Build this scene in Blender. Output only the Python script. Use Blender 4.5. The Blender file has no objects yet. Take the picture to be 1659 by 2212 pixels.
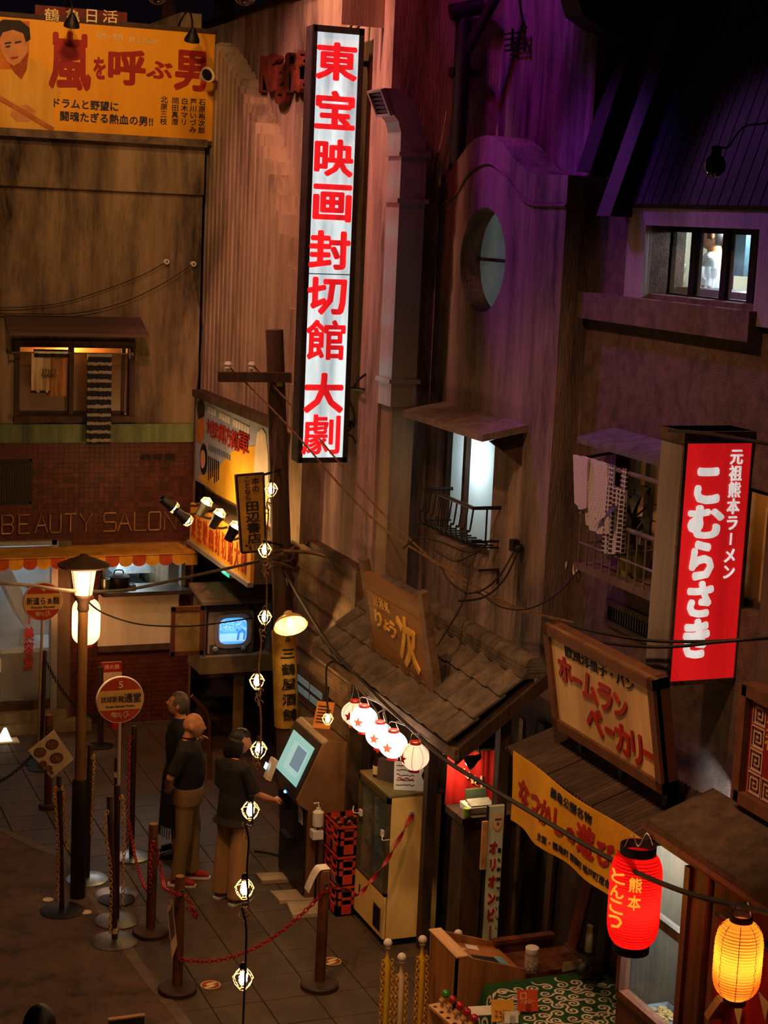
import bpy, bmesh, math, random
from mathutils import Vector, Matrix, geometry
random.seed(11)
scene = bpy.context.scene
col = scene.collection
V = Vector
# ---------------------------------------------------------------- camera
W_PX, H_PX = 1659, 2212
FPX, PITCH, ROLL, YAW, CAMH = 3700.0, 0.1686, 0.0442, 0.38115, 6.3
CAM = V((0, 0, CAMH))
FW = V((math.sin(YAW)*math.cos(PITCH), math.cos(YAW)*math.cos(PITCH), -math.sin(PITCH)))
R0 = V((math.cos(YAW), -math.sin(YAW), 0)); U0 = R0.cross(FW)
RT = R0*math.cos(ROLL) + U0*math.sin(ROLL); UP = U0*math.cos(ROLL) - R0*math.sin(ROLL)
cd = bpy.data.cameras.new('camera'); cam = bpy.data.objects.new('camera', cd); col.objects.link(cam)
cam.matrix_world = Matrix(((RT.x, UP.x, -FW.x, CAM.x), (RT.y, UP.y, -FW.y, CAM.y), (RT.z, UP.z, -FW.z, CAM.z), (0, 0, 0, 1)))
cd.sensor_fit = 'HORIZONTAL'; cd.sensor_width = 36.0; cd.lens = FPX*36.0/W_PX
cd.clip_start = .1; cd.clip_end = 200
scene.camera = cam
def ray(px, py): return FW*FPX + RT*(px-W_PX/2) - UP*(py-H_PX/2)
def PA(px, py, ax, val):
    d = ray(px, py); return CAM + d*((val-CAM[ax])/d[ax])
def PX(px, py, X): return PA(px, py, 0, X)
def PY(px, py, Y): return PA(px, py, 1, Y)
def PZ(px, py, z=0.0): return PA(px, py, 2, z)

# ---------------------------------------------------------------- view, world, lights
vs = scene.view_settings
vs.view_transform = 'Standard'; vs.look = 'None'; vs.gamma = 1.0; vs.use_curve_mapping = False
vs.exposure = 1.0
wd = bpy.data.worlds.new('night'); scene.world = wd; wd.use_nodes = True
wd.node_tree.nodes['Background'].inputs[0].default_value = (.005, .003, .005, 1)
wd.node_tree.nodes['Background'].inputs[1].default_value = .25
def spot(name, loc, target, color, power, size=60, blend=.6, radius=.15):
    l = bpy.data.lights.new(name, 'SPOT'); l.energy = power; l.color = color
    l.spot_size = math.radians(size); l.spot_blend = blend; l.shadow_soft_size = radius
    o = bpy.data.objects.new(name, l); col.objects.link(o); o.location = loc
    o.rotation_euler = (V(target)-V(loc)).to_track_quat('-Z', 'Y').to_euler(); return o
def point(name, loc, color, power, radius=.05):
    l = bpy.data.lights.new(name, 'POINT'); l.energy = power; l.color = color; l.shadow_soft_size = radius
    o = bpy.data.objects.new(name, l); col.objects.link(o); o.location = loc; return o
AMBER = (1, .52, .18); WARM = (1, .60, .27); COOL = (.75, .92, 1)
# coloured stage washes hung from the hall ceiling, with some added warm fill
spot('ceiling_spot_pink', (3.2, 15.0, 10.2), (6.0, 16.8, 6.4), (1, .40, .28), 620, 62)
spot('ceiling_spot_amber', (4.6, 16.8, 10.4), (6.0, 16.6, 7.8), (1, .50, .18), 170, 50)
spot('ceiling_spot_red', (3.6, 13.2, 9.9), (6.6, 15.0, 7.6), (1, .05, .12), 60, 46)
spot('ceiling_spot_violet', (3.9, 15.1, 9.9), (6.6, 12.65, 6.1), (.62, .08, .90), 330, 34)
spot('ceiling_spot_blue', (4.6, 13.4, 9.4), (6.8, 11.7, 6.3), (.10, .05, 1), 60, 26)
spot('ceiling_spot_purple', (4.6, 11.8, 8.8), (6.8, 9.9, 6.3), (.62, .18, .85), 150, 32)
spot('ceiling_spot_wall', (2.6, 13.0, 9.8), (3.6, 20.2, 5.6), (1, .54, .25), 330, 62)
spot('ceiling_spot_billboard', (3.4, 16.6, 9.6), (4.2, 20.1, 7.8), (1, .55, .18), 150, 50)
spot('fill_spot_street', (2.0, 9.6, 9.2), (6.0, 11.4, 2.6), (1, .48, .22), 480, 58)  # added warm fill, stands in for bulb and lantern light on the shops
spot('fill_spot_stall', (3.4, 7.6, 7.6), (5.6, 10.6, 1.2), (1, .56, .26), 250, 46)  # added warm fill that brightens the stall and its signs
spot('ceiling_spot_magenta', (4.2, 13.4, 10.3), (7.0, 14.3, 8.1), (.58, .05, .85), 150, 30)
spot('fill_spot_floor', (2.8, 11.0, 9.6), (3.4, 15.2, 0), (1, .46, .17), 270, 64)  # added warm fill for the paving under the bulb string

# ---------------------------------------------------------------- materials
def C(h, k=1.0):
    h = h.lstrip('#'); r = []
    for i in (0, 2, 4):
        c = int(h[i:i+2], 16)/255
        r.append((c/12.92 if c <= .04045 else ((c+.055)/1.055)**2.4)*k)
    return (*r, 1)
MATS = {}
def mat(name, c1, c2=None, scale=3.0, rough=.7, kind='noise', bump=.15, bscale=40, metal=0, contrast=.5, spec=.3, dirt=None, dirt_amt=.5):
    """procedural surface: two tones mixed by noise (streak = stretched downwards), fine bump, optional dark dirt"""
    if name in MATS: return MATS[name]
    m = bpy.data.materials.new(name); m.use_nodes = True; nt = m.node_tree; N = nt.nodes; L = nt.links
    bs = N['Principled BSDF']; bs.inputs['Roughness'].default_value = rough; bs.inputs['Metallic'].default_value = metal
    bs.inputs['Specular IOR Level'].default_value = spec
    tc = N.new('ShaderNodeNewGeometry')
    mp = N.new('ShaderNodeMapping'); L.new(tc.outputs['Position'], mp.inputs[0])
    mp.inputs['Scale'].default_value = {'streak': (1, 1, .10), 'grain_z': (1, 1, .06), 'grain_y': (1, .07, 1), 'grain_x': (.07, 1, 1)}.get(kind, (1, 1, 1))
    nz = N.new('ShaderNodeTexNoise'); L.new(mp.outputs[0], nz.inputs[0]); nz.inputs['Scale'].default_value = scale; nz.inputs['Detail'].default_value = 6; nz.inputs['Roughness'].default_value = .65
    rp = N.new('ShaderNodeValToRGB'); L.new(nz.outputs[0], rp.inputs[0])
    rp.color_ramp.elements[0].position = .5-contrast*.35; rp.color_ramp.elements[1].position = .5+contrast*.35
    rp.color_ramp.elements[0].color = c2 or tuple(x*.7 for x in c1[:3])+(1,); rp.color_ramp.elements[1].color = c1
    out = rp.outputs[0]
    if dirt:
        n2 = N.new('ShaderNodeTexNoise'); mp2 = N.new('ShaderNodeMapping'); L.new(tc.outputs['Position'], mp2.inputs[0])
        mp2.inputs['Scale'].default_value = (1, 1, .22) if kind == 'streak' else (1, 1, 1)
        L.new(mp2.outputs[0], n2.inputs[0]); n2.inputs['Scale'].default_value = scale*.55; n2.inputs['Detail'].default_value = 8; n2.inputs['Roughness'].default_value = .7
        r2 = N.new('ShaderNodeValToRGB'); L.new(n2.outputs[0], r2.inputs[0]); r2.color_ramp.elements[0].position = .48; r2.color_ramp.elements[1].position = .66
        r2.color_ramp.elements[0].color = (0, 0, 0, 1); r2.color_ramp.elements[1].color = (dirt_amt,)*3+(1,)
        mx = N.new('ShaderNodeMix'); mx.data_type = 'RGBA'; L.new(r2.outputs[0], mx.inputs['Factor']); L.new(out, mx.inputs['A']); mx.inputs['B'].default_value = dirt
        out = mx.outputs['Result']
    L.new(out, bs.inputs['Base Color'])
    if bump:
        bn = N.new('ShaderNodeTexNoise'); L.new(mp.outputs[0], bn.inputs[0]); bn.inputs['Scale'].default_value = bscale; bn.inputs['Detail'].default_value = 4
        bp = N.new('ShaderNodeBump'); bp.inputs['Strength'].default_value = bump; bp.inputs['Distance'].default_value = .02
        L.new(bn.outputs[0], bp.inputs['Height']); L.new(bp.outputs[0], bs.inputs['Normal'])
    MATS[name] = m; return m
def emit(name, c, s, c2=None, scale=3):
    if name in MATS: return MATS[name]
    m = bpy.data.materials.new(name); m.use_nodes = True; nt = m.node_tree; N = nt.nodes; L = nt.links
    bs = N['Principled BSDF']; bs.inputs['Base Color'].default_value = tuple(x*.5 for x in c[:3])+(1,); bs.inputs['Roughness'].default_value = .5
    bs.inputs['Emission Color'].default_value = c; bs.inputs['Emission Strength'].default_value = s
    if c2:
        tc = N.new('ShaderNodeNewGeometry'); mp = N.new('ShaderNodeMapping'); L.new(tc.outputs['Position'], mp.inputs[0]); mp.inputs['Scale'].default_value = (1, 1, .12)
        nz = N.new('ShaderNodeTexNoise'); L.new(mp.outputs[0], nz.inputs[0]); nz.inputs['Scale'].default_value = scale; nz.inputs['Detail'].default_value = 6
        rp = N.new('ShaderNodeValToRGB'); L.new(nz.outputs[0], rp.inputs[0]); rp.color_ramp.elements[0].position = .3; rp.color_ramp.elements[1].position = .62
        rp.color_ramp.elements[0].color = c2; rp.color_ramp.elements[1].color = c; L.new(rp.outputs[0], bs.inputs['Emission Color'])
    MATS[name] = m; return m
def glass(name, tint=(.8, .9, .92, 1), alpha=.25, rough=.05):
    if name in MATS: return MATS[name]
    m = bpy.data.materials.new(name); m.use_nodes = True; N = m.node_tree.nodes; L = m.node_tree.links
    bs = N['Principled BSDF']; bs.inputs['Base Color'].default_value = tint; bs.inputs['Roughness'].default_value = rough; bs.inputs['Specular IOR Level'].default_value = .6
    tr = N.new('ShaderNodeBsdfTransparent'); mx = N.new('ShaderNodeMixShader'); mx.inputs[0].default_value = alpha
    L.new(tr.outputs[0], mx.inputs[1]); L.new(bs.outputs[0], mx.inputs[2]); L.new(mx.outputs[0], N['Material Output'].inputs[0])
    MATS[name] = m; return m
def paper(name, c, e=.0, ec=None, tl=.75):
    """thin lantern paper: lets the lamp inside shine through"""
    if name in MATS: return MATS[name]
    m = bpy.data.materials.new(name); m.use_nodes = True; N = m.node_tree.nodes; L = m.node_tree.links; N.remove(N['Principled BSDF'])
    a = N.new('ShaderNodeBsdfTranslucent'); a.inputs[0].default_value = c
    b = N.new('ShaderNodeBsdfDiffuse'); b.inputs[0].default_value = c
    mx = N.new('ShaderNodeMixShader'); mx.inputs[0].default_value = tl; L.new(b.outputs[0], mx.inputs[1]); L.new(a.outputs[0], mx.inputs[2]); out = mx.outputs[0]
    if e:
        em = N.new('ShaderNodeEmission'); em.inputs[0].default_value = ec or c; em.inputs[1].default_value = e
        ad = N.new('ShaderNodeAddShader'); L.new(out, ad.inputs[0]); L.new(em.outputs[0], ad.inputs[1]); out = ad.outputs[0]
    L.new(out, N['Material Output'].inputs[0]); MATS[name] = m; return m

# ---------------------------------------------------------------- mesh building
class B:
    def __init__(s): s.v = []; s.f = []
    def add(s, vs_, fs):
        n = len(s.v); s.v += [V(p) for p in vs_]; s.f += [tuple(i+n for i in f) for f in fs]; return s
    def obox(s, o, u, v, w):
        o, u, v, w = V(o), V(u), V(v), V(w)
        return s.add([o, o+u, o+u+v, o+v, o+w, o+u+w, o+u+v+w, o+v+w], [(0, 3, 2, 1), (4, 5, 6, 7), (0, 1, 5, 4), (1, 2, 6, 5), (2, 3, 7, 6), (3, 0, 4, 7)])
    def box(s, x0, x1, y0, y1, z0, z1): return s.obox((x0, y0, z0), (x1-x0, 0, 0), (0, y1-y0, 0), (0, 0, z1-z0))
    def cbox(s, c, sx, sy, sz, rz=0, M=None):
        M = M or Matrix.Rotation(rz, 3, 'Z'); u, v, w = M @ V((sx, 0, 0)), M @ V((0, sy, 0)), M @ V((0, 0, sz))
        return s.obox(V(c)-(u+v+w)/2, u, v, w)
    def rings(s, rings, caps=True, closed=True):
        n = len(rings[0]); vs_ = [p for r in rings for p in r]; fs = []
        for i in range(len(rings)-1):
            for j in range(n if closed else n-1):
                k = (j+1) % n; fs.append((i*n+j, i*n+k, (i+1)*n+k, (i+1)*n+j))
        if caps and closed: fs += [tuple(range(n-1, -1, -1)), tuple((len(rings)-1)*n+j for j in range(n))]
        return s.add(vs_, fs)
    def tube(s, pts, r, n=6, caps=True, ry=None):
        pts = [V(p) for p in pts]; out = []; up = None
        for i, p in enumerate(pts):
            t = (pts[min(i+1, len(pts)-1)]-pts[max(i-1, 0)]); t = t.normalized() if t.length > 1e-9 else V((0, 0, 1))
            if up is None: up = V((0, 0, 1)) if abs(t.z) < .9 else V((0, 1, 0))
            a = t.cross(up).normalized(); b = a.cross(t).normalized(); up = b
            rr = r[i] if isinstance(r, (list, tuple)) else r
            rx, ryy = rr if isinstance(rr, (list, tuple)) else (rr, ry or rr)
            out.append([p + a*(math.cos(q*2*math.pi/n)*rx) + b*(math.sin(q*2*math.pi/n)*ryy) for q in range(n)])
        return s.rings(out, caps)
    def cyl(s, p0, p1, r0, r1=None, n=14): return s.tube([p0, p1], [r0, r0 if r1 is None else r1], n)
    def lathe(s, prof, c, n=20, M=None, caps=True):
        M = M or Matrix.Identity(3); c = V(c)
        return s.rings([[c + M @ V((r*math.cos(2*math.pi*j/n), r*math.sin(2*math.pi*j/n), z)) for j in range(n)] for r, z in prof], caps)
    def ball(s, c, r, n=12, m=8, M=None):
        rx, ry, rz = r if isinstance(r, (tuple, list)) else (r, r, r); M = M or Matrix.Identity(3); c = V(c)
        return s.rings([[c + M @ V((rx*math.sin(a)*math.cos(2*math.pi*j/n), ry*math.sin(a)*math.sin(2*math.pi*j/n), -rz*math.cos(a))) for j in range(n)]
                        for a in [math.pi*(.02+.96*i/m) for i in range(m+1)]])
    def plate(s, outer, th, holes=()):
        loops = [[V(p) for p in outer]] + [[V(p) for p in h] for h in holes]; th = V(th)
        tri = geometry.tessellate_polygon(loops); flat = [p for l in loops for p in l]; n = len(flat)
        fs = [tuple(t) for t in tri] + [tuple(i+n for i in reversed(t)) for t in tri]; k = 0
        for l in loops:
            m = len(l); fs += [(k+i, k+(i+1) % m, n+k+(i+1) % m, n+k+i) for i in range(m)]; k += m
        return s.add(flat+[p+th for p in flat], fs)
    def grid(s, fn, nu, nv, th=None):
        P = [[V(fn(i/nu, j/nv)) for j in range(nv+1)] for i in range(nu+1)]; vs_ = [p for r in P for p in r]; w = nv+1
        s.add(vs_, [(i*w+j, (i+1)*w+j, (i+1)*w+j+1, i*w+j+1) for i in range(nu) for j in range(nv)])
        if th:
            th = V(th); n = len(vs_); b = len(s.v)-n
            s.v += [p+th for p in vs_]; s.f += [(b+n+i*w+j+1, b+n+(i+1)*w+j+1, b+n+(i+1)*w+j, b+n+i*w+j) for i in range(nu) for j in range(nv)]
            rim = [(i, 0) for i in range(nu)] + [(nu, j) for j in range(nv)] + [(i, nv) for i in range(nu, 0, -1)] + [(0, j) for j in range(nv, 0, -1)]
            ids = [b+i*w+j for i, j in rim]; m = len(ids)
            s.f += [(ids[q], ids[(q+1) % m], ids[(q+1) % m]+n, ids[q]+n) for q in range(m)]
        return s
    def chain(s, pts, link=.05, wire=.007, wid=.03):
        pts = [V(p) for p in pts]; L_ = [0]
        for a, b in zip(pts, pts[1:]): L_.append(L_[-1]+(b-a).length)
        def at(d):
            for i in range(len(pts)-1):
                if d <= L_[i+1]: return pts[i].lerp(pts[i+1], (d-L_[i])/max(1e-9, L_[i+1]-L_[i]))
            return pts[-1]
        n = max(1, int(L_[-1]/(link*.74)))
        for k in range(n):
            a = at(L_[-1]*k/n); b = at(L_[-1]*(k+1)/n); t = (b-a).normalized(); c = (a+b)/2
            u = V((0, 0, 1)) if abs(t.z) < .9 else V((0, 1, 0)); x = t.cross(u).normalized(); y = x.cross(t).normalized()
            w = (x+y).normalized() if k % 2 else (x-y).normalized(); q = t.cross(w).normalized(); R_ = []
            for j in range(8):
                g = 2*math.pi*j/8; d1 = t*math.cos(g)*link/2 + w*math.sin(g)*wid/2; o = d1.normalized()
                R_.append([c+d1+(o*math.cos(e)+q*math.sin(e))*wire for e in (0, math.pi/2, math.pi, 3*math.pi/2)])
            s.rings(R_+[R_[0]], caps=False)
        return s
def sag(a, b, d, n=14):
    a, b = V(a), V(b); return [a.lerp(b, i/n) - V((0, 0, d*4*(i/n)*(1-i/n))) for i in range(n+1)]
def smoothline(pts, n=6):
    pts = [V(p) for p in pts]; out = []
    for i in range(len(pts)-1):
        p0, p1, p2, p3 = pts[max(i-1, 0)], pts[i], pts[i+1], pts[min(i+2, len(pts)-1)]
        for k in range(n):
            t = k/n; out.append(.5*((2*p1)+(p2-p0)*t+(2*p0-5*p1+4*p2-p3)*t*t+(3*p1-p0-3*p2+p3)*t**3))
    return out+[pts[-1]]

def tag(o, label=None, cat=None, group=None, kind=None):
    if label: o['label'] = label
    if cat: o['category'] = cat
    if group: o['group'] = group
    if kind: o['kind'] = kind
    return o
def thing(name, label, cat, loc, group=None):
    o = bpy.data.objects.new(name, None); col.objects.link(o); o.location = loc; o.empty_display_size = .1
    return tag(o, label, cat, group)
def wloc(o):
    p = V(o.location)
    return p
ORG = {}
def link(o, parent, org):
    col.objects.link(o); o.location = org; ORG[o.name] = V(org)
    if parent:
        o.parent = parent; po = ORG.get(parent.name, V(parent.location)); o.matrix_parent_inverse = Matrix.Translation(-po)
    return o
def mesh_obj(name, me, m, parent=None, smooth=False, sharp=40):
    me.materials.clear(); me.materials.append(m)
    if smooth:
        me.polygons.foreach_set('use_smooth', [True]*len(me.polygons)); me.set_sharp_from_angle(angle=math.radians(sharp))
    vs_ = me.vertices
    if len(vs_):
        lo = [min(p.co[i] for p in vs_) for i in range(3)]; hi = [max(p.co[i] for p in vs_) for i in range(3)]
        org = V(((lo[0]+hi[0])/2, (lo[1]+hi[1])/2, lo[2])); me.transform(Matrix.Translation(-org))
    else: org = V()
    return link(bpy.data.objects.new(name, me), parent, org)
def build(name, b, m, parent=None, smooth=False, bevel=0, recalc=True):
    me = bpy.data.meshes.new(name); me.from_pydata([tuple(p) for p in b.v], [], b.f); me.validate()
    if recalc or bevel:
        bm = bmesh.new(); bm.from_mesh(me); bmesh.ops.recalc_face_normals(bm, faces=bm.faces)
        if bevel:
            es = [e for e in bm.edges if len(e.link_faces) == 2 and e.calc_face_angle(0) > .6]
            bmesh.ops.bevel(bm, geom=es, offset=bevel, segments=2, affect='EDGES', profile=.5, clamp_overlap=True)
        bm.to_mesh(me); bm.free()
    return mesh_obj(name, me, m, parent, smooth)
def solo(name, b, m, label, cat, group=None, smooth=False, bevel=0):
    return tag(build(name, b, m, None, smooth, bevel), label, cat, group)
def struct(name, b, m, label=None, parent=None, smooth=False):
    o = build(name, b, m, parent, smooth); tag(o, label, None, None, 'structure'); return o

# ---------------------------------------------------------------- lettering
YX, YU = V((1, 0, 0)), V((0, 0, 1))      # faces looking at -Y
XX = V((0, -1, 0))                        # faces looking at -X
_tc = {}
def glyph(s, bold=0.0, res=2):
    k = (s, round(bold, 4))
    if k in _tc: return _tc[k]
    if bold:   # heavier weight: the glyph swept round a small circle
        v0, f0 = glyph(s); n = 8 if bold > .015 else 4; vs_, fs = [], []
        for j in range(n):
            a = 2*math.pi*(j+.5)/n; o = len(vs_); d = V((math.cos(a)*bold, math.sin(a)*bold, j*.05))
            vs_ += [p+d for p in v0]; fs += [tuple(i+o for i in f) for f in f0]
        _tc[k] = (vs_, fs); return _tc[k]
    c = bpy.data.curves.new('t', 'FONT'); c.body = s; c.resolution_u = res; c.extrude = .5
    o = bpy.data.objects.new('t', c); col.objects.link(o); bpy.context.view_layer.update()
    me = bpy.data.meshes.new_from_object(o.evaluated_get(bpy.context.evaluated_depsgraph_get()))
    vs_ = [v.co.copy() for v in me.vertices]; fs = [tuple(p.vertices) for p in me.polygons]
    bpy.data.objects.remove(o); bpy.data.curves.remove(c); bpy.data.meshes.remove(me)
    _tc[k] = (vs_, fs); return _tc[k]
def put_text(b, s, c, w, h, ux, uy, bold=0.0, depth=.008, em=False, rot=0.0, warp=None):
    vs_, fs = glyph(s, bold)
    if not vs_: return b
    x0, x1 = min(p.x for p in vs_), max(p.x for p in vs_); y0, y1 = min(p.y for p in vs_), max(p.y for p in vs_)
    n = ux.cross(uy); out = []; cr, sr = math.cos(rot), math.sin(rot)
    for p in vs_:
        if em: a, q = (p.x-.5)*w, (p.y-.38)*h
        else: a, q = ((p.x-x0)/max(1e-6, x1-x0)-.5)*w, ((p.y-y0)/max(1e-6, y1-y0)-.5)*h
        a, q = a*cr-q*sr, a*sr+q*cr
        pt = V(c)+ux*a+uy*q+n*(depth*(p.z+.5))
        out.append(warp(pt) if warp else pt)
    return b.add(out, fs)
def text(s, c, w, h, ux, uy, m, parent, bold=0.0, depth=.008, name='lettering', rot=0.0):
    return build(name, put_text(B(), s, c, w, h, ux, uy, bold, depth, rot=rot), m, parent, recalc=False)
def rectX(X, tl, br):
    a, b = PX(*tl, X), PX(*br, X); return (a+b)/2, a.y-b.y, a.z-b.z
def rectY(Y, tl, br):
    a, b = PY(*tl, Y), PY(*br, Y); return (a+b)/2, b.x-a.x, a.z-b.z
def textX(s, X, tl, br, m, parent, bold=0, depth=.008, **k):
    c, w, h = rectX(X, tl, br); return text(s, c, w, h, XX, YU, m, parent, bold, depth, **k)
def textY(s, Y, tl, br, m, parent, bold=0, depth=.008, **k):
    c, w, h = rectY(Y, tl, br); return text(s, c, w, h, YX, YU, m, parent, bold, depth, **k)
def vtext(s, top, bot, cw, ux, m, parent, bold=0, depth=.008, ch=None, name='lettering', uy=YU, one=True):
    """column of characters between two 3-D points"""
    top, bot = V(top), V(bot); n = len(s); st = (bot-top)/n; b = B()
    for i, c in enumerate(s):
        p = top+st*(i+.5)
        if c == ' ': continue
        if c in 'ー―|': b.obox(p-ux*cw*.06-uy*st.length*.36, ux*cw*.12, uy*st.length*.72, ux.cross(uy)*depth)
        else: put_text(b, c, p, cw, ch or st.length, ux, uy, bold, depth, em=True)
        if not one: build(name, b, m, parent, recalc=False); b = B()
    return build(name, b, m, parent, recalc=False) if one else None
# ================================================================ MATERIALS USED
plaster = mat('plaster_beige', C('#9c8264'), C('#5a4836'), 2.6, .9, 'streak', .5, 60, contrast=.55, dirt=C('#1d1511'), dirt_amt=.95)
plaster_pink = mat('plaster_rose', C('#b2958a'), C('#7a625c'), 3.4, .9, 'streak', .35, 60, contrast=.55, dirt=C('#2c2022'), dirt_amt=.85)
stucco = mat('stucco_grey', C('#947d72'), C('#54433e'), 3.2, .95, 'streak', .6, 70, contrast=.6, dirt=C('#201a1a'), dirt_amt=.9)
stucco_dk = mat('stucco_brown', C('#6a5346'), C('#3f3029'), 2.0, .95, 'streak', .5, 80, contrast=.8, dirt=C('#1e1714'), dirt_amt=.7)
stucco_rough = mat('stucco_pebble', C('#6f574c'), C('#40312c'), 9, .95, 'noise', .9, 120, contrast=.9, dirt=C('#221a18'), dirt_amt=.5)
wood_dk = mat('wood_dark', C('#4a3526'), C('#2a1c13'), 7, .75, 'grain_z', .3, 50)
wood_y = mat('wood_plank_grain', C('#7d6248'), C('#54402e'), 7, .8, 'grain_y', .35, 40, dirt=C('#33261b'), dirt_amt=.6)
wood_red = mat('wood_redbrown', C('#6b3a22'), C('#43210f'), 8, .6, 'grain_z', .25, 50)
wood_oak = mat('wood_oak', C('#a9713d'), C('#7f4f27'), 9, .45, 'grain_z', .12, 50)
wood_pale = mat('wood_pale', C('#c99a5c'), C('#a2743f'), 9, .55, 'grain_y', .1, 50)
green_stone = mat('green_glazed_stone', C('#6f7a45'), C('#3d4626'), 4, .5, 'streak', .2, 40, dirt=C('#23261a'), dirt_amt=.6)
metal_dk = mat('metal_dark', C('#241f1d'), C('#15110f'), 6, .5, metal=.4, bump=.1)
metal_rust = mat('metal_rusty', C('#5a4334'), C('#33241b'), 7, .7, metal=.3, bump=.2)
metal_grey = mat('metal_grey', C('#a7a3a0'), C('#86827e'), 3, .42, 'streak', .08, metal=.5)
black_m = mat('black_paint', C('#161210'), C('#0c0a09'), 5, .55, bump=.08)
rubber = mat('black_rubber', C('#1a1614'), C('#110e0d'), 5, .7, bump=.1)
steel = mat('brushed_steel', C('#9da3a6'), C('#70777c'), 8, .35, metal=.85, bump=.08)
white_p = mat('white_paint', C('#d9d2c6'), C('#b9b0a2'), 4, .6, bump=.05)
ivory = mat('ivory_paint', C('#d8c096'), C('#bfa276'), 4, .5, bump=.05)
cable_m = mat('cable_black', C('#2b211b'), C('#1a1411'), 9, .6, bump=0)
rope_m = mat('rope_tan', C('#7a5c3d'), C('#4d3824'), 20, .9, bump=0)
red_paint = mat('red_paint', C('#b4261a'), C('#8d1b12'), 4, .5, bump=.05)
tile_roof = mat('clay_roof_tile', C('#6b5d4e'), C('#41382f'), 8, .8, bump=.4, bscale=60, dirt=C('#241e18'), dirt_amt=.5)
corr_m = mat('corrugated_iron', C('#5b463a'), C('#33261f'), 5, .65, 'grain_x', .2, 40, metal=.3)
# ================================================================ FLOOR
YW, X1, X2, X3 = 20.2, 5.9, 6.42, 6.67
YT = 15.0      # near end of the theatre wall
YN = 12.4      # near end of the tower wall
slab_m = mat('paving_stone', C('#53412f'), C('#382b1f'), 3.5, .62, bump=.35, bscale=50, contrast=.8, dirt=C('#2a241e'), dirt_amt=.6, spec=.4)
joint_m = mat('paving_joint', C('#2f2820'), C('#231d17'), 8, .9)
asph_m = mat('asphalt_worn', C('#6b5041'), C('#463529'), 5, .75, bump=.6, bscale=70, contrast=.9, dirt=C('#1d1612'), dirt_amt=.8)
floor = struct('floor', B().box(-3, 8, 5, 24, -.12, -.012), joint_m, 'dark mortar bed under the street paving')
sl = bpy.data.meshes.new('paving_slab')
bm = bmesh.new(); bmesh.ops.create_cube(bm, size=1); bmesh.ops.scale(bm, vec=(.428, .428, .03), verts=bm.verts)
bmesh.ops.bevel(bm, geom=list(bm.edges), offset=.003, segments=1, affect='EDGES'); bm.to_mesh(sl); bm.free(); sl.materials.append(slab_m)
k = 0
for i in range(11):
    for j in range(26):
        x, y = 1.72+i*.435, 9.6+j*.435
        if x > 6.1 or y > 20.3: continue
        # leave the slabs out where the asphalt patch lies
        if x < 3.45 and y < 15.3 - (x-1.9)*.9: continue
        o = bpy.data.objects.new('paving_slab', sl); link(o, floor, (x, y, -.015+random.uniform(-.0015, .0015)))
        o.rotation_euler = (random.uniform(-.002, .002), random.uniform(-.002, .002), 0); k += 1
edge = [PZ(-260, 1690), PZ(0, 1793), PZ(70, 1825), PZ(151, 1863), PZ(210, 1950), PZ(275, 2050), PZ(322, 2117), PZ(400, 2212), PZ(560, 2420), V((2.6, 7, 0)), V((-2.5, 7, 0)), V((-2.5, 17, 0))]
struct('floor_asphalt', B().plate([V((p.x, p.y, -.02)) for p in edge], (0, 0, .024)), asph_m, 'worn brown asphalt patch meeting the paving slabs')
cb = B(); le = [V((p.x, p.y, 0)) for p in smoothline(edge[:9], 6)]
for a, b in zip(le, le[1:]):
    t = (b-a).normalized(); n = V((-t.y, t.x, 0))*.05; cb.obox(a-n-V((0, 0, .02)), n*2, b-a, (0, 0, .027))
struct('trim_kerb', cb, mat('kerb_stone', C('#6a5a49'), C('#4a3e33'), 6, .7, bump=.3), 'narrow kerb strip along the asphalt edge')

# ================================================================ LEFT BUILDING (beauty salon)
def holeY(Y, tl, br):
    a, b = PY(*tl, Y), PY(*br, Y); return a.x, b.x, b.z, a.z
wx0, wx1, wz0, wz1 = holeY(YW, (38, 745), (280, 903))
dx0, dx1, dz1 = 2.35, PY(120, 1300, YW).x, PY(60, 1168, YW).z
kx0, kx1, kz0, kz1 = holeY(YW, (222, 1180), (398, 1272))
XL, XR = -1.0, 5.58
zg0, zg1 = PY(200, 955, YW).z, PY(200, 915, YW).z
def rect(x0, x1, z0, z1, Y): return [V((x0, Y, z0)), V((x1, Y, z0)), V((x1, Y, z1)), V((x0, Y, z1))]
struct('wall_left_upper', B().plate(rect(XL, XR, zg1, 8.28, YW), (0, .25, 0), [rect(wx0, wx1, wz0, wz1, YW)]), plaster, 'streaked beige plaster upper wall of the salon building')
mortar = mat('tile_mortar', C('#7a5540'), C('#5f4130'), 12, .9)
wl = struct('wall_left', B().plate(rect(XL, XR, 0, zg0, YW), (0, .25, 0), [rect(dx0, dx1, .26, dz1, YW), rect(kx0, kx1, kz0, kz1, YW)]), mortar, 'wall clad in small dark red square tiles')
struct('trim_green_band', B().box(XL, XR, YW-.04, YW+.2, zg0, zg1), green_stone, 'mossy green glazed band above the red tiles')
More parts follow.
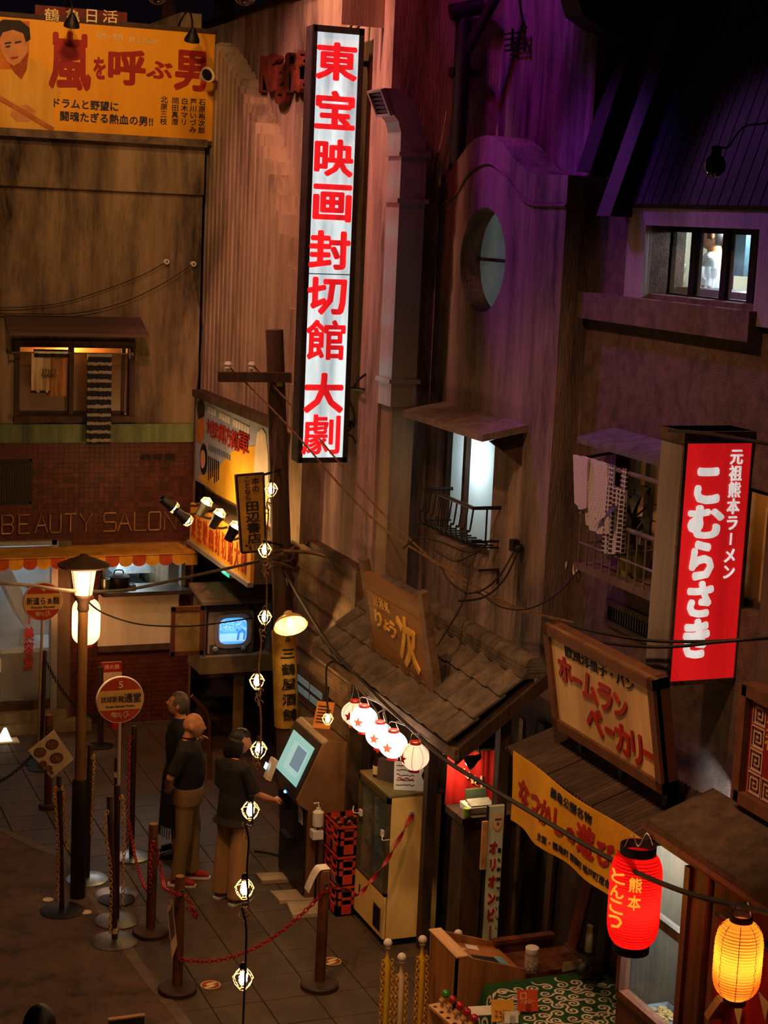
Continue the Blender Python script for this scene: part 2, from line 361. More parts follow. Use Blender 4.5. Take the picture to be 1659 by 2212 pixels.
# square tiles: the largest 300 as pieces, the rest joined
tile_ms = [mat('tile_red_a', C('#58281d'), C('#431c15'), 9, .5, bump=.04, spec=.2), mat('tile_red_b', C('#66301f'), C('#4c2117'), 9, .5, bump=.04, spec=.2), mat('tile_red_c', C('#471e17'), C('#361510'), 9, .5, bump=.04, spec=.2)]
pit = .0615; tme = []
for tm in tile_ms:
    me = bpy.data.meshes.new('tile'); bm = bmesh.new(); bmesh.ops.create_cube(bm, size=1); bmesh.ops.scale(bm, vec=(pit-.006, .012, pit-.006), verts=bm.verts); bm.to_mesh(me); bm.free(); me.materials.append(tm); tme.append(me)
lvx0, lvx1, lvz0, lvz1 = holeY(YW, (-30, 992), (68, 1088))
rest = B(); cnt = 0
for r in range(int(zg0/pit)):
    for c in range(48):
        x, z = XR-.03-(c+.5)*pit, zg0-(r+.5)*pit
        if x < 2.3: continue
        if dx0-.1 < x < dx1+.16 and z < dz1+.02: continue
        if kx0-.02 < x < kx1+.02 and kz0-.02 < z < kz1+.02: continue
        if lvx0 < x < lvx1 and lvz0 < z < lvz1: continue
        if x > 3.15 and 2.33 < z < 3.45 and cnt < 300 and x < 5.45 and not (z > 3.27):
            o = bpy.data.objects.new('tile', random.choice(tme)); link(o, wl, (x, YW-.005+random.uniform(-.0012, .0012), z)); cnt += 1
        else: rest.box(x-pit/2+.003, x+pit/2-.003, YW-.011, YW+.005, z-pit/2+.003, z+pit/2-.003)
tag(build('tile_field', rest, tile_ms[0], wl, recalc=False), kind='stuff')
# ledges under the billboard
z1 = PY(200, 292, YW).z; z2 = PY(200, 305, YW).z; z3 = PY(220, 411, YW).z
ledge_m = mat('ledge_concrete', C('#7a6450'), C('#4d3d30'), 5, .9, bump=.5, dirt=C('#241a14'), dirt_amt=.8)
struct('trim_billboard_ledge', B().box(XL, XR, YW-.16, YW+.1, z2, z1+.02), ledge_m, 'crumbling ledge under the yellow billboard')
struct('trim_wall_band', B().box(XL, XR, YW-.05, YW+.1, z3, z2), plaster, 'plaster band standing proud of the salon wall')

# ================================================================ THEATRE (pink wall with the tall sign)
ZT = PX(545, 27, X1).z
struct('wall_theatre', B().box(X1, 7.2, YT, 22.0, 2.45, ZT), plaster_pink, 'tall rose-tinted theatre wall with dark rain streaks')
struct('wall_theatre_base', B().box(X1, 7.2, YT, 17.25, 0, 2.45), stucco_dk, 'dim ground floor wall under the theatre')
struct('wall_alley_right', B().box(6.9, 7.2, 17.25, 22.0, 0, 2.45), stucco_dk, 'dark inner wall of the alley under the theatre')
struct('trim_theatre_coping', B().box(X1-.06, 7.0, YT-.05, 22.0, ZT, ZT+.05), metal_dk, 'dark metal coping along the theatre wall top')
# ================================================================ TOWER WITH OVAL WINDOW
def px_list(pts, X): return [PX(a, b, X) for a, b in pts]
arch = px_list([(1222, 378), (1180, 378), (1150, 374), (1125, 358), (1105, 335), (1088, 312), (1070, 297), (1050, 292), (1030, 297), (1010, 314), (992, 340), (975, 365), (958, 380), (935, 386)], X2)
oc, ow, oh = rectX(X2, (1000, 447), (1085, 682))
oval = [V((X2, oc.y+math.cos(t)*ow/2, oc.z+math.sin(t)*oh/2)) for t in [2*math.pi*i/40 for i in range(40)]]
tw0 = PX(1070, 945, X2); tw1 = PX(935, 1155, X2)
wy0, wy1, twz0, twz1 = tw0.y, tw1.y, tw1.z, PX(1070, 935, X2).z
thole = [V((X2, wy0, twz0)), V((X2, wy1, twz0)), V((X2, wy1, twz1)), V((X2, wy0, twz1))]
outer = [V((X2, YN, 0)), V((X2, YN, arch[0].z))] + arch[1:-1] + [V((X2, YT-.002, arch[-1].z)), V((X2, YT-.002, 0))]
struct('wall_tower', B().plate(outer, (.35, 0, 0), [oval, thole]), stucco, 'stucco tower wall with curved parapet and oval window')
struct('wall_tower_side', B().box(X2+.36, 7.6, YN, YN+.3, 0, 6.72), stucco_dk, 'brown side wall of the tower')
# moulding that follows the curve
mo = B(); cur = smoothline([PX(a, b+46, X2-.01) for a, b in [(1222, 398), (1150, 396), (1118, 372), (1085, 325), (1050, 306), (1012, 330), (985, 372), (945, 402)]], 5)
mo.tube(cur, .012, 6); struct('trim_tower_moulding', mo, stucco, 'thin curved moulding line under the tower parapet')
# oval window pane and bars
frost = emit('frosted_pane_glow', C('#7c8a86'), .10, C('#56605c'), 3)  # faint emission in the pane stands in for weak light behind it
t = thing('window_oval', 'deep oval window with grey frosted pane', 'window', (X2+.3, oc.y, oc.z-oh/2)); del t['category']; t['kind'] = 'structure'; t.name = 'window_1'
build('pane', B().plate([V((X2+.2, p.y, p.z)) for p in [oc+(q-oc)*1.04 for q in oval]], (.02, 0, 0)), frost, t)
build('glazing_bar', B().box(X2+.17, X2+.202, oc.y-.16, oc.y-.13, oc.z-oh*.45, oc.z+oh*.45), wood_dk, t)
build('glazing_bar', B().box(X2+.17, X2+.202, oc.y-ow/2, oc.y+ow/2, oc.z-.015, oc.z+.015), wood_dk, t)
# upper storey set back behind the tower
purple_w = mat('ribbed_plaster_wall', C('#8a7680'), C('#2e2630'), 5, .9, 'streak', .4, 50, contrast=.5)
struct('wall_upper_back', B().box(6.98, 7.3, YN+.75, YT+.6, 6.3, 10.4), purple_w, 'tall streaked wall set back above the tower')
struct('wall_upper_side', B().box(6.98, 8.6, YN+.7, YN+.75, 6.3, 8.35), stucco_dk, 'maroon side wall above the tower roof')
struct('ceiling_tower_roof', B().box(X2+.35, 7.6, YN+.3, YT-.01, 6.45, 6.5), stucco_dk, 'flat roof deck behind the tower parapet')
# ================================================================ RIGHT FACADE
rx = PX(1405, 487, X3), PX(1660, 690, X3)
ry1, rz1 = PX(1405, 560, X3).y, PX(1405, 487, X3).z
ry0, rz0 = PX(1652, 560, X3).y, PX(1425, 637, X3).z
rb = PX(1290, 1180, X3)
by1, by0 = PX(1290, 1100, X3).y, 9.2
nz0, nz1 = PX(1340, 1210, X3).z, PX(1380, 985, X3).z
face = [V((X3, 5.5, 0)), V((X3, YN, 0)), V((X3, YN, 6.52)), V((X3, 5.5, 6.52))]
def holeX(y0, y1, z0, z1, X): return [V((X, y0, z0)), V((X, y1, z0)), V((X, y1, z1)), V((X, y0, z1))]
struct('wall_right', B().plate(face, (.3, 0, 0), [holeX(ry0, ry1, rz0, rz1, X3), holeX(by0, by1-.25, nz0, nz1, X3)]), stucco_rough, 'rough pebbled stucco facade with balcony and kitchen window')
zl1, zl0 = PX(1269, 632, X3-.12).z, PX(1268, 689, X3-.12).z
ly0 = PX(1617, 700, X3-.12).y
struct('trim_window_ledge', B().box(X3-.12, X3, ly0, YN-.05, zl0, zl1), stucco_rough, 'thick stucco ledge below the kitchen window')
pil = mat('pilaster_plaster', C('#8d7f86'), C('#5d5159'), 4, .9, 'streak', .3, 50, contrast=.8)
struct('trim_window_surround', B().box(X3-.06, X3, ry1, PX(1352, 560, X3-.06).y, zl1, 6.52).box(X3-.06, X3, ry0-.8, ry1, rz1, 6.52).box(X3-.06, X3, ry0-.8, ry0, zl1-.1, rz1), pil, 'pale plaster surround of the kitchen window')
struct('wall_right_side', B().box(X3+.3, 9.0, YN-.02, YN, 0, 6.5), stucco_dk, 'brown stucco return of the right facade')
struct('trim_right_pier', B().box(X3-.1, X3, 8.0, ry0-.42, 2.9, zl1-.1), stucco_dk, 'brown stucco pier under the ledge end')
# steep roof above the right facade
roof_m = mat('slate_roof_ribbed', C('#322c36'), C('#1a161e'), 14, .9, 'noise', .6, 60, contrast=.9)
ra = PX(1360, 440, X3-.1); rc = PY(1535, -60, ra.y)
e0, e1 = V((X3-.1, 5.0, ra.z)), V((X3-.1, ra.y, ra.z)); top0, top1 = V((rc.x, 5.0, rc.z)), V((rc.x, ra.y, rc.z))
rf = struct('roof_right', B().add([e0, e1, top1, top0, e0+V((.08, 0, -.06)), e1+V((.08, 0, -.06)), top1+V((.08, 0, -.06)), top0+V((.08, 0, -.06))], [(0, 1, 2, 3), (4, 7, 6, 5), (0, 4, 5, 1), (1, 5, 6, 2), (2, 6, 7, 3), (3, 7, 4, 0)]), roof_m, 'steep dark roof above the kitchen window')
nrm = (top1-e1).cross(e0-e1).normalized(); nrm = nrm if nrm.x < 0 else -nrm
for i in range(46):
    y = ra.y-.05-i*.13
    p = V((e1.x, y, e1.z)); build('batten', B().obox(p, (0, -.012, 0), top1-e1, nrm*.006), roof_m, rf)
struct('trim_roof_verge', B().obox(V((X3-.25, ra.y+.02, ra.z-.1)), V((0, .22, 0)), V((rc.x-X3+.1, 0, rc.z-ra.z)), V((.4, 0, 0))), black_m, 'black verge board along the roof edge')
g0, g1 = PY(1395, 0, YN+.45), PY(1275, 370, YN+.45)
struct('trim_roof_strut', B().obox(g1, (.0, .25, 0), g0*1.0+(g0-g1)*.4-g1, (.14, 0, 0)), roof_m, 'ribbed sloping strip beside the roof verge')
h0 = [PY(a, b, YN+.3) for a, b in [(1240, -40), (1258, 30), (1300, 60), (1390, 92), (1440, -40)]]
struct('roof_back', B().plate(h0, (0, .3, 0)), black_m, 'dark gable of the roof behind')
# ground floor backing walls under the roofs
dark_w = mat('old_boards_dark', C('#3c2b1f'), C('#1e150f'), 6, .85, 'grain_z', .4, 40, dirt=C('#120d0a'), dirt_amt=.6)
struct('wall_shop_tile', B().box(5.98, 6.3, 12.95, YT-.002, 0, 2.3), dark_w, 'dark board wall behind the drinks fridge')
struct('wall_stall_back', B().box(6.36, 6.41, 9.65, 12.95, 0, 2.45), dark_w, 'dark board back wall of the snack stall')
struct('wall_alley_back', B().box(3.9, 7.0, 22.0, 22.2, 0, 8.6), stucco_dk, 'dim back wall of the alley')
struct('wall_left_end', B().box(XR-.25, XR, YW+.25, 22.0, 0, 8.62), plaster, 'plaster return wall at the alley')
# ================================================================ LEFT BUILDING: BILLBOARD AND SIGNS
YB = YW-.10
yellow_bd = mat('billboard_yellow', C('#e8a31c'), C('#c9820f'), 3, .6, 'streak', .05, contrast=.9)
bill_red = mat('print_red', C('#a01d10'), C('#84170d'), 5, .6, bump=0)
ink_blue = mat('print_navy', C('#2a2a3c'), C('#1d1d2c'), 5, .6, bump=0)
ink_black = mat('print_black', C('#241b14'), C('#17110d'), 5, .6, bump=0)
ink_cream = mat('print_cream', C('#e6cf9c'), C('#c9ae78'), 5, .6, bump=0)
bx1 = PY(463, 150, YB).x; bz0 = PY(220, 291, YB).z; bz1_ = PY(230, 54, YB).z
t = thing('film_billboard', 'wide yellow painted film billboard on top of the salon building', 'billboard', (3.9, YB, bz0))
build('panel', B().box(2.2, bx1, YB, YB+.06, bz0, bz1_), yellow_bd, t)
build('frame', B().box(2.2, bx1+.02, YB-.02, YB+.07, bz1_, bz1_+.05).box(2.2, bx1+.02, YB-.03, YB+.07, bz0-.05, bz0), wood_dk, t)
for x in (2.6, 4.0, 5.2): build('support_post', B().box(x, x+.1, YB+.06, YB+.16, bz0-.1, bz1_), metal_dk, t)
for s, tl, br, rot in [('嵐', (106, 64), (196, 198), 0), ('を', (202, 122), (228, 172), 0), ('呼', (234, 104), (314, 187), 0), ('ぶ', (316, 130), (372, 172), 0), ('男', (377, 106), (446, 199), 0)]:
    textY(s, YB-.001, tl, br, bill_red, t, .035, .006, name='title_character')
textY('原作・監督', YB-.001, (208, 70), (266, 88), ink_cream, t, .01, .004)
textY('井上梅次', YB-.001, (277, 78), (342, 97), ink_cream, t, .005, .004)
textY('ドラムと野望に', YB-.001, (116, 211), (255, 241), ink_blue, t, .022, .005)
textY('闘魂たぎる熱血の男!!', YB-.001, (130, 239), (330, 273), ink_blue, t, .02, .005)
for s, x, y0, y1 in [('石原裕次郎', 437, 213, 289), ('芦川いづみ', 418, 212, 287), ('白木マリ', 399, 211, 271), ('岡田真澄', 379, 210, 270), ('北原三枝', 355, 207, 270)]:
    vtext(s, PY(x, y0, YB-.001), PY(x-2, y1, YB-.001), .088, YX, ink_black, t, .01, .004)
# painted figure: plain stand-in of a man in a yellow jacket
def flatY(name, pts, m, parent, Y, th=.004):
    return build(name, B().plate([PY(a, b, Y) for a, b in pts], (0, -th, 0)), m, parent)
def oval_px(cx, cy, rx, ry, n=20): return [(cx+rx*math.cos(2*math.pi*i/n), cy+ry*math.sin(2*math.pi*i/n)) for i in range(n)]
skin_pr = mat('print_skin', C('#c98a55'), C('#b0713f'), 6, .7, bump=0)
flatY('painted_backdrop', [(-140, 42), (64, 46), (62, 130), (30, 160), (-140, 200)], mat('print_orange', C('#c9701c'), C('#a8520f'), 3, .7, bump=0), t, YB-.001, .002)
flatY('painted_jacket', [(-90, 279), (-60, 190), (-10, 150), (22, 150), (62, 122), (88, 140), (118, 165), (132, 200), (112, 240), (120, 284)], mat('print_jacket', C('#d9a544'), C('#bd8524'), 5, .7, 'streak', 0), t, YB-.004, .002)
flatY('painted_scarf', [(20, 142), (62, 112), (58, 150), (46, 172), (32, 158)], mat('print_scarf', C('#a0481c'), C('#7c300f'), 14, .7, bump=0), t, YB-.007, .002)
flatY('painted_head', [(-4, 66), (10, 56), (50, 60), (62, 84), (60, 112), (44, 134), (30, 142), (16, 134), (2, 112)], skin_pr, t, YB-.009, .002)
flatY('painted_hair', [(-14, 96), (-18, 60), (6, 42), (44, 44), (64, 60), (66, 84), (56, 92), (50, 72), (28, 64), (6, 70), (-4, 90)], mat('print_hair', C('#2a1c14'), C('#1b120c'), 5, .7, bump=0), t, YB-.012, .002)
flatY('painted_hand', [(28, 230), (60, 226), (78, 240), (66, 262), (36, 262), (22, 248)], skin_pr, t, YB-.009, .002)
flatY('painted_sticks', [(-10, 200), (118, 276), (112, 284), (-10, 212)], mat('print_stick', C('#b3682a'), C('#8f4c18'), 5, .7, bump=0), t, YB-.012, .002)
flatY('painted_brow', [(10, 92), (24, 90), (24, 94), (10, 96)], ink_black, t, YB-.012, .002); flatY('painted_brow', [(32, 90), (46, 88), (46, 92), (32, 94)], ink_black, t, YB-.012, .002)
flatY('painted_eyes', [(12, 99), (22, 98), (22, 102), (12, 103)], ink_black, t, YB-.012, .002); flatY('painted_mouth', [(22, 124), (40, 121), (38, 126), (24, 128)], bill_red, t, YB-.012, .002)
# red board above
a, b = PY(76, 10, YB-.02), PY(274, 62, YB-.02)
t = thing('theatre_name_board', 'weathered red board with pale characters above the yellow billboard', 'sign', ((a.x+b.x)/2, YB, b.z))
build('board', B().box(a.x, b.x, YB-.02, YB+.03, bz1_+.05, a.z), mat('board_red', C('#7c2a20'), C('#571c16'), 4, .7, dirt=C('#2c1410'), dirt_amt=.6), t)
for s, x0, x1 in [('鶴', 96, 128), ('亀', 142, 172), ('日', 187, 209), ('活', 222, 254)]:
    textY(s, YB-.021, (x0, 14+x0*.03), (x1, 44+x0*.03), ink_cream, t, .008, .005, name='character')
# bell lamps in front of the billboard
def bell_lamp(px, py, Y, label, flip=1):
    c = PY(px, py, Y); t = thing('bell_lamp', label, 'lamp', c)
    build('shade', B().lathe([(.02, .12), (.03, .10), (.055, .06), (.085, .0), (.09, -.03), (.085, -.03), (.05, .05)], c, 18, Matrix.Rotation(.35, 3, 'X'), caps=False), metal_dk, t, True)
    build('bulb', B().ball(c+V((0, .01, -.02)), .03), emit('bell_bulb_glow', C('#ffb050'), 2.5), t, True)
    build('arm', B().tube(smoothline([c+V((0, 0, .11)), c+V((0, .03, .22)), c+V((0, .2, .33)), V((c.x, YB+.03, c.z+.22)), V((c.x, YB+.03, max(c.z+.0, bz1_-.02)))], 5), .012, 6), metal_dk, t)
bell_lamp(155, 52, 19.55, 'dark bell lamp on a bent arm before the red name board')
bell_lamp(415, 84, 19.55, 'dark bell lamp on a bent arm above the last big billboard character')
# loudspeaker at the billboard's edge
c = PY(447, 162, 19.7); t = thing('loudspeaker', 'small round horn loudspeaker on the billboard edge', 'speaker', c)
M = Matrix.Rotation(math.radians(75), 3, 'X') @ Matrix.Rotation(.3, 3, 'Y')
build('horn', B().lathe([(.03, -.12), (.05, -.08), (.085, 0), (.092, .02), (.08, .015), (.03, -.03)], c, 18, M, caps=False), ivory, t, True)
build('mouth', B().lathe([(.001, -.02), (.075, .005), (.001, .008)], c, 16, M), black_m, t, True)
build('bracket', B().tube([c+V((.0, .02, 0)), c+V((.09, .1, .03)), V((c.x+.1, YB+.02, c.z+.03))], .014), ivory, t)
# globes hanging from the dark hall roof
def globe(px, py, Y, r, label, pts):
    c = PY(px, py, Y); t = thing('pendant_globe', label, 'lamp', c-V((0, 0, r)), 'unlit glass globes hanging from the hall roof')
    build('globe', B().ball(c, (r, r, r*1.12), 20, 14), mat('globe_glass_dark', C('#1a1826'), C('#14121c'), 4, .06, bump=0, spec=.9), t, True)
    build('rim', B().tube([c+V((r*1.02*math.cos(q)*.8, r*.6*math.cos(q), r*1.1*math.sin(q))) for q in [2*math.pi*i/28 for i in range(29)]], .004, 5), rope_m, t)
    build('cap', B().cyl(c+V((0, 0, r)), c+V((0, 0, r+.05)), .03), metal_rust, t)
    q = smoothline([c+V((0, 0, r+.05))]+[PY(a, b, Y) for a, b in pts], 5); build('rope', B().tube(q, .006, 5), rope_m, t)
globe(1545, 358, 8.8, .062, 'dark glass globe on a knotted rope before the steep roof', [(1572, 318), (1590, 292), (1612, 272), (1660, 266), (1760, 250)])
globe(340, -18, 17, .11, 'dark glass globe showing below the roof beam over the billboard', [(350, -120)])
globe(530, -20, 17, .13, 'blue tinted dark globe above the theatre wall corner', [(540, -140)])
# steel beams up in the dark
for i, (a, b) in enumerate([((352, -30), (378, 62)), ((470, -60), (505, 20))]):
    pa, pb = PY(*a, 21.5), PY(*b, 21.5); solo('roof_strut', B().box(pa.x, pb.x, 21.5, 21.6, 8.6, 10.5), mat('strut_red', C('#3a1418'), C('#240d10'), 4, .8), ['dark red steel strut rising behind the yellow billboard', 'dark red steel strut rising behind the theatre wall corner'][i], 'strut', 'steel struts behind the billboard')
# ================================================================ LEFT BUILDING: INSULATORS, WINDOW, LAUNDRY
for px, py in [(358, 565), (416, 570)]:
    c = PY(px, py, YW); t = thing('wall_insulator', 'white porcelain knob insulator above the laundry window hood' if px < 400 else 'white porcelain knob insulator next to the ribbed cladding', 'insulator', c-V((0, .03, 0)), 'porcelain insulators on the beige wall')
    build('knob', B().lathe([(.012, 0), (.03, .0), (.034, .02), (.02, .03), (.034, .045), (.03, .06), (.01, .06)], c, 14, Matrix.Rotation(math.radians(90), 3, 'X')), white_p, t, True)
    build('hole', B().lathe([(.001, .061), (.012, .061), (.012, .064), (.001, .064)], c, 10, Matrix.Rotation(math.radians(90), 3, 'X')), black_m, t)
def wire(name, pts, r, label, group=None, m=None):
    return solo(name, B().tube(smoothline(pts, 7), r, 5), m or cable_m, label, 'cable', group)
wire('wall_wire', [PY(x, y, YW-.05) for x, y in [(356, 568), (300, 598), (215, 630), (130, 655), (40, 664), (-60, 664)]], .006, 'thin black wire sagging from the wall knob above the window hood')
wire('wall_wire', [PY(x, y, YW-.06) for x, y in [(414, 572), (360, 608), (270, 652), (170, 676), (60, 678), (-60, 677)]], .006, 'lower thin black wire sagging from the second wall knob')
wire('wall_wire', [PY(x, y, YW-.04) for x, y in [(418, 574), (424, 620), (436, 700), (430, 800), (424, 850)]], .005, 'thin black wire dropping from the wall knob to the film poster')
t = thing('window_2', None, None, ((wx0+wx1)/2, YW, wz0)); t['kind'] = 'structure'; t['label'] = 'old wooden sliding window with amber light behind it'
fr = B(); fw = .045
fr.box(wx0-.05, wx1+.05, YW-.06, YW+.02, wz1-.02, wz1+.06).box(wx0-.04, wx0+.02, YW-.05, YW+.1, wz0, wz1).box(wx1-.02, wx1+.04, YW-.05, YW+.1, wz0, wz1).box(wx0-.05, wx1+.05, YW-.08, YW+.1, wz0-.04, wz0+.03)
build('frame', fr, wood_dk, t)
mx = PY(154, 820, YW).x
build('mullion', B().box(mx-.028, mx+.028, YW-.01, YW+.08, wz0, wz1), wood_dk, t)
sx = PY(268, 830, YW).x
build('sash', B().box(wx0, mx, YW+.05, YW+.09, wz0+.02, wz0+.08).box(mx, sx, YW+.05, YW+.09, wz0+.02, wz0+.08).box(sx-.02, sx+.02, YW+.05, YW+.1, wz0, wz1), wood_dk, t)
pane_amb = glass('pane_amber_dusty', C('#6b4a2a'), .82, .3)
build('pane', B().box(wx0, mx, YW+.07, YW+.075, wz0+.05, wz1-.10), pane_amb, t); build('pane', B().box(mx, wx1, YW+.07, YW+.075, wz0+.05, wz1-.10), pane_amb, t)
build('inner_wall', B().box(wx0-.1, wx1+.1, YW+.55, YW+.6, wz0-.1, wz1+.1), mat('inner_wall_tan', C('#9c6a38'), C('#7a4e26'), 4, .8), t)
point('window_room_lamp', ((wx0*.4+wx1*.6)-.1, YW+.4, wz1+.02), AMBER, 26, .04)
hz = PY(160, 683, YW).z; hf = PY(160, 720, YW-.32).z
hx0, hx1 = PY(8, 700, YW).x, PY(304, 690, YW).x
solo('window_hood', B().add([(hx0, YW, hz), (hx1, YW, hz), (hx1+.02, YW-.34, hf), (hx0, YW-.34, hf), (hx0, YW, hz-.04), (hx1, YW, hz-.04), (hx1+.02, YW-.34, hf-.035), (hx0, YW-.34, hf-.035)], [(0, 1, 2, 3), (4, 7, 6, 5), (0, 4, 5, 1), (1, 5, 6, 2), (2, 6, 7, 3), (3, 7, 4, 0)]),
     mat('hood_sheet', C('#6b5048'), C('#4a3630'), 4, .7, 'grain_x', .15), 'sloping tin hood above the laundry window', 'hood')
pz = PY(160, 763, YW-.16).z
t = thing('laundry_pole', 'thin bamboo laundry pole across the amber window', 'pole', (4.0, YW-.16, pz))
build('pole', B().cyl((PY(18, 760, YW-.16).x, YW-.16, pz), (PY(296, 766, YW-.16).x, YW-.16, pz), .009), rope_m, t)
for px in (22, 290):
    x = PY(px, 760, YW-.16).x; build('bracket', B().box(x-.01, x+.01, YW-.18, YW, pz-.02, pz+.01), metal_dk, t)
def drape(xa, xb, za, zb, Y, fold=.015, nf=5, taper=.0, seed=0, cut=None):
    """hanging cloth with vertical folds between two heights"""
    def fn(u, v):
        w = 1-taper*(1-v); xm = (xa+xb)/2; x = xm+(u-.5)*(xb-xa)*w
        return (x, Y+math.sin(u*nf*6.28+seed)*fold*(1-.5*v)+math.sin(u*13+v*5+seed)*fold*.3, zb+(za-zb)*(1-v) if False else za+(zb-za)*(1-v))
    return fn
sil = mat('satin_cream', C('#cdb68c'), C('#a08357'), 8, .35, 'streak', .2, 30, spec=.6)
YS = YW-.17
c0 = PY(70, 762, YS); c1 = PY(140, 852, YS)
t = thing('shorts', 'cream satin basketball shorts hung on the laundry pole', 'shorts', ((c0.x+c1.x)/2, YS, c1.z))
mxs = (c0.x+c1.x)/2
build('leg', B().grid(drape(c0.x-.01, mxs+.02, c0.z, c1.z+.02, YS, .014, 2.2), 14, 10, (0, .03, 0)), sil, t, True)
build('leg', B().grid(drape(mxs-.01, c1.x+.02, c0.z, c1.z-.02, YS+.01, .014, 1.8, 0, 2), 14, 10, (0, .03, 0)), mat('satin_brown', C('#a5713a'), C('#7a4c22'), 8, .35, 'streak', .2, 30, spec=.6), t, True)
build('waistband', B().grid(drape(c0.x+.02, c1.x+.03, c0.z+.04, c0.z-.05, YS-.012, .012, 4, 0, 1), 16, 3, (0, .05, 0)), black_m, t, True)
build('stripe', B().grid(drape(c0.x+.02, c1.x+.03, c0.z+.02, c0.z-.005, YS-.018, .012, 4, 0, 1), 16, 2, (0, .006, 0)), white_p, t, True)
build('hem', B().grid(drape(c0.x-.012, mxs+.022, c1.z+.045, c1.z+.015, YS-.004, .014, 2.2), 14, 2, (0, .036, 0)), black_m, t, True)
for k_ in range(5): build('print_mark', B().tube(smoothline([PY(91+k_*6.5+a, 806+b_, YS-.024) for a, b_ in ((0, -9), (4, -6), (0, 0), (5, 5), (1, 10), (-1, 2))], 4), .006, 5, ry=.003), ink_black, t)
def bands_mat(name, zs):
    m = mat(name, C('#26222a'), C('#1a171d'), 30, .85, bump=0); nt = m.node_tree; N = nt.nodes; L = nt.links
    g = N.new('ShaderNodeNewGeometry'); sp = N.new('ShaderNodeSeparateXYZ'); L.new(g.outputs['Position'], sp.inputs[0])
    mth = N.new('ShaderNodeMath'); mth.operation = 'MULTIPLY'; L.new(sp.outputs[2], mth.inputs[0]); mth.inputs[1].default_value = zs
    sn = N.new('ShaderNodeMath'); sn.operation = 'SINE'; L.new(mth.outputs[0], sn.inputs[0])
    vo = N.new('ShaderNodeTexVoronoi'); L.new(g.outputs['Position'], vo.inputs[0]); vo.inputs['Scale'].default_value = 26
    ad = N.new('ShaderNodeMath'); ad.operation = 'ADD'; L.new(sn.outputs[0], ad.inputs[0]); L.new(vo.outputs['Distance'], ad.inputs[1])
    rp = N.new('ShaderNodeValToRGB'); L.new(ad.outputs[0], rp.inputs[0]); rp.color_ramp.interpolation = 'CONSTANT'
    rp.color_ramp.elements[0].color = C('#1c1a22'); rp.color_ramp.elements[1].color = C('#8a7f72'); rp.color_ramp.elements[1].position = .95
    L.new(rp.outputs[0], N['Principled BSDF'].inputs['Base Color']); return m
c0 = PY(190, 768, YS); c1 = PY(238, 960, YS); xm = (c0.x+c1.x)/2; eleph = bands_mat('patterned_cotton', 62)
t = thing('patterned_trousers', 'black and white patterned trousers hung from the laundry pole', 'trousers', (xm, YS, c1.z))
build('leg', B().grid(drape(c0.x, xm-.005, c0.z-.05, c1.z+.0, YS, .012, 1.6), 10, 24, (0, .035, 0)), eleph, t, True)
build('leg', B().grid(drape(xm-.01, c1.x, c0.z-.05, c1.z-.0, YS-.006, .012, 1.4, 0, 2), 10, 24, (0, .035, 0)), eleph, t, True)
build('waistband', B().grid(drape(c0.x, c1.x, c0.z+.02, c0.z-.09, YS-.008, .006, 9), 20, 4, (0, .045, 0)), eleph, t, True)
# louvred vent
t = thing('louvre_vent', 'black louvred vent set into the red tiles', 'vent', ((lvx0+lvx1)/2, YW, lvz0))
build('frame', B().box(lvx0, lvx1, YW-.02, YW+.05, lvz0, lvz0+.03).box(lvx0, lvx1, YW-.02, YW+.05, lvz1-.03, lvz1).box(lvx1-.03, lvx1, YW-.02, YW+.05, lvz0, lvz1), black_m, t)
for i in range(17):
    x = lvx1-.05-i*.03; build('fin', B().box(x-.009, x+.009, YW-.015, YW+.03, lvz0+.03, lvz1-.03), metal_dk, t)
# BEAUTY SALON in bent gold tube
strokes = {'B': [[(0, 0), (0, 1), (.8, 1), (1, .85), (1, .65), (.8, .5), (0, .5)], [(.8, .5), (1, .35), (1, .15), (.8, 0), (0, 0)]], 'E': [[(1, 1), (0, 1), (0, 0), (1, 0)], [(0, .5), (.8, .5)]], 'A': [[(0, 0), (.5, 1), (1, 0)], [(.2, .4), (.8, .4)]],
           'U': [[(0, 1), (0, .15), (.15, 0), (.85, 0), (1, .15), (1, 1)]], 'T': [[(0, 1), (1, 1)], [(.5, 1), (.5, 0)]], 'Y': [[(0, 1), (.5, .45), (1, 1)], [(.5, .45), (.5, 0)]], 'S': [[(1, 1), (.1, 1), (0, .9), (0, .6), (.1, .5), (.9, .5), (1, .4), (1, .1), (.9, 0), (0, 0)]],
           'L': [[(0, 1), (0, 0), (1, 0)]], 'O': [[(0, .08), (.08, 0), (.92, 0), (1, .08), (1, .92), (.92, 1), (.08, 1), (0, .92), (0, .08)]], 'N': [[(0, 0), (0, 1), (1, 0), (1, 1)]]}
gold = mat('gold_tube', C('#b98d4c'), C('#8a6433'), 6, .4, metal=.3, bump=.05)
lz0, lz1 = PY(200, 1147, YW).z, PY(200, 1108, YW).z
t = thing('salon_lettering', 'gold tube letters on the red tiled wall', 'sign', (4.2, YW, lz0))
for ch, xa, xb in [('B', 3, 27), ('E', 40, 63), ('A', 74, 102), ('U', 107, 130), ('T', 138, 164), ('Y', 171, 198), ('S', 223, 249), ('A', 253, 282), ('L', 289, 314), ('O', 320, 345), ('N', 354, 379)]:
    x0, x1_ = PY(xa, 1128, YW).x, PY(xb, 1128, YW).x; b = B()
    for st in strokes[ch]: b.tube([V((x0+(x1_-x0)*u, YW-.035, lz0+(lz1-lz0)*v)) for u, v in st], .010, 6)
    for u, v in (strokes[ch][0][0], strokes[ch][0][-1]): b.cyl((x0+(x1_-x0)*u, YW-.035, lz0+(lz1-lz0)*v), (x0+(x1_-x0)*u, YW, lz0+(lz1-lz0)*v), .006, n=6)
    build('letter', b, gold, t)
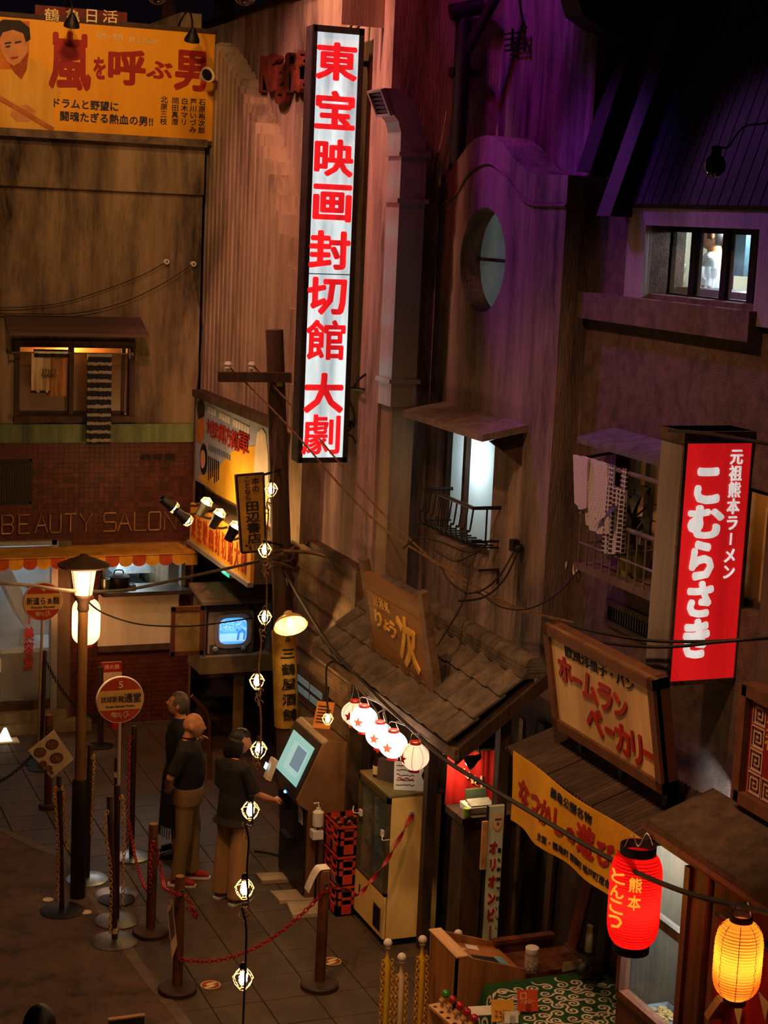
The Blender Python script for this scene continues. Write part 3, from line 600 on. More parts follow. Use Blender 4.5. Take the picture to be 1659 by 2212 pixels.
t = thing('salon_characters', 'small dark characters high on the red tiled wall', 'sign', PY(340, 990, YW))
textY('美容室', YW-.013, (302, 980), (378, 993), ink_black, t, .01, .02)
# ================================================================ LEFT BUILDING: AWNING
ay = YW-.46; az1 = PY(300, 1176, YW).z; az0 = PY(300, 1199, ay).z; av = PY(300, 1226, ay).z
ax1 = PY(427, 1196, ay).x; awn_y = mat('awning_yellow', C('#d39a1e'), C('#a8731a'), 6, .8, bump=.1); awn_r = mat('awning_red', C('#b4491c'), C('#8c3413'), 6, .8, bump=.1)
t = thing('shop_awning', 'striped orange and yellow awning with a scalloped valance', 'awning', (3.9, YW, az0))
sw = PY(277, 1215, ay).x-PY(248, 1215, ay).x; nst = 17
for i in range(nst):
    xb = ax1-.15-i*sw; xa = xb-sw; m = (awn_y, awn_r)[i % 2]
    build('canvas_strip', B().obox((xa, YW, az1), (sw, 0, 0), (0, ay-YW, az0-az1), (0, 0, .012)), mat('awning_canvas', C('#b98a2a'), C('#8f5f1c'), 5, .85, bump=.1), t)
    pts = [V((xa, ay, az0)), V((xb, ay, az0))] + [V(((xa+xb)/2+math.cos(q)*sw/2, ay, av+.07-math.sin(q)*.055)) for q in [math.pi*k/8 for k in range(9)]]
    build('scallop', B().plate(pts, (0, .008, 0)), m, t)
build('canvas_strip', B().obox((ax1-.15, YW, az1), (.02, 0, 0), (.13, ay-YW, az0-az1), (0, 0, .012)).add([(ax1-.15, YW, az1), (ax1-.02, ay, az0), (ax1-.15, ay, az0)], [(0, 1, 2)]), awn_y, t)
build('valance_end', B().box(ax1-.15, ax1, ay, ay+.008, av+.01, az0), awn_y, t)
build('frame', B().tube([(1.6, ay+.01, az0-.01), (ax1, ay+.01, az0-.01)], .012).tube([(ax1-.1, YW, az1-.03), (ax1-.02, ay, az0-.02)], .01), metal_dk, t)
# ================================================================ LEFT BUILDING: KITCHEN COUNTER AND DOOR
kit = mat('kitchen_white', C('#c9ced0'), C('#aab0b3'), 2, .4, bump=.03)
struct('wall_kitchen_back', B().box(1.8, XR-.26, 21.94, 21.99, .02, 2.85), kit, 'white back wall of the lit kitchen')
struct('wall_kitchen_end', B().box(1.75, 1.8, YW+.26, 21.94, .02, 2.85), kit, 'white end wall of the lit kitchen')
struct('ceiling_kitchen', B().box(1.75, XR-.26, YW+.26, 21.99, 2.86, 2.9), kit, 'white ceiling of the lit kitchen')
struct('floor_kitchen', B().box(1.75, XR-.26, YW+.26, 21.99, -.005, .015), kit, 'pale floor of the lit kitchen')
struct('wall_kitchen_partition', B().box(dx1+.25, dx1+.3, YW+.25, 22, 0, 2.85), kit, 'white partition between salon door and kitchen')
point('kitchen_lamp', ((kx0+kx1)/2, 21.2, 2.55), COOL, 32, .2); point('salon_lamp', ((dx0+dx1)/2+.2, 21.3, 2.6), COOL, 13, .2)
t = thing('window_3', None, None, ((kx0+kx1)/2, YW, kz0)); t['kind'] = 'structure'; t['label'] = 'kitchen serving window under the striped awning'
build('frame', B().box(kx0, kx0+.04, YW-.02, YW+.1, kz0, kz1).box(kx1-.05, kx1, YW-.03, YW+.1, kz0, kz1).box(kx0, kx1, YW-.02, YW+.1, kz1-.04, kz1), metal_grey, t)
build('pane', B().box(kx0+.6, kx1-.04, YW+.03, YW+.036, kz0, kz1), glass('clear_pane', C('#cfe0e2'), .12), t)
cz = PY(300, 1262, YW-.2).z
t = thing('serving_counter', 'dark serving counter with a white panel front', 'counter', ((kx0+kx1)/2, YW-.1, PY(300, 1390, YW-.05).z))
build('worktop', B().obox((kx0-.05, YW-.30, kz0+.0), (kx1-kx0+.08, 0, 0), (0, .5, 0), (0, 0, .05)), mat('counter_dark', C('#3a2f28'), C('#251d18'), 5, .4), t)
pz0 = PY(300, 1392, YW-.06).z
build('front_panel', B().box(PY(212, 1330, YW-.06).x, PY(386, 1330, YW-.06).x, YW-.06, YW-.012, pz0, kz0-.02), mat('panel_white', C('#d0c6b6'), C('#b4a894'), 2.5, .3, 'streak', .04), t)
build('skirting', B().box(PY(212, 1330, YW-.06).x, PY(386, 1330, YW-.06).x, YW-.065, YW-.012, pz0-.08, pz0), metal_rust, t)
# pots on the counter and steel fittings inside
c = V((PY(255, 1255, YW+.05).x, YW+.02, kz0+.05))
t = thing('stock_pot', 'dark lidded stock pot on the serving counter', 'pot', c)
build('body', B().lathe([(.001, 0), (.12, 0), (.135, .03), (.135, .13), (.001, .135)], c, 20), metal_dk, t, True); build('lid', B().lathe([(.135, .135), (.1, .16), (.03, .175), (.001, .175)], c, 20, caps=False), metal_rust, t, True)
build('handle', B().tube(smoothline([c+V((-.06, 0, .17)), c+V((-.04, 0, .21)), c+V((.04, 0, .21)), c+V((.06, 0, .17))], 4), .008), black_m, t)
for q, (px, r, h) in enumerate([(222, .06, .14), (280, .05, .06)]):
    c = V((PY(px, 1258, YW+.02).x, YW-.1, kz0+.05)); solo('counter_bowl', B().lathe([(.001, 0), (r*.7, 0), (r, h*.5), (r, h), (r*.9, h), (r*.8, h*.2), (.001, h*.15)], c, 16), steel, ['tall steel canister at the end of the serving counter', 'low steel bowl beside the stock pot'][q], 'bowl', smooth=True)
t = thing('range_hood', 'stainless steel cooking hood inside the lit kitchen', 'hood', (kx0+.6, 21.3, 1.8))
build('canopy', B().rings([[V((kx0+.3, 20.9, 1.75)), V((kx1-.2, 20.9, 1.75)), V((kx1-.2, 21.9, 1.75)), V((kx0+.3, 21.9, 1.75))], [V((kx0+.6, 21.3, 2.15)), V((kx1-.4, 21.3, 2.15)), V((kx1-.4, 21.9, 2.15)), V((kx0+.6, 21.9, 2.15))]]), steel, t)
build('duct', B().box(kx0+.7, kx1-.5, 21.4, 21.9, 2.15, 2.85), steel, t)
t = thing('kitchen_range', 'stainless kitchen range inside the serving window', 'stove', (kx0+.6, 21.4, 0.02))
build('body', B().box(kx0+.1, kx1-.2, 21.1, 21.9, .02, 1.5), steel, t); build('tray', B().box(kx0+.45, kx1-.25, 21.0, 21.5, 1.5, 1.56), metal_grey, t)
t = thing('door_1', None, None, ((dx0+dx1)/2, YW, .26)); t['kind'] = 'structure'; t['label'] = 'glazed salon door with red characters on the glass'
build('frame', B().box(dx1-.06, dx1+.02, YW-.05, YW+.1, .26, dz1).box(dx0, dx0+.06, YW-.05, YW+.1, .26, dz1).box(dx0, dx1, YW-.05, YW+.1, dz1-.05, dz1), metal_grey, t)
build('jamb', B().box(dx1+.02, dx1+.17, YW-.06, YW+.05, 0, dz1), mat('jamb_metal', C('#6a5a48'), C('#4b3e31'), 5, .5, 'streak', .1, metal=.3), t)
build('pane', B().box(dx0+.05, dx1-.05, YW+.0, YW+.006, .3, dz1-.05), glass('door_glass', C('#d6e4e0'), .16), t)
build('kick_rail', B().box(dx0, dx1, YW-.03, YW+.05, .26, .38), metal_rust, t)
red_vinyl = mat('vinyl_red', C('#b3332a'), C('#992a22'), 5, .5, bump=0)  # plain red vinyl for the door characters
vtext('ニュー美容室', PY(65, 1258, YW-.01), PY(61, 1448, YW-.01), .125, YX, red_vinyl, t, .03, .004)
# salon inside: slanting stair soffit, counter, jars
t = thing('salon_stair', 'white slanting stair underside inside the salon door', 'stair', (3.4, 21.0, .02))
build('soffit', B().obox((3.0, 20.75, 2.45), (.6, 0, -1.3), (0, .8, 0), (.12, 0, .12)), kit, t); build('post', B().box(3.02, 3.1, 21.4, 21.5, .02, 2.4), kit, t)
t = thing('salon_counter', 'low brown counter inside the salon door', 'counter', (3.4, 20.9, .02))
build('body', B().box(3.35, dx1+.1, 20.7, 21.3, .02, .85), wood_red, t); build('top', B().box(3.3, dx1+.12, 20.66, 21.32, .85, .9), kit, t)
for q, (px, py) in enumerate([(22, 1262), (46, 1300), (88, 1340)]):
    c = PY(px, py, 20.95) if q < 2 else V((3.62, 20.9, 1.0)); solo('storage_jar', B().lathe([(.001, -.1), (.06, -.1), (.065, -.08), (.065, .03), (.04, .06), (.04, .09), (.001, .09)], c, 16), mat('jar_plastic', C('#b9c6c8'), C('#98a6a8'), 4, .3, bump=0), ['translucent jar hanging highest by the salon stair', 'translucent jar hanging in the middle by the salon stair', 'translucent jar standing on the salon counter'][q], 'jar', 'jars inside the salon door', True)
st0 = PZ(0, 1590); sy = PZ(150, 1578).y
struct('trim_door_step', B().box(2.0, dx1+.42, sy-.05, YW-.01, -.01, .13).box(2.0, dx1+.12, YW-.14, YW, .13, .26), mat('step_stone', C('#7d6c4e'), C('#5b4d36'), 5, .7, bump=.3), 'worn stone step at the salon door')
# ================================================================ THEATRE: RIBBED CLADDING
clad = mat('cladding_beige', C('#b79c84'), C('#8a715c'), 4, .8, 'streak', .2, 40, contrast=.8, dirt=C('#3d2b22'), dirt_amt=.7)
prof = [(452, 88), (470, 96), (486, 118), (500, 140), (516, 172), (532, 205), (546, 238), (560, 275), (572, 312), (584, 352), (592, 388), (600, 425), (608, 465), (616, 515), (622, 565), (628, 620), (633, 690), (638, 770), (640, 840)]
XC = 5.64
def prof_y(x):
    for (a, b), (c, d) in zip(prof, prof[1:]):
        if a <= x <= c: return b+(d-b)*(x-a)/(c-a)
    return prof[-1][1]
zb = PX(500, 890, 5.5).z
cl = struct('wall_theatre_cladding', B().box(XC+.06, X1, 16.55, YW-.0, zb-1.15, zb+.1), clad, 'beige wall block under the ribbed cladding')
x = 455.0; prev = PX(446, 300, XC).y
while x < 641:
    p = PX(x, prof_y(x), XC); wdt = max(.05, prev-p.y)
    build('cladding_rib', B().box(XC, X1, p.y+wdt*.34, prev, zb-.02, p.z), clad, cl)
    build('cladding_groove', B().box(XC+.05, X1, p.y, p.y+wdt*.34, zb-.02, p.z-.03), clad, cl); prev = p.y; x += 8.4
# ================================================================ THEATRE: FILM POSTER
XP = 5.5; pa, pb = PX(425, 856, XP), PX(582, 926, XP); pz1, pz0 = pa.z, PX(420, 1036, XP).z; py1, py0 = pa.y, 16.95
t = thing('film_poster', 'large film poster with red title on the theatre wall', 'poster', (XP, (py0+py1)/2, pz0))
build('panel', B().box(XP, XP+.05, py0, py1, pz0, pz1), mat('poster_sky', C('#9aa0b4'), C('#83889c'), 2, .6, bump=0), t)
build('frame', B().box(XP-.05, XP+.1, py0-.02, py1+.03, pz1, pz1+.08).box(XP-.02, XP+.07, py1, py1+.03, pz0, pz1), wood_dk, t)
for y in (19.4, 18.2, 17.3): build('bracket', B().box(XP+.05, 5.70, y, y+.06, pz0+.2, pz0+.26), metal_dk, t)
def flatX(name, pts, m, parent, X, th=.004): return build(name, B().plate([PX(a, b, X) for a, b in pts], (-th, 0, 0)), m, parent)
flatX('flame_lamp_glow', [(424, 1030), (470, 1012), (500, 975), (560, 960), (580, 1000), (578, 1125), (470, 1068)], mat('poster_flame_glow', C('#d8a838'), C('#b98a1e'), 2, .6, bump=0), t, XP-.001, .002)  # printed flame, with the flood lamps' yellow light put into its colour
flatX('printed_dome', [(548, 1040), (551, 975), (556, 935), (566, 925), (574, 938), (579, 985), (580, 1050)], mat('poster_white', C('#d9cbb8'), C('#b8a894'), 3, .6, bump=0), t, XP-.004, .002)
pk = mat('poster_hair', C('#241a18'), C('#181110'), 4, .6, bump=0); ps = mat('poster_skin', C('#d2a585'), C('#b98a68'), 4, .6, bump=0); po = mat('poster_orange', C('#c77a34'), C('#a85f20'), 5, .6, bump=0)
flatX('printed_hair', oval_px(434, 886, 8, 24), pk, t, XP-.004, .002); flatX('printed_dress', [(426, 908), (440, 900), (442, 930), (436, 958), (424, 950)], po, t, XP-.006, .002)
flatX('printed_hair', oval_px(440, 992, 8, 34), pk, t, XP-.004, .002); flatX('printed_face', oval_px(438, 992, 5, 20), ps, t, XP-.006, .002)
for i, (s, tl, br) in enumerate([('地', (447, 903), (466, 948)), ('球', (464, 911), (482, 958)), ('防', (482, 918), (500, 968)), ('衛', (499, 926), (519, 978)), ('軍', (517, 930), (538, 986))]):
    textX(s, XP-.003, tl, br, bill_red, t, .010, .006, name='title_character')
ln = mat('poster_ink_white', C('#cfc9c4'), C('#b5aeaa'), 5, .6, bump=0); lb = mat('poster_ink_blue', C('#5c6680'), C('#4a5470'), 5, .6, bump=0)
sm = B()
for i in range(15):
    if i in (3, 8): continue
    x = 450+i*6; p = PX(x, 877+i*3.1, XP-.003); sm.obox(p, (0, -.075, 0), (0, 0, -.08), (-.003, 0, 0))
build('small_print', sm, ln, t); sm = B()
for i in range(11):
    p = PX(451+i*4.4, 960+i*2.2, XP-.003); sm.obox(p, (0, -.06, 0), (0, 0, -.06), (-.003, 0, 0))
tag(build('small_print', sm, lb, t), kind='stuff'); sm = B()
for c in range(6):
    for r in range(9-(c % 3)):
        p = PX(450+c*4.2, 985+c*2.2+r*5.8, XP-.003); sm.obox(p, (0, -.045, 0), (0, 0, -.028), (-.003, 0, 0))
tag(build('small_print', sm, ink_black, t), kind='stuff')
for o in t.children:
    if o.name.startswith('small_print'): o['kind'] = 'stuff'
# ================================================================ THEATRE: LIT MARQUEE STRIP AND FLOOD LAMPS
XS = 5.3; mz1, mz0 = PX(420, 1091, XS).z, PX(410, 1166, XS).z; my1, my0 = 19.38, PX(540, 1258, XS).y
t = thing('marquee_box', 'long yellow marquee strip with red characters lit by cage lamps', 'sign', (XS+.3, (my0+my1)/2, mz0))
build('face', B().box(XS, XS+.04, my0, my1, mz0, mz1), mat('marquee_yellow', C('#e2a83c'), C('#c98a24'), 3, .6, bump=0), t)
build('box', B().box(XS+.04, 5.69, my0, my1, mz0-.02, mz1), mat('marquee_box_m', C('#6a5848'), C('#4d3f33'), 4, .7), t)
build('rail', B().box(XS-.03, XS+.04, my0, my1+.02, mz0-.05, mz0), metal_grey, t)
gz = (mz1-mz0); chs = '東宝映画封切館大劇'
for i, ch in enumerate(chs):
    y = PX(413, 1130, XS).y - (i+.5)*(my1-.12-my0-.05)/9
    text(ch, V((XS-.001, y, (mz0+mz1)/2-.02)), .185, gz*.66, XX, YU, mat('marquee_red', C('#b8401c'), C('#952f12'), 5, .6, bump=0), t, .018, .005, name='character')
bulb_glow = emit('filament_glow', C('#ffbe6a'), 38)
def flood(px, py, X, aim, label, glow, arm_to):
    c = PX(px, py, X); d = V(aim).normalized(); M = d.to_track_quat('Z', 'Y').to_matrix(); t = thing('flood_lamp', label, 'lamp', c, 'caged flood lamps along the marquee')
    build('housing', B().lathe([(.035, -.16), (.05, -.15), (.055, -.06), (.07, -.02), (.075, .0), (.07, .0), (.05, -.04), (.03, -.08)], c, 16, M, caps=False), black_m, t, True)
    build('bulb', B().ball(c+d*.0, (.045, .045, .045), 12, 8), glow, t, True)
    cg = B()
    for q in range(6):
        a = 2*math.pi*q/6; cg.tube([c+M@V((.075*math.cos(a), .075*math.sin(a), 0)), c+M@V((.06*math.cos(a), .06*math.sin(a), .05)), c+M@V((0, 0, .075))], .004, 4)
    cg.tube([c+M@V((.062*math.cos(a), .062*math.sin(a), .045)) for a in [2*math.pi*i/14 for i in range(15)]], .004, 4)
    build('cage', cg, mat('cage_wire', C('#cdb48a'), C('#a88d62'), 6, .4, metal=.6, bump=0), t)
    e = V(arm_to); build('arm', B().tube(smoothline([c-d*.14, (c-d*.14+e)/2+V((-.05, 0, -.04)), e], 5), .014, 6), black_m, t)
zt = mz1+.0
flood(372, 1094, 4.72, (.75, .1, -.55), 'glowing cage lamp farthest along the arm before the red tiles', bulb_glow, (XS+.2, 19.2, zt))
flood(402, 1122, 4.82, (.75, .0, -.6), 'glowing cage lamp at the start of the marquee strip', bulb_glow, (XS+.2, 18.9, zt))
flood(445, 1088, 5.12, (.45, -.1, .85), 'upturned cage lamp below the poster portrait', bulb_glow, (XS+.2, 18.5, zt))
flood(473, 1113, 5.12, (.45, -.1, .85), 'upturned cage lamp above the middle of the marquee', bulb_glow, (XS+.2, 18.0, zt))
flood(508, 1140, 5.12, (.45, -.1, .85), 'upturned cage lamp beside the yellow bookshop sign', bulb_glow, (XS+.2, 17.5, zt))
for i, (px, py) in enumerate([(372, 1094), (402, 1122), (445, 1088), (473, 1113), (508, 1140)]):
    c = PX(px, py, (4.72, 4.82, 5.12, 5.12, 5.12)[i]); point('flood_light', c+V((.06, -.02, -.06 if i < 2 else .1)), (1, .62, .22), 7 if i < 2 else 5.5, .03)
# ================================================================ UTILITY POLE
YP = 16.45; ptop = PY(593, 712, YP); plow = PY(617, 1500, YP); pdir = (plow-ptop)/(plow.z-ptop.z); pbot = ptop+pdir*(0-ptop.z)
t = thing('utility_pole', 'leaning dark wooden utility pole with crossarm and tin sleeve', 'pole', pbot)
def onp(z): return ptop+pdir*(z-ptop.z)
pole_o = build('shaft', B().tube([pbot, onp(1.5), onp(3.2), ptop], [.115, .11, .1, .088], 16), mat('pole_wood', C('#5a4432'), C('#372920'), 8, .85, 'grain_z', .4, 40), t, True)
za = PY(545, 815, YP-.12).z
xa0, xa1 = PY(473, 815, YP-.12).x, PY(626, 812, YP-.12).x
arm = build('crossarm', B().box(xa0, xa1, YP-.17, YP-.08, za-.045, za+.05), wood_dk, t)
for px in (492, 543):
    c = V((PY(px, 800, YP-.12).x, YP-.125, za+.05)); build('insulator', B().lathe([(.012, 0), (.012, .04), (.035, .04), (.03, .06), (.04, .075), (.03, .1), (.012, .105)], c, 12), white_p, arm, True)
z = PY(625, 826, YP-.1).z; c = onp(z)
build('tag_plate', B().box(c.x-.03, c.x+.03, YP-.115, YP-.1, z-.04, z+.04), ivory, t)
zs0, zs1 = PY(630, 1572, YP-.1).z, PY(618, 1368, YP-.1).z
slv = build('tin_sleeve', B().tube([onp(zs0), onp((zs0+zs1)/2), onp(zs1)], .128, 24), mat('sleeve_yellow', C('#c49a3e'), C('#94702a'), 5, .6, dirt=C('#4a3419'), dirt_amt=.6), t, True)
b = B()
for i, ch in enumerate('三鶴屋酒舗'):
    z = zs1-.13-(i+.5)*(zs1-zs0-.2)/5.0; c0 = onp(z)
    def warp(p, c0=c0):
        a = (p.x-c0.x)/.13; rr = .129+(c0.y-.0-p.y); rr = .130+(-(p.y-c0.y)-0)*1.0
        return V((c0.x+math.sin(a)*rr, c0.y-math.cos(a)*rr, p.z))
    if ch == '三':
        for dz, hw in ((.042, .06), (0, .045), (-.042, .075)): b.tube([V((c0.x+math.sin(a)*.131, c0.y-math.cos(a)*.131, z+dz)) for a in [hw/.13*(-1+k/4) for k in range(9)]], .010, 4)
        continue
    put_text(b, ch, c0, .15, .12, YX, YU, .008, .008, warp=warp)
build('lettering', b, ink_black, slv, recalc=False)
b = B(); c0 = onp(zs1-.06); put_text(b, '品', c0, .05, .05, YX, YU, .01, .004, warp=lambda p: V((c0.x+math.sin((p.x-c0.x)/.13)*(.13-(p.y-c0.y)), c0.y-math.cos((p.x-c0.x)/.13)*(.13-(p.y-c0.y)), p.z)))
build('lettering', b, ink_black, slv, recalc=False)
# transformer style bundle of wires round the pole
b = B(); zc = PY(600, 1205, YP).z
for i in range(7):
    c = onp(zc+random.uniform(-.12, .12)); r = .12+random.uniform(0, .05); ph = random.random()*6
    b.tube([c+V((r*math.cos(a+ph), r*math.sin(a+ph), .04*math.sin(2*a+ph))) for a in [5.6*k/16 for k in range(17)]], .008, 5)
build('wire_coil', b, rope_m, t)
# bookshop sign
YK = 16.15; q = [PY(510, 1027, YK), PY(569, 1022, YK), PY(574, 1189, YK), PY(522, 1194, YK)]
t = thing('bookshop_sign', 'narrow yellow sign with black brush characters hung on the pole', 'sign', (q[0]+q[2])/2-V((0, 0, .4)))
sg = build('panel', B().plate(q, (0, .07, 0)), mat('sign_mustard', C('#b98a2e'), C('#8f671c'), 4, .65, dirt=C('#5a3f16'), dirt_amt=.6), t)
ctr = sum(q, V())/4; ux = (q[1]-q[0]).normalized(); uy = (q[0]-q[3]).normalized(); wd_ = (q[1]-q[0]).length; ht = (q[0]-q[3]).length
b = B()
for i in range(4):
    a, c = q[i], q[(i+1) % 4]; b.tube([a-V((0, .004, 0)), c-V((0, .004, 0))], .011, 4)
build('frame', b, metal_dk, t)
def pt(u, v): return q[3]+ux*(u*wd_)+uy*(v*ht)-V((0, .002, 0))
vtext('本の', pt(.68, .96), pt(.68, .76), .085, ux, ink_black, t, .012, .004, uy=uy); vtext('ことなら', pt(.38, .98), pt(.37, .66), .075, ux, ink_black, t, .012, .004, uy=uy)
vtext('田辺書店', pt(.5, .66), pt(.5, .10), .15, ux, ink_black, t, .022, .004, uy=uy)
text('℡6 1374', pt(.5, .06), .2, .06, ux, uy, ink_black, t, .012, .004)
build('bracket', B().tube([pt(1, .97)+V((0, .03, 0)), onp(q[1].z)+V((0, -.08, 0))], .012).tube([pt(1, .1)+V((0, .03, 0)), onp(q[2].z)+V((0, -.08, 0))], .012), metal_dk, t)
# enamel lamp on the pole
LC = PY(628, 1352, 15.85); n = V((-.05, -.75, -.66)).normalized(); M = (-n).to_track_quat('Z', 'Y').to_matrix()
t = thing('enamel_lamp', 'white enamel street lamp shade hung from the pole', 'lamp', LC)
build('shade', B().lathe([(.172, 0), (.168, .02), (.14, .06), (.09, .10), (.05, .125), (.045, .16), (.02, .17), (.02, .165), (.04, .155), (.045, .12), (.085, .095), (.135, .055), (.16, .015)], LC, 28, M, caps=False), mat('enamel_cream', C('#d8b878'), C('#c09c58'), 3, .3, bump=.02), t, True)
build('bulb', B().ball(LC-n*.05, (.035, .035, .05), 12, 8), emit('enamel_bulb', C('#ffcf80'), 14), t, True)
build('arm', B().tube(smoothline([LC-n*.17, LC-n*.26+V((0, 0, .06)), PY(622, 1260, 16.1), onp(PY(612, 1230, YP).z)], 6), .012), metal_dk, t)
point('enamel_light', LC+n*.03, (1, .62, .24), 8, .03)
# ================================================================ TALL LIT SIGN
YS_ = 15.5; sa, sb = PY(678, 60, YS_), PY(746, 992, YS_); tx0, tx1 = 5.30, 5.79; tz0, tz1 = sb.z, sa.z
dep = PX(629, 990, tx0).y
t = thing('tall_theatre_sign', 'tall white lightbox sign with glowing red characters on the theatre wall', 'sign', (tx1, YS_, tz0))
build('case', B().box(tx0-.0, tx1+.0, YS_+.015, min(dep, 15.95), tz0-.03, tz1+.03), mat('sign_case', C('#3a2c30'), C('#251b1f'), 5, .7), t)
b = B().box(tx0-.01, tx0+.035, YS_-.012, YS_+.02, tz0-.03, tz1+.03).box(tx1-.04, tx1+.01, YS_-.012, YS_+.02, tz0-.03, tz1+.03).box(tx0, tx1, YS_-.012, YS_+.02, tz1-.03, tz1+.03).box(tx0, tx1, YS_-.012, YS_+.02, tz0-.03, tz0+.02)
build('frame', b, mat('sign_frame', C('#2a2426'), C('#1c1719'), 5, .6), t)
zsm = PY(700, 592, YS_).z; pan = emit('lightbox_white', C('#e2efee'), .52, C('#8fa6ac'), 7)
build('light_panel', B().box(tx0+.035, tx1-.04, YS_, YS_+.015, zsm+.005, tz1-.03), pan, t); build('light_panel', B().box(tx0+.035, tx1-.04, YS_, YS_+.015, tz0+.02, zsm-.005), pan, t)
redc = emit('lightbox_red', (.9, .012, .015, 1), .5, (.45, .006, .01, 1), 6)
for ch, x0, y0, x1_, y1 in [('東', 683, 88, 770, 178), ('宝', 681, 193, 765, 283), ('映', 680, 298, 761, 384), ('画', 677, 396, 757, 481), ('封', 668, 496, 754, 584), ('切', 664, 597, 746, 681), ('館', 662, 690, 743, 778), ('大', 657, 805, 740, 892), ('劇', 653, 895, 732, 981)]:
    textY(ch, YS_-.001, (x0, y0), (x1_, y1), redc, t, {'館': .024, '劇': .016}.get(ch, .034), .012, name='character')
build('bracket', B().box(tx1, X1, 15.6, 15.66, tz1-.3, tz1-.25).box(tx1, X1, 15.6, 15.66, tz0+.3, tz0+.36), metal_dk, t)
build('bracket', B().tube([(tx1-.1, 15.6, tz1+.03), PY(800, -20, 15.6)], .012), metal_dk, t); build('bracket', B().tube([(tx1-.03, 15.6, tz1+.03), PY(830, -20, 15.6)], .012), metal_dk, t)
wire('sign_cable', [PY(x, y, 15.55) for x, y in [(748, 845), (756, 870), (765, 900), (758, 925), (750, 935), (762, 945), (768, 958)]], .01, 'short frayed black cable beside the tall sign')
solo('wall_bracket', B().tube([PX(750, 838, X1-.05), PX(788, 842, X1)], .015).tube([PX(765, 835, X1-.05), PX(772, 822, X1-.1), PX(790, 808, X1)], .012), metal_dk, 'small rusty bracket with loose wire beside the tall sign', 'bracket')
# red script letters on the wall
t = thing('script_lettering', 'red raised script letters on the theatre wall', 'sign', PX(615, 225, X1))
for ch, tl, br in [('N', (577, 122), (598, 198)), ('i', (600, 122), (612, 198)), ('g', (611, 140), (634, 226)), ('h', (632, 116), (652, 200)), ('t', (652, 112), (668, 200))]:
    textX(ch, X1-.001, tl, br, mat('script_red', C('#702a22'), C('#4a1a14'), 6, .7), t, .04, .07, name='letter')
# small lit panel above
ha, hb = PY(742, -60, 15.25), PY(835, 61, 15.25)
t = thing('zinc_sheet', 'pale metal sheet hanging above the tall sign', 'sheet', ((ha.x+hb.x)/2, 15.25, hb.z))
build('panel', B().box(ha.x, hb.x, 15.25, 15.27, hb.z, ha.z), mat('panel_zinc', C('#b39a80'), C('#8c735c'), 4, .5, 'streak', .1, metal=.2), t); build('hanger', B().box(hb.x-.1, X1+.01, 15.27, 15.3, ha.z-.2, ha.z-.17), metal_dk, t)
# ================================================================ DUCT AND PIPES BETWEEN THEATRE AND TOWER
YD = 14.66; dx_l = PY(863, 430, YD).x; dx_r = PY(918, 430, YD).x
zd = PY(865, 330, YD).z
t = thing('exhaust_duct', 'square galvanised exhaust duct with louvred elbow beside the theatre', 'duct', (6.1, 14.8, 3.0))
outl = [(865, 332), (866, 285), (861, 262), (850, 247), (829, 190), (858, 191), (884, 209), (904, 240), (917, 282), (920, 332)]
build('elbow', B().plate([PY(a, b, YD) for a, b in outl], (0, .32, 0)), metal_grey, t)
build('shaft', B().box(dx_l, dx_r, YD, YD+.32, 4.6, zd), metal_grey, t)
build('shaft', B().box(dx_l+.03, dx_r, YD+.02, YD+.3, 2.6, 4.6), mat('duct_old', C('#8c7358'), C('#665139'), 4, .7, 'streak', .2), t)
for py in (332, 433, 824):
    z = PY(865, py, YD).z; build('flange', B().box(dx_l-.03, dx_r+.03, YD-.025, YD+.335, z-.02, z+.02), metal_grey, t)
m0, m1 = PY(850, 247, YD), PY(829, 190, YD); mu = (m1-m0); mn = V((-mu.z, 0, mu.x)).normalized()
build('louvre_frame', B().obox(m0-mn*0.0-V((0, .02, 0)), mu, (0, .03, 0), mn*.04).obox(m0+V((0, .31, 0)), mu, (0, .03, 0), mn*.04).obox(m0, mu*.08, (0, .32, 0), mn*.04).obox(m0+mu*.92, mu*.08, (0, .32, 0), mn*.04), metal_grey, t)
for i in range(5):
    build('louvre_slat', B().obox(m0+mu*(.14+.16*i), mu*.09, (0, .32, 0), mn*.025), metal_dk, t)
pp = PY(1003, 30, YT-.1); pq = PY(985, 330, YT-.1)
t = thing('vent_pipe', 'dark vertical vent pipe with tee cap on the theatre side wall', 'pipe', (pq.x, YT-.1, 6.0))
build('shaft', B().cyl((pp.x, YT-.1, 5.6), (pp.x, YT-.1, pp.z), .075), black_m, t, True); build('tee', B().cyl((pp.x-.14, YT-.1, pp.z), (pp.x+.16, YT-.16, pp.z+.08), .075), black_m, t, True)
build('clamp', B().box(pp.x-.09, pp.x+.2, YT-.12, YT, pp.z-.55, pp.z-.48), metal_dk, t)
wire('roof_cable', [PY(a, b, 13.6) for a, b in [(1118, -40), (1128, 40), (1138, 62)]], .012, 'black cable dropping to the small antenna grid')
pts = [PY(1012, 105, 14.7), PY(1030, 70, 14.6), PY(1078, -20, 14.4)]
solo('thick_hose', B().tube(smoothline(pts, 5), .05, 10), black_m, 'thick black hose rising from the vent pipe', 'hose', smooth=True)
t = thing('antenna_grid', 'small dark antenna grid before the violet wall', 'antenna', PX(1115, 110, 6.9))
for yy in (72, 84, 97, 108): build('rod', B().tube([PX(1090, yy+2, 6.9), PX(1136, yy-4, 6.9)], .010, 5), metal_dk, t)
for xx in (1108, 1134): build('mast', B().tube([PX(xx, 62, 6.9), PX(xx-1, 112, 6.9)], .014, 5), metal_dk, t)
build('wall_arm', B().tube([PX(1134, 90, 6.9), PX(1134, 90, 6.98)], .014, 5), metal_dk, t)
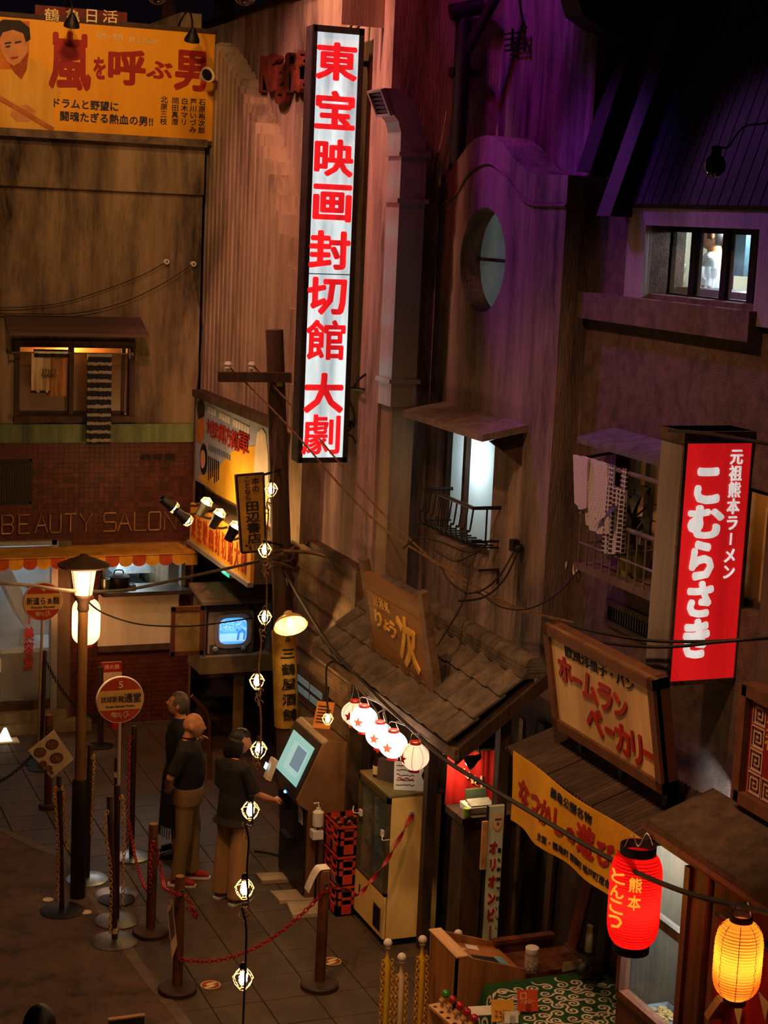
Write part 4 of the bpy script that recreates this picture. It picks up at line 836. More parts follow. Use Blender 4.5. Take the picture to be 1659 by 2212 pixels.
wire('tower_cable', [PY(a, b, YT-.05) for a, b in [(965, 240), (955, 300), (940, 360), (935, 420)]]+[PX(a, b, X2-.02) for a, b in [(928, 470), (922, 540), (925, 600), (918, 660), (912, 720), (905, 800), (900, 860)]], .008, 'thin pale cable running down beside the tower wall', m=rope_m)
wire('tower_cable', [PX(a, b, X2-.02) for a, b in [(890, 905), (893, 960), (886, 1030), (880, 1090), (882, 1160), (870, 1230)]], .008, 'thin pale cable dropping below the tower window hood', m=rope_m)
# siding boards beside the pole
so = B(); t = thing('board_siding', 'weathered horizontal board siding below the theatre wall', 'siding', (5.88, 16.2, .4))
zq = PX(640, 1160, 5.85).z
for i in range(9):
    z = zq-i*.285
    build('plank', B().obox((5.86, 15.12, z-.28), (-.035, 0, 0), (0, 2.1, 0), (.03, 0, .29)), wood_y, t)
build('cap_board', B().box(5.79, 5.9, 15.05, 17.22, zq+.01, zq+.07), wood_dk, t)
build('end_post', B().box(5.76, 5.9, 15.02, 15.12, .3, zq+.05), wood_y, t)
# panes behind the ticket machine
t = thing('window_4', None, None, (5.8, 15.9, 1.0)); t['kind'] = 'structure'; t['label'] = 'small dim window panes behind the ticket machine'
ga, gb = PX(645, 1440, 5.8), PX(700, 1520, 5.8)
build('frame', B().box(5.79, 5.83, gb.y-.05, ga.y+.05, gb.z-.12, ga.z+.02), wood_dk, t)
pg = emit('dim_window_glow', C('#7f9aa0'), .09)
for i in range(2):
    for j in range(2):
        y0 = gb.y+(ga.y-gb.y)*i*.5+.03; y1_ = y0+(ga.y-gb.y)*.5-.05; z0 = gb.z-.08+(ga.z-gb.z+.05)*j*.5; build('pane', B().box(5.78, 5.79, y0, y1_, z0, z0+(ga.z-gb.z)*.5-.02), pg, t)
# ================================================================ ALLEY: TELEVISION CABINET
YV = 18.55; va, vb = PY(441, 1312, YV), PY(585, 1440, YV)
t = thing('television_cabinet', 'open wooden wall cabinet holding an old television', 'cabinet', (va.x+.3, YV+.25, vb.z))
x0, x1_, z0, z1_ = va.x, vb.x, PY(480, 1437, YV).z, PY(480, 1304, YV).z
b = B().box(x0, x0+.03, YV, YV+.5, z0, z1_).box(x1_-.03, x1_, YV, YV+.5, z0, z1_).box(x0, x1_, YV+.47, YV+.5, z0, z1_)
build('case', b, mat('cabinet_grey', C('#6f5d4a'), C('#514233'), 5, .8), t); build('roof', B().obox((x0-.04, YV-.06, z1_), (x1_-x0+.08, 0, 0), (0, .6, .1), (0, 0, .04)), mat('cabinet_roof', C('#6a584a'), C('#4b3d33'), 5, .8), t)
shelf_z = PY(480, 1418, YV-.04).z
build('plinth', B().box(x0-.04, x1_+.02, YV-.05, YV+.5, shelf_z-.2, shelf_z), mat('plinth_ply', C('#7a6748'), C('#5c4c33'), 4, .8), t)
dd = build('door', B().box(PY(369, 1350, YV-.02).x, x0-.01, YV-.03, YV, PY(400, 1414, YV).z, PY(400, 1309, YV).z), mat('cabinet_door_ply', C('#9c7f4e'), C('#6f5630'), 4, .8, dirt=C('#4a3214'), dirt_amt=.7), t)
dxa, dxb, dza, dzb = PY(369, 1350, YV-.02).x, x0-.01, PY(400, 1414, YV).z, PY(400, 1309, YV).z
build('door_frame', B().box(dxa, dxa+.045, YV-.045, YV-.03, dza, dzb).box(dxb-.045, dxb, YV-.045, YV-.03, dza, dzb).box(dxa, dxb, YV-.045, YV-.03, dza, dza+.05).box(dxa, dxb, YV-.045, YV-.03, dzb-.05, dzb), wood_red, dd)
colx = PY(515, 1500, YV+.2).x
build('post', B().box(colx-.05, colx+.05, YV+.15, YV+.25, 0, shelf_z-.2), mat('post_ochre', C('#8c7440'), C('#665229'), 5, .8, 'streak', .1), t)
ta, tb = PY(451, 1322, YV+.05), PY(547, 1427, YV+.05); tz = shelf_z; tzt = ta.z; YTV = YV+.05
t = thing('television', 'boxy vintage television showing a blue picture', 'television', ((ta.x+tb.x)/2, YTV, tz))
build('body', B().box(ta.x, tb.x, YTV, YTV+.38, tz, tzt), mat('tv_grey', C('#a39280'), C('#877664'), 5, .5), t, bevel=.02)
sa_, sb_ = PY(474, 1336, YTV-.02), PY(533, 1390, YTV-.02)
scx, scz, sw_, sh_ = (sa_.x+sb_.x)/2, (sa_.z+sb_.z)/2, sb_.x-sa_.x, sa_.z-sb_.z
def sup(w, h, n=32, e=4): return [(math.copysign(abs(math.cos(a))**(2/e), math.cos(a))*w/2, math.copysign(abs(math.sin(a))**(2/e), math.sin(a))*h/2) for a in [2*math.pi*i/n for i in range(n)]]
build('bezel', B().plate([V((scx+u, YTV-.02, scz+v)) for u, v in sup(sw_*1.32, sh_*1.3)], (0, .02, 0), [[V((scx+u, YTV-.02, scz+v)) for u, v in sup(sw_, sh_)]]), mat('tv_bezel', C('#92806e'), C('#75654f'), 5, .5), t)
scr = build('screen', B().plate([V((scx+u, YTV-.008, scz+v)) for u, v in sup(sw_, sh_)], (0, .006, 0)), emit('tv_screen_blue', (.10, .42, .95, 1), .5), t)
tvw = emit('tv_picture_pale', (.36, .66, .98, 1), .5); tvd = emit('tv_picture_dark', (.05, .24, .62, 1), .45)
b = B()
for i in range(150):
    u, v = random.uniform(-.46, .46), random.uniform(-.02, .42); s_ = random.uniform(.006, .014); b.cbox((scx+u*sw_, YTV-.0095, scz+v*sh_), s_, .002, s_)
tag(build('picture_crowd', b, tvw, scr), kind='stuff')
build('picture_ring', B().box(scx-sw_*.46, scx+sw_*.46, YTV-.0105, YTV-.009, scz-sh_*.40, scz-sh_*.10), tvw, scr)
b = B().tube([(scx+.06, YTV-.012, scz-.11), (scx+.07, YTV-.012, scz-.02), (scx+.11, YTV-.012, scz+.01), (scx+.14, YTV-.012, scz-.03), (scx+.135, YTV-.012, scz-.11)], .014, 5).ball((scx+.05, YTV-.012, scz+.01), (.016, .003, .016))
build('picture_figure', b, tvd, scr)
build('control_strip', B().box(ta.x+.02, tb.x-.02, YTV-.008, YTV, tz+.02, tz+.12), mat('tv_strip', C('#4e4534'), C('#3a3326'), 5, .5), t)
for px in (464, 525):
    c = PY(px, 1413, YTV); build('knob', B().lathe([(.033, 0), (.033, .012), (.02, .02), (.02, .035), (.001, .036)], (c.x, YTV-.006, tz+.07), 16, Matrix.Rotation(math.radians(90), 3, 'X')), metal_grey, t, True)
point('tv_light', (scx, YTV-.12, scz), (.2, .5, 1), .5, .08)
# green exit sign under the marquee
ea, eb = PX(481, 1216, 5.62), PX(492, 1248, 5.62)
t = thing('exit_sign', 'small glowing green exit sign under the marquee', 'sign', (5.62, eb.y, eb.z)); build('case', B().box(5.63, 5.69, eb.y-.04, ea.y+.04, eb.z, ea.z), white_p, t)
build('hanger', B().box(5.65, 5.67, eb.y-.01, eb.y+.01, ea.z-.01, mz0-.01), metal_dk, t)
build('face', B().box(5.615, 5.63, eb.y-.03, ea.y+.03, eb.z+.01, ea.z-.01), emit('exit_green', (.05, .8, .42, 1), .5), t)
build('figure', B().box(5.608, 5.616, (ea.y+eb.y)/2-.05, (ea.y+eb.y)/2+.05, eb.z+.05, ea.z-.09), emit('exit_white', C('#d8fff0'), .5), t)
hl = [PY(414, 1503, 17.9), PY(440, 1530, 17.9), PY(449, 1545, 17.9), PY(453, 1575, 17.9)]; hl.append(V((hl[-1].x+.01, 17.9, 0)))
solo('stair_handrail', B().tube(smoothline(hl, 5), .024, 10), mat('brass', C('#b58a3c'), C('#8c6524'), 5, .25, metal=.9, bump=0), 'polished brass handrail behind the people', 'handrail', smooth=True)
# ================================================================ TOWER WINDOW, HOOD AND RAILING
t = thing('window_5', None, None, (X2+.15, (wy0+wy1)/2, twz0)); t['kind'] = 'structure'; t['label'] = 'tall tower window with glowing frosted panes'
b = B().box(X2+.08, X2+.16, wy0, wy0+.04, twz0, twz1).box(X2+.08, X2+.16, wy1-.04, wy1, twz0, twz1).box(X2+.08, X2+.16, wy0, wy1, twz0, twz0+.05).box(X2+.08, X2+.16, wy0, wy1, twz1-.05, twz1)
build('frame', b, wood_dk, t)
ym = PX(1012, 1020, X2+.12).y; ys = PX(973, 1020, X2+.12).y
build('mullion', B().box(X2+.07, X2+.15, ym-.03, ym+.03, twz0, twz1), wood_dk, t); build('mullion', B().box(X2+.07, X2+.15, ys-.02, ys+.06, twz0, twz1), wood_dk, t)
frl = mat('frosted_lit', C('#c9d4d0'), C('#b4c0bc'), 3, .6, bump=0)
fro = paper('frosted_window_glass', (.80, .86, .84, 1), 0, None, .8)
build('pane', B().box(X2+.12, X2+.125, ys+.06, wy1, twz0+.05, twz1), mat('pane_dark_wood', C('#5a4630'), C('#3d2f20'), 5, .5, 'streak'), t)
build('pane', B().add([(X2+.12, ym, twz0), (X2+.12, ys, twz0), (X2+.12, ys, twz1), (X2+.12, ym, twz1)], [(0, 1, 2, 3)]), fro, t); build('pane', B().add([(X2+.12, wy0, twz0), (X2+.12, ym, twz0), (X2+.12, ym, twz1), (X2+.12, wy0, twz1)], [(0, 1, 2, 3)]), fro, t)
struct('wall_tower_room', B().box(X2+.9, X2+.95, wy0-.6, wy1+.3, twz0-.3, twz1+.3), frl, 'pale inner wall of the tower room')
point('tower_room_lamp', (X2+.36, ym-.2, twz0+(twz1-twz0)*.72), COOL, 5.5, .06)
hd = [PX(870, 881, X2-.42), PX(1042, 944, X2-.42)]; zhf = (hd[0].z+hd[1].z)/2; zhb = PX(1100, 906, X2).z
hy1, hy0 = hd[0].y, hd[1].y
solo('window_hood', B().add([(X2, hy0, zhb), (X2, hy1, zhb), (X2-.42, hy1, zhf), (X2-.42, hy0, zhf), (X2, hy0, zhb-.06), (X2, hy1, zhb-.06), (X2-.42, hy1, zhf-.06), (X2-.42, hy0, zhf-.06)], [(0, 1, 2, 3), (4, 7, 6, 5), (0, 4, 5, 1), (1, 5, 6, 2), (2, 6, 7, 3), (3, 7, 4, 0)]), mat('hood_mortar', C('#7b6661'), C('#564742'), 7, .9, bump=.5), 'sloping mortar hood above the glowing tower window', 'hood')
solo('hood_bracket', B().plate([V((X2, hy0+.08, zhb-.08)), V((X2-.3, hy0+.08, zhf-.07)), V((X2, hy0+.08, zhf-.28))], (0, .05, 0)), wood_dk, 'triangular wooden bracket under the tower window hood', 'bracket')
def railing(name, label, X, Xw, y0, y1, z0, z1, n, mtl, bulge=0):
    t = thing(name, label, 'railing', ((X+Xw)/2, (y0+y1)/2, z0))
    build('top_rail', B().tube([(Xw, y1, z1), (X, y1, z1), (X, y0, z1), (Xw, y0, z1)], .018, 6), mtl, t)
    build('bottom_rail', B().tube([(Xw, y1, z0+.06), (X, y1, z0+.06), (X, y0, z0+.06), (Xw, y0, z0+.06)], .011, 5), mtl, t)
    for i in range(n+1):
        y = y0+(y1-y0)*i/n; pts = [(X, y, z1), (X-bulge*.5, y, z0+(z1-z0)*.45), (X-bulge, y, z0+.16), (X-bulge*.4, y, z0+.03), (Xw, y, z0)] if bulge else [(X, y, z1), (X, y, z0), (Xw, y, z0)]
        build('baluster', B().tube(smoothline(pts, 4) if bulge else pts, .009, 5), mtl, t)
    for s_ in (y0, y1): build('end_baluster', B().cyl(((X+Xw)/2, s_, z0), ((X+Xw)/2, s_, z1), .009, n=5), mtl, t)
    return t
rz1_, rz0_ = PX(1023, 1098, X2-.26).z, PX(985, 1165, X2-.26).z
railing('window_railing', 'bulging wrought iron railing before the tower window', X2-.26, X2, PX(1023, 1098, X2-.26).y, PX(922, 1052, X2-.26).y, rz0_-.02, rz1_, 9, metal_dk, .05)
# insulators and little junction on the tower corner
c = PX(1118, 1178, X2); t = thing('junction_box', 'small black cable junction low on the tower corner', 'junction', c)
build('body', B().box(X2-.06, X2, c.y-.04, c.y+.04, c.z-.05, c.z+.05), metal_dk, t); build('knob', B().ball((X2-.05, c.y-.13, c.z), .04), metal_dk, t)
solo('wall_hook', B().tube([PX(1035, 1232, X2-.02), PX(1076, 1230, X2-.02), PX(1074, 1262, X2-.02)], .01, 5), metal_dk, 'thin bent iron hook on the ochre tower wall', 'hook')
# ================================================================ RIGHT FACADE: KITCHEN WINDOW
XG = X3+.16
t = thing('window_6', None, None, (XG, (ry0+ry1)/2, rz0)); t['kind'] = 'structure'; t['label'] = 'dark framed kitchen window with wire glass in the right facade'
wa = PX(1432, 505, XG); wb_ = PX(1652, 640, XG); fz0, fz1 = PX(1440, 632, XG).z, PX(1440, 500, XG).z
build('frame', B().box(XG, XG+.06, ry0, ry1, rz0-.02, fz0).box(XG, XG+.06, ry0, ry1, fz1, rz1+.02).box(XG, XG+.06, wa.y, ry1, rz0, rz1), metal_dk, t)
cuts = [PX(x, 570, XG).y for x in (1438, 1492, 1504, 1560, 1572, 1620, 1634, 1690)]
for i in (1, 3, 5): build('mullion', B().box(XG-.01, XG+.05, cuts[i+1], cuts[i], rz0, rz1), metal_dk, t)
gl = glass('wire_glass', C('#cfd8d4'), .10)
for i in (0, 2, 4, 6): build('pane', B().box(XG+.02, XG+.026, cuts[i+1], cuts[i], fz0, fz1), gl, t)
kx = 8.6
struct('wall_right_kitchen_back', B().box(kx, kx+.05, 8.4, YN-.1, 4.75, 6.46), kit, 'pale back wall of the upstairs kitchen')
struct('wall_right_kitchen_end', B().box(X3+.3, kx, YN-.15, YN-.1, 4.75, 6.46), mat('kitchen_khaki', C('#c9c6aa'), C('#b4b090'), 3, .6), 'khaki end wall of the upstairs kitchen')
struct('floor_right_kitchen', B().box(X3+.3, kx, 8.4, YN-.15, 4.7, 4.75), wood_red, 'floor of the upstairs kitchen')
struct('ceiling_right_kitchen', B().box(X3+.3, kx, 8.4, YN-.15, 6.46, 6.5), kit, 'ceiling of the upstairs kitchen')
point('upstairs_kitchen_lamp', (7.6, 11.3, 6.38), (.85, .95, 1), 34, .06)
XK = X3+.45
for i, (px, py, r, h) in enumerate([(1467, 612, .05, .17), (1510, 615, .035, .16), (1524, 618, .035, .16), (1538, 621, .035, .15)]):
    c = PX(px, py, XK); c = V((XK, c.y, rz0+.06))
    t = thing('wine_glass', ['large round wine glass on the kitchen window shelf', 'upturned stem glass beside the wide kitchen pane', 'upturned stem glass between two others on the shelf', 'short stem glass at the end of the shelf row'][i], 'glass', c, 'glasses on the kitchen shelf')
    build('bowl', B().lathe([(.006, .06), (r*.8, .08), (r, .11), (r*.9, h), (r*.86, h), (r*.94, .11), (.005, .07)], c, 14, caps=False), glass('glassware', C('#dfe8e8'), .3), t, True); build('stem', B().lathe([(r*.7, 0), (.006, .01), (.005, .06), (.008, .065)], c, 10), glass('glassware', C('#dfe8e8'), .3), t, True)
solo('glass_shelf', B().box(XK-.2, XK+.12, cuts[5], ry1, rz0+.0, rz0+.06), metal_dk, 'dark shelf inside the kitchen window', 'shelf')
mc = PX(1575, 590, XK+.5); t = thing('order_monitor', 'dark order monitor seen through the kitchen window', 'monitor', (XK+.5, mc.y, rz0+.1))
build('screen', B().obox((XK+.45, mc.y-.28, rz0+.15), (.05, 0, 0), (0, .55, 0), (0, 0, .52)), mat('monitor_teal', C('#34505a'), C('#263c44'), 4, .4), t); build('stand', B().box(XK+.46, XK+.52, mc.y-.04, mc.y+.04, rz0-.02, rz0+.15), metal_dk, t)
solo('kitchen_bench', B().box(XK+.40, XK+.9, mc.y-1.4, mc.y+.3, rz0-.1, rz0-.02).box(XK+.42, XK+.88, mc.y-1.3, mc.y+.25, 4.751, rz0-.1), wood_red, 'brown work bench below the order monitor', 'bench')
# ================================================================ RIGHT FACADE: BALCONY WITH LAUNDRY
XBl = X3-.38
bt, bb_ = PX(1256, 1108, XBl), PX(1254, 1205, XBl); b_y1 = bt.y; b_z1 = bt.z; b_z0 = PX(1262, 1212, XBl).z; b_y0 = 10.3
t = thing('balcony_slab', 'thin concrete balcony slab on the right facade', 'balcony', (X3-.2, (b_y0+b_y1)/2, b_z0-.06)); build('slab', B().box(XBl-.02, X3, b_y0-.1, b_y1+.03, b_z0-.08, b_z0-.03), stucco_dk, t)
t = thing('balcony_railing', 'thin vertical bar railing of the laundry balcony', 'railing', (XBl, (b_y0+b_y1)/2, b_z0-.03)); iron = mat('railing_iron', C('#6f625a'), C('#4f453f'), 7, .6, metal=.3, bump=.1)
build('top_rail', B().tube([(X3, b_y1, b_z1), (XBl, b_y1, b_z1), (XBl, b_y0, b_z1)], .02, 6), iron, t); zmid = b_z0+.13
build('bottom_rail', B().tube([(X3, b_y1, zmid), (XBl, b_y1, zmid), (XBl, b_y0, zmid)], .012, 5), iron, t)
for i in range(14):
    y = b_y1-i*.125
    if y > b_y0: build('bar', B().cyl((XBl, y, b_z0-.03), (XBl, y, b_z1), .0085, n=6), iron, t)
lp = [PX(1258, 985, XBl), PX(1430, 1052, XBl)]; lz = (lp[0].z+lp[1].z)/2
t = thing('laundry_bar', 'metal laundry bar above the balcony railing', 'bar', (XBl, 11, lz)); build('bar', B().cyl((XBl, lp[0].y+.1, lz), (XBl, b_y0, lz), .018, n=8), iron, t); build('bracket', B().tube([(XBl, lp[0].y+.05, lz), (X3, lp[0].y+.05, lz+.05)], .012), metal_dk, t); build('bracket', B().tube([(XBl, b_y0+.1, lz), (X3, b_y0+.1, lz+.05)], .012), metal_dk, t)
def checker(name, a, bcol, sc):
    m = mat(name, a, a, 5, .9, bump=.1, bscale=80); nt = m.node_tree; N = nt.nodes; L = nt.links
    g = N.new('ShaderNodeNewGeometry'); w1 = N.new('ShaderNodeTexWave'); w1.bands_direction = 'Y'; w2 = N.new('ShaderNodeTexWave'); w2.bands_direction = 'Z'
    for w in (w1, w2): L.new(g.outputs['Position'], w.inputs[0]); w.inputs['Scale'].default_value = sc
    ad = N.new('ShaderNodeMath'); ad.operation = 'MAXIMUM'; L.new(w1.outputs['Fac'], ad.inputs[0]); L.new(w2.outputs['Fac'], ad.inputs[1])
    rp = N.new('ShaderNodeValToRGB'); L.new(ad.outputs[0], rp.inputs[0]); rp.color_ramp.elements[0].position = .72; rp.color_ramp.elements[1].position = .8
    rp.color_ramp.elements[0].color = bcol; rp.color_ramp.elements[1].color = a; L.new(rp.outputs[0], N['Principled BSDF'].inputs['Base Color']); return m
def clothX(ya, yb, za, zb, X, fold=.02, nf=4, slant=0, narrow=0, seed=0):
    def fn(u, v):
        y = ya+(yb-ya)*u; ymid = (ya+yb)/2; k = 1-narrow*v; y = ymid+(y-ymid)*k+slant*v
        return (X+math.sin(u*nf*6.28+seed)*fold*(.4+.6*v), y, za+(zb-za)*v-.03*math.sin(u*3.1+seed)*v)
    return fn
s1 = checker('shirt_pale_check', C('#b9aeb4'), C('#8f848c'), 20); s2 = checker('dress_dark_check', C('#a89db0'), C('#2a2430'), 9)
ya, yb = PX(1258, 1000, XBl).y, PX(1318, 1020, XBl).y; zl = PX(1290, 1140, XBl).z
t = thing('hanging_shirt', 'pale checked shirt draped over the balcony laundry bar', 'shirt', (XBl-.03, (ya+yb)/2, zl))
build('body', B().grid(clothX(ya-.03, yb, lz+.03, zl, XBl-.03, .02, 3, -.12, .1), 16, 14, (.02, 0, 0)), s1, t, True); build('sleeve', B().grid(clothX(ya+.05, ya-.18, lz+.03, lz-.34, XBl-.06, .012, 1.4, -.05, .2), 8, 10, (.02, 0, 0)), s1, t, True)
ya, yb = PX(1318, 1015, XBl).y, PX(1362, 1035, XBl).y; zl = PX(1335, 1195, XBl).z
t = thing('hanging_dress', 'dark checked dress hanging from the balcony laundry bar', 'dress', (XBl-.02, (ya+yb)/2, zl))
build('skirt', B().grid(clothX(ya, yb, lz-.12, zl, XBl-.03, .024, 3.5, 0, -.12, 1), 18, 16, (.02, 0, 0)), s2, t, True); build('strap', B().grid(clothX(ya-.02, ya-.1, lz+.03, lz-.14, XBl-.025, .004, 1), 4, 6, (.015, 0, 0)), s2, t, True); build('strap', B().grid(clothX(yb+.1, yb+.02, lz+.03, lz-.14, XBl-.025, .004, 1), 4, 6, (.015, 0, 0)), s2, t, True)
# plant on the balcony
pc = PX(1372, 1195, X3-.2); pc = V((X3-.2, pc.y, b_z0-.03))
t = thing('balcony_plant', 'broad-leaved dark pot plant standing on the balcony', 'plant', pc); leafm = mat('leaf_dark', C('#3b4230'), C('#232a1c'), 8, .5, bump=.1)
build('pot', B().lathe([(.001, 0), (.1, 0), (.13, .2), (.14, .22), (.12, .22), (.1, .18), (.001, .18)], pc, 16), mat('pot_olive', C('#7b7434'), C('#5a541f'), 5, .6), t, True)
build('stem', B().tube([pc+V((0, 0, .18)), pc+V((-.02, .02, .4)), pc+V((-.03, .0, .55))], .012), wood_dk, t)
for i in range(9):
    a = i*2.4; L0 = pc+V((-.02, 0, .3+.03*i)); dr = V((math.cos(a)*.7-.3, math.sin(a), 0)).normalized(); sd = V((-dr.y, dr.x, 0)); ln_ = .26+.05*(i % 3)
    def lf(u, v, L0=L0, dr=dr, sd=sd, ln_=ln_): w = math.sin(math.pi*min(1, u*.95+.05))*.045; return L0+dr*(ln_*u)+V((0, 0, .16*math.sin(u*2.4)-.1*u*u))+sd*((v-.5)*2*w)
    build('leaf', B().grid(lf, 8, 3, (0, 0, .004)), leafm, t, True)
t = thing('window_7', None, None, (X3+.15, (by0+by1)/2, nz0)); t['kind'] = 'structure'; t['label'] = 'sliding balcony window with amber light behind'
build('frame', B().box(X3+.1, X3+.16, by0, by1-.2, nz1-.05, nz1).box(X3+.1, X3+.16, by0, by1-.2, nz0, nz0+.05), wood_dk, t)
for x0 in (1318, 1372, 1405, 1440): y = PX(x0, 1010, X3+.12).y; build('mullion', B().box(X3+.09, X3+.17, y-.05, y+.02, nz0, nz1), black_m, t)
build('pane', B().box(X3+.14, X3+.145, by0, by1-.25, nz0, nz1), glass('balcony_glass', C('#c8a878'), .45, .3), t)
struct('wall_right_room', B().box(X3+1.0, X3+1.05, by0-.2, by1+.1, nz0-.3, min(nz1+.3, 4.66)), mat('room_amber', C('#c09050'), C('#9a6c34'), 3, .8), 'amber lit inner wall behind the balcony')
point('balcony_room_lamp', (X3+.5, PX(1400, 1000, X3).y-.25, nz1-.12), AMBER, 7, .06)
ha_, hb__ = PX(1252, 938, X3-.3), PX(1440, 1000, X3-.3); zf = (ha_.z+hb__.z)/2; zk = PX(1270, 925, X3).z+.06
solo('window_hood', B().add([(X3, 10.25, zk), (X3, ha_.y, zk), (X3-.32, ha_.y, zf), (X3-.32, 10.25, zf), (X3, 10.25, zk-.06), (X3, ha_.y, zk-.06), (X3-.32, ha_.y, zf-.05), (X3-.32, 10.25, zf-.05)], [(0, 1, 2, 3), (4, 7, 6, 5), (0, 4, 5, 1), (1, 5, 6, 2), (2, 6, 7, 3), (3, 7, 4, 0)]), mat('hood_slate', C('#5f5560'), C('#3d3640'), 6, .9, bump=.4), 'sloping slate hood above the laundry balcony', 'hood')
for px, py in [(1231, 1219), (1254, 1230)]:
    c = PX(px, py, X3); t = thing('facade_insulator', 'white porcelain ring insulator at the brown corner below the balcony' if px < 1240 else 'white porcelain ring insulator under the balcony railing end', 'insulator', c, 'ring insulators below the balcony')
    build('ring', B().tube([c+V((-.05, .03*math.cos(a), .045*math.sin(a))) for a in [2*math.pi*i/14 for i in range(15)]], .009, 6), white_p, t, True); build('stud', B().cyl(c, c-V((.05, 0, -.04)), .008, n=6), metal_dk, t)
va_, vb_ = PX(1316, 1300, X3), PX(1420, 1360, X3); vz1 = PX(1316, 1297, X3).z; vz0 = PX(1316, 1342, X3).z
t = thing('grille_vent', 'dark slatted grille vent under the balcony', 'vent', (X3, (va_.y+vb_.y)/2, vz0)); gy0 = vb_.y-.3
build('frame', B().box(X3-.03, X3-.0, gy0, va_.y, vz1-.03, vz1+.02).box(X3-.03, X3, gy0, va_.y, vz0-.02, vz0+.02), metal_rust, t)
for i in range(26): y = va_.y-.02-i*.04; build('slat', B().box(X3-.02, X3-.004, y-.012, y+.006, vz0, vz1), metal_dk, t)
# ================================================================ RED LIT SIGN
YR = 9.9; A_, B__ = PY(1480, 940, YR), PY(1590, 1467, YR); qx0, qx1 = A_.x, PY(1632, 930, YR).x; qz0, qz1 = PY(1437, 1476, YR).z, PY(1480, 938, YR).z
yb2 = PX(1402, 1460, qx0).y
t = thing('red_ramen_sign', 'tall red lightbox sign with white brush characters', 'sign', ((qx0+qx1)/2, YR, qz0))
build('case', B().box(qx0, qx1, YR+.012, yb2+.06, qz0-.02, qz1+.02), mat('sign_case_grey', C('#85766e'), C('#625650'), 4, .7, 'streak'), t)
rp_ = emit('red_lightbox', (.80, .010, .012, 1), .36, (.42, .004, .006, 1), 2.2); zsm = PY(1470, 1250, YR).z
build('light_panel', B().box(qx0+.02, qx1-.02, YR, YR+.012, zsm+.002, qz1-.06), rp_, t); build('light_panel', B().box(qx0+.02, qx1-.02, YR, YR+.012, qz0+.01, zsm-.002), rp_, t)
build('frame', B().box(qx0-.005, qx0+.02, YR-.012, YR+.014, qz0-.02, qz1+.02).box(qx1-.02, qx1+.005, YR-.012, YR+.014, qz0-.02, qz1+.02).box(qx0, qx1, YR-.012, YR+.014, qz0-.02, qz0+.01).box(qx0-.02, qx1+.02, YR-.03, yb2+.06, qz1-.06, qz1+.02), metal_rust, t)
wl_ = emit('red_sign_white', C('#e8e2dc'), .42, C('#b8aca4'), 8)
for ch, x0, y0, x1_, y1 in [('こ', 1503, 1010, 1552, 1088), ('む', 1487, 1092, 1560, 1162), ('ら', 1492, 1168, 1538, 1252), ('さ', 1486, 1256, 1536, 1332), ('き', 1478, 1338, 1528, 1420)]:
    textY(ch, YR-.001, (x0, y0), (x1_, y1), wl_, t, .055, .008, name='character')
vtext('元祖熊本ラーメン', PY(1592, 968, YR-.001), PY(1572, 1252, YR-.001), .105, YX, wl_, t, .02, .008)
build('bracket', B().box(qx1-.05, X3+.02, YR+.05, YR+.1, qz1-.4, qz1-.34).box(qx1-.05, X3+.02, YR+.05, YR+.1, qz0+.3, qz0+.36), metal_dk, t)
# corner post right of the sign
# ================================================================ TILED ROOF SHOP
EX, EZ, RX, RZ = 5.30, 2.36, 5.95, 2.86; ry_0, ry_1 = 11.53, 14.72
t = struct('roof_tiled', B().add([(EX+.02, ry_0+.02, EZ-.03), (EX+.02, ry_1, EZ-.03), (RX, ry_1, RZ-.03), (RX, ry_0+.02, RZ-.03), (EX+.02, ry_0+.02, EZ-.08), (EX+.02, ry_1, EZ-.08), (RX, ry_1, RZ-.12), (RX, ry_0+.02, RZ-.12)], [(0, 1, 2, 3), (4, 7, 6, 5), (0, 4, 5, 1), (1, 5, 6, 2), (2, 6, 7, 3), (3, 7, 4, 0)]), wood_dk, 'small shop roof of worn clay pantiles')
sl_ = V((RX-EX, 0, RZ-EZ)); sln = sl_.length; su = sl_.normalized(); nu_ = V((-su.z, 0, su.x)); tw, tl_ = .265, sln/3.0
def pant(u, v):
    y = -u*tw; x = v*(tl_*1.12); h = .035*(.5+.5*math.cos((u-.12)*6.28))**1.6 + (.02*(1-v)); return su*x+V((0, y, 0))+nu_*h
tb = B().grid(pant, 8, 2, nu_*-.018); pm = bpy.data.meshes.new('roof_tile'); pm.from_pydata([tuple(p) for p in tb.v], [], tb.f); pm.materials.append(tile_roof)
pm.polygons.foreach_set('use_smooth', [True]*len(pm.polygons)); pm.set_sharp_from_angle(angle=math.radians(35))
for i in range(12):
    for j in range(3):
        o = bpy.data.objects.new('roof_tile', pm); link(o, t, V((EX-.04, ry_1-i*tw, EZ-.01))+su*(j*tl_)+nu_*(.004*j+random.uniform(0, .004))); o.rotation_euler = (random.uniform(-.012, .012), random.uniform(-.01, .01), random.uniform(-.012, .012))
for i in range(11):
    y0 = ry_0+.02+i*.29; c = V((RX, y0, RZ+.07))
    build('ridge_tile', B().rings([[c+V((math.cos(a)*.085, s_*.28, math.sin(a)*.075)) for a in [math.pi*k/8 for k in range(9)]] for s_ in (0, 1)]), tile_roof, t, True)
for j in range(2): build('ridge_course', B().box(RX-.1+.015*j, RX+.1-.015*j, ry_0, ry_1, RZ-.02+j*.045, RZ+.02+j*.045), tile_roof, t)
solo('eave_board', B().box(EX-.03, EX+.01, ry_0-.05, ry_1+.1, EZ-.12, EZ-.03), wood_y, 'weathered eave board along the tiled roof', 'board')
solo('gable_board', B().obox((EX, ry_0-.03, EZ-.16), (RX-EX+.1, 0, RZ-EZ+.07), (0, .04, 0), (0, 0, .12)), wood_dk, 'dark barge board at the near end of the tiled roof', 'board')
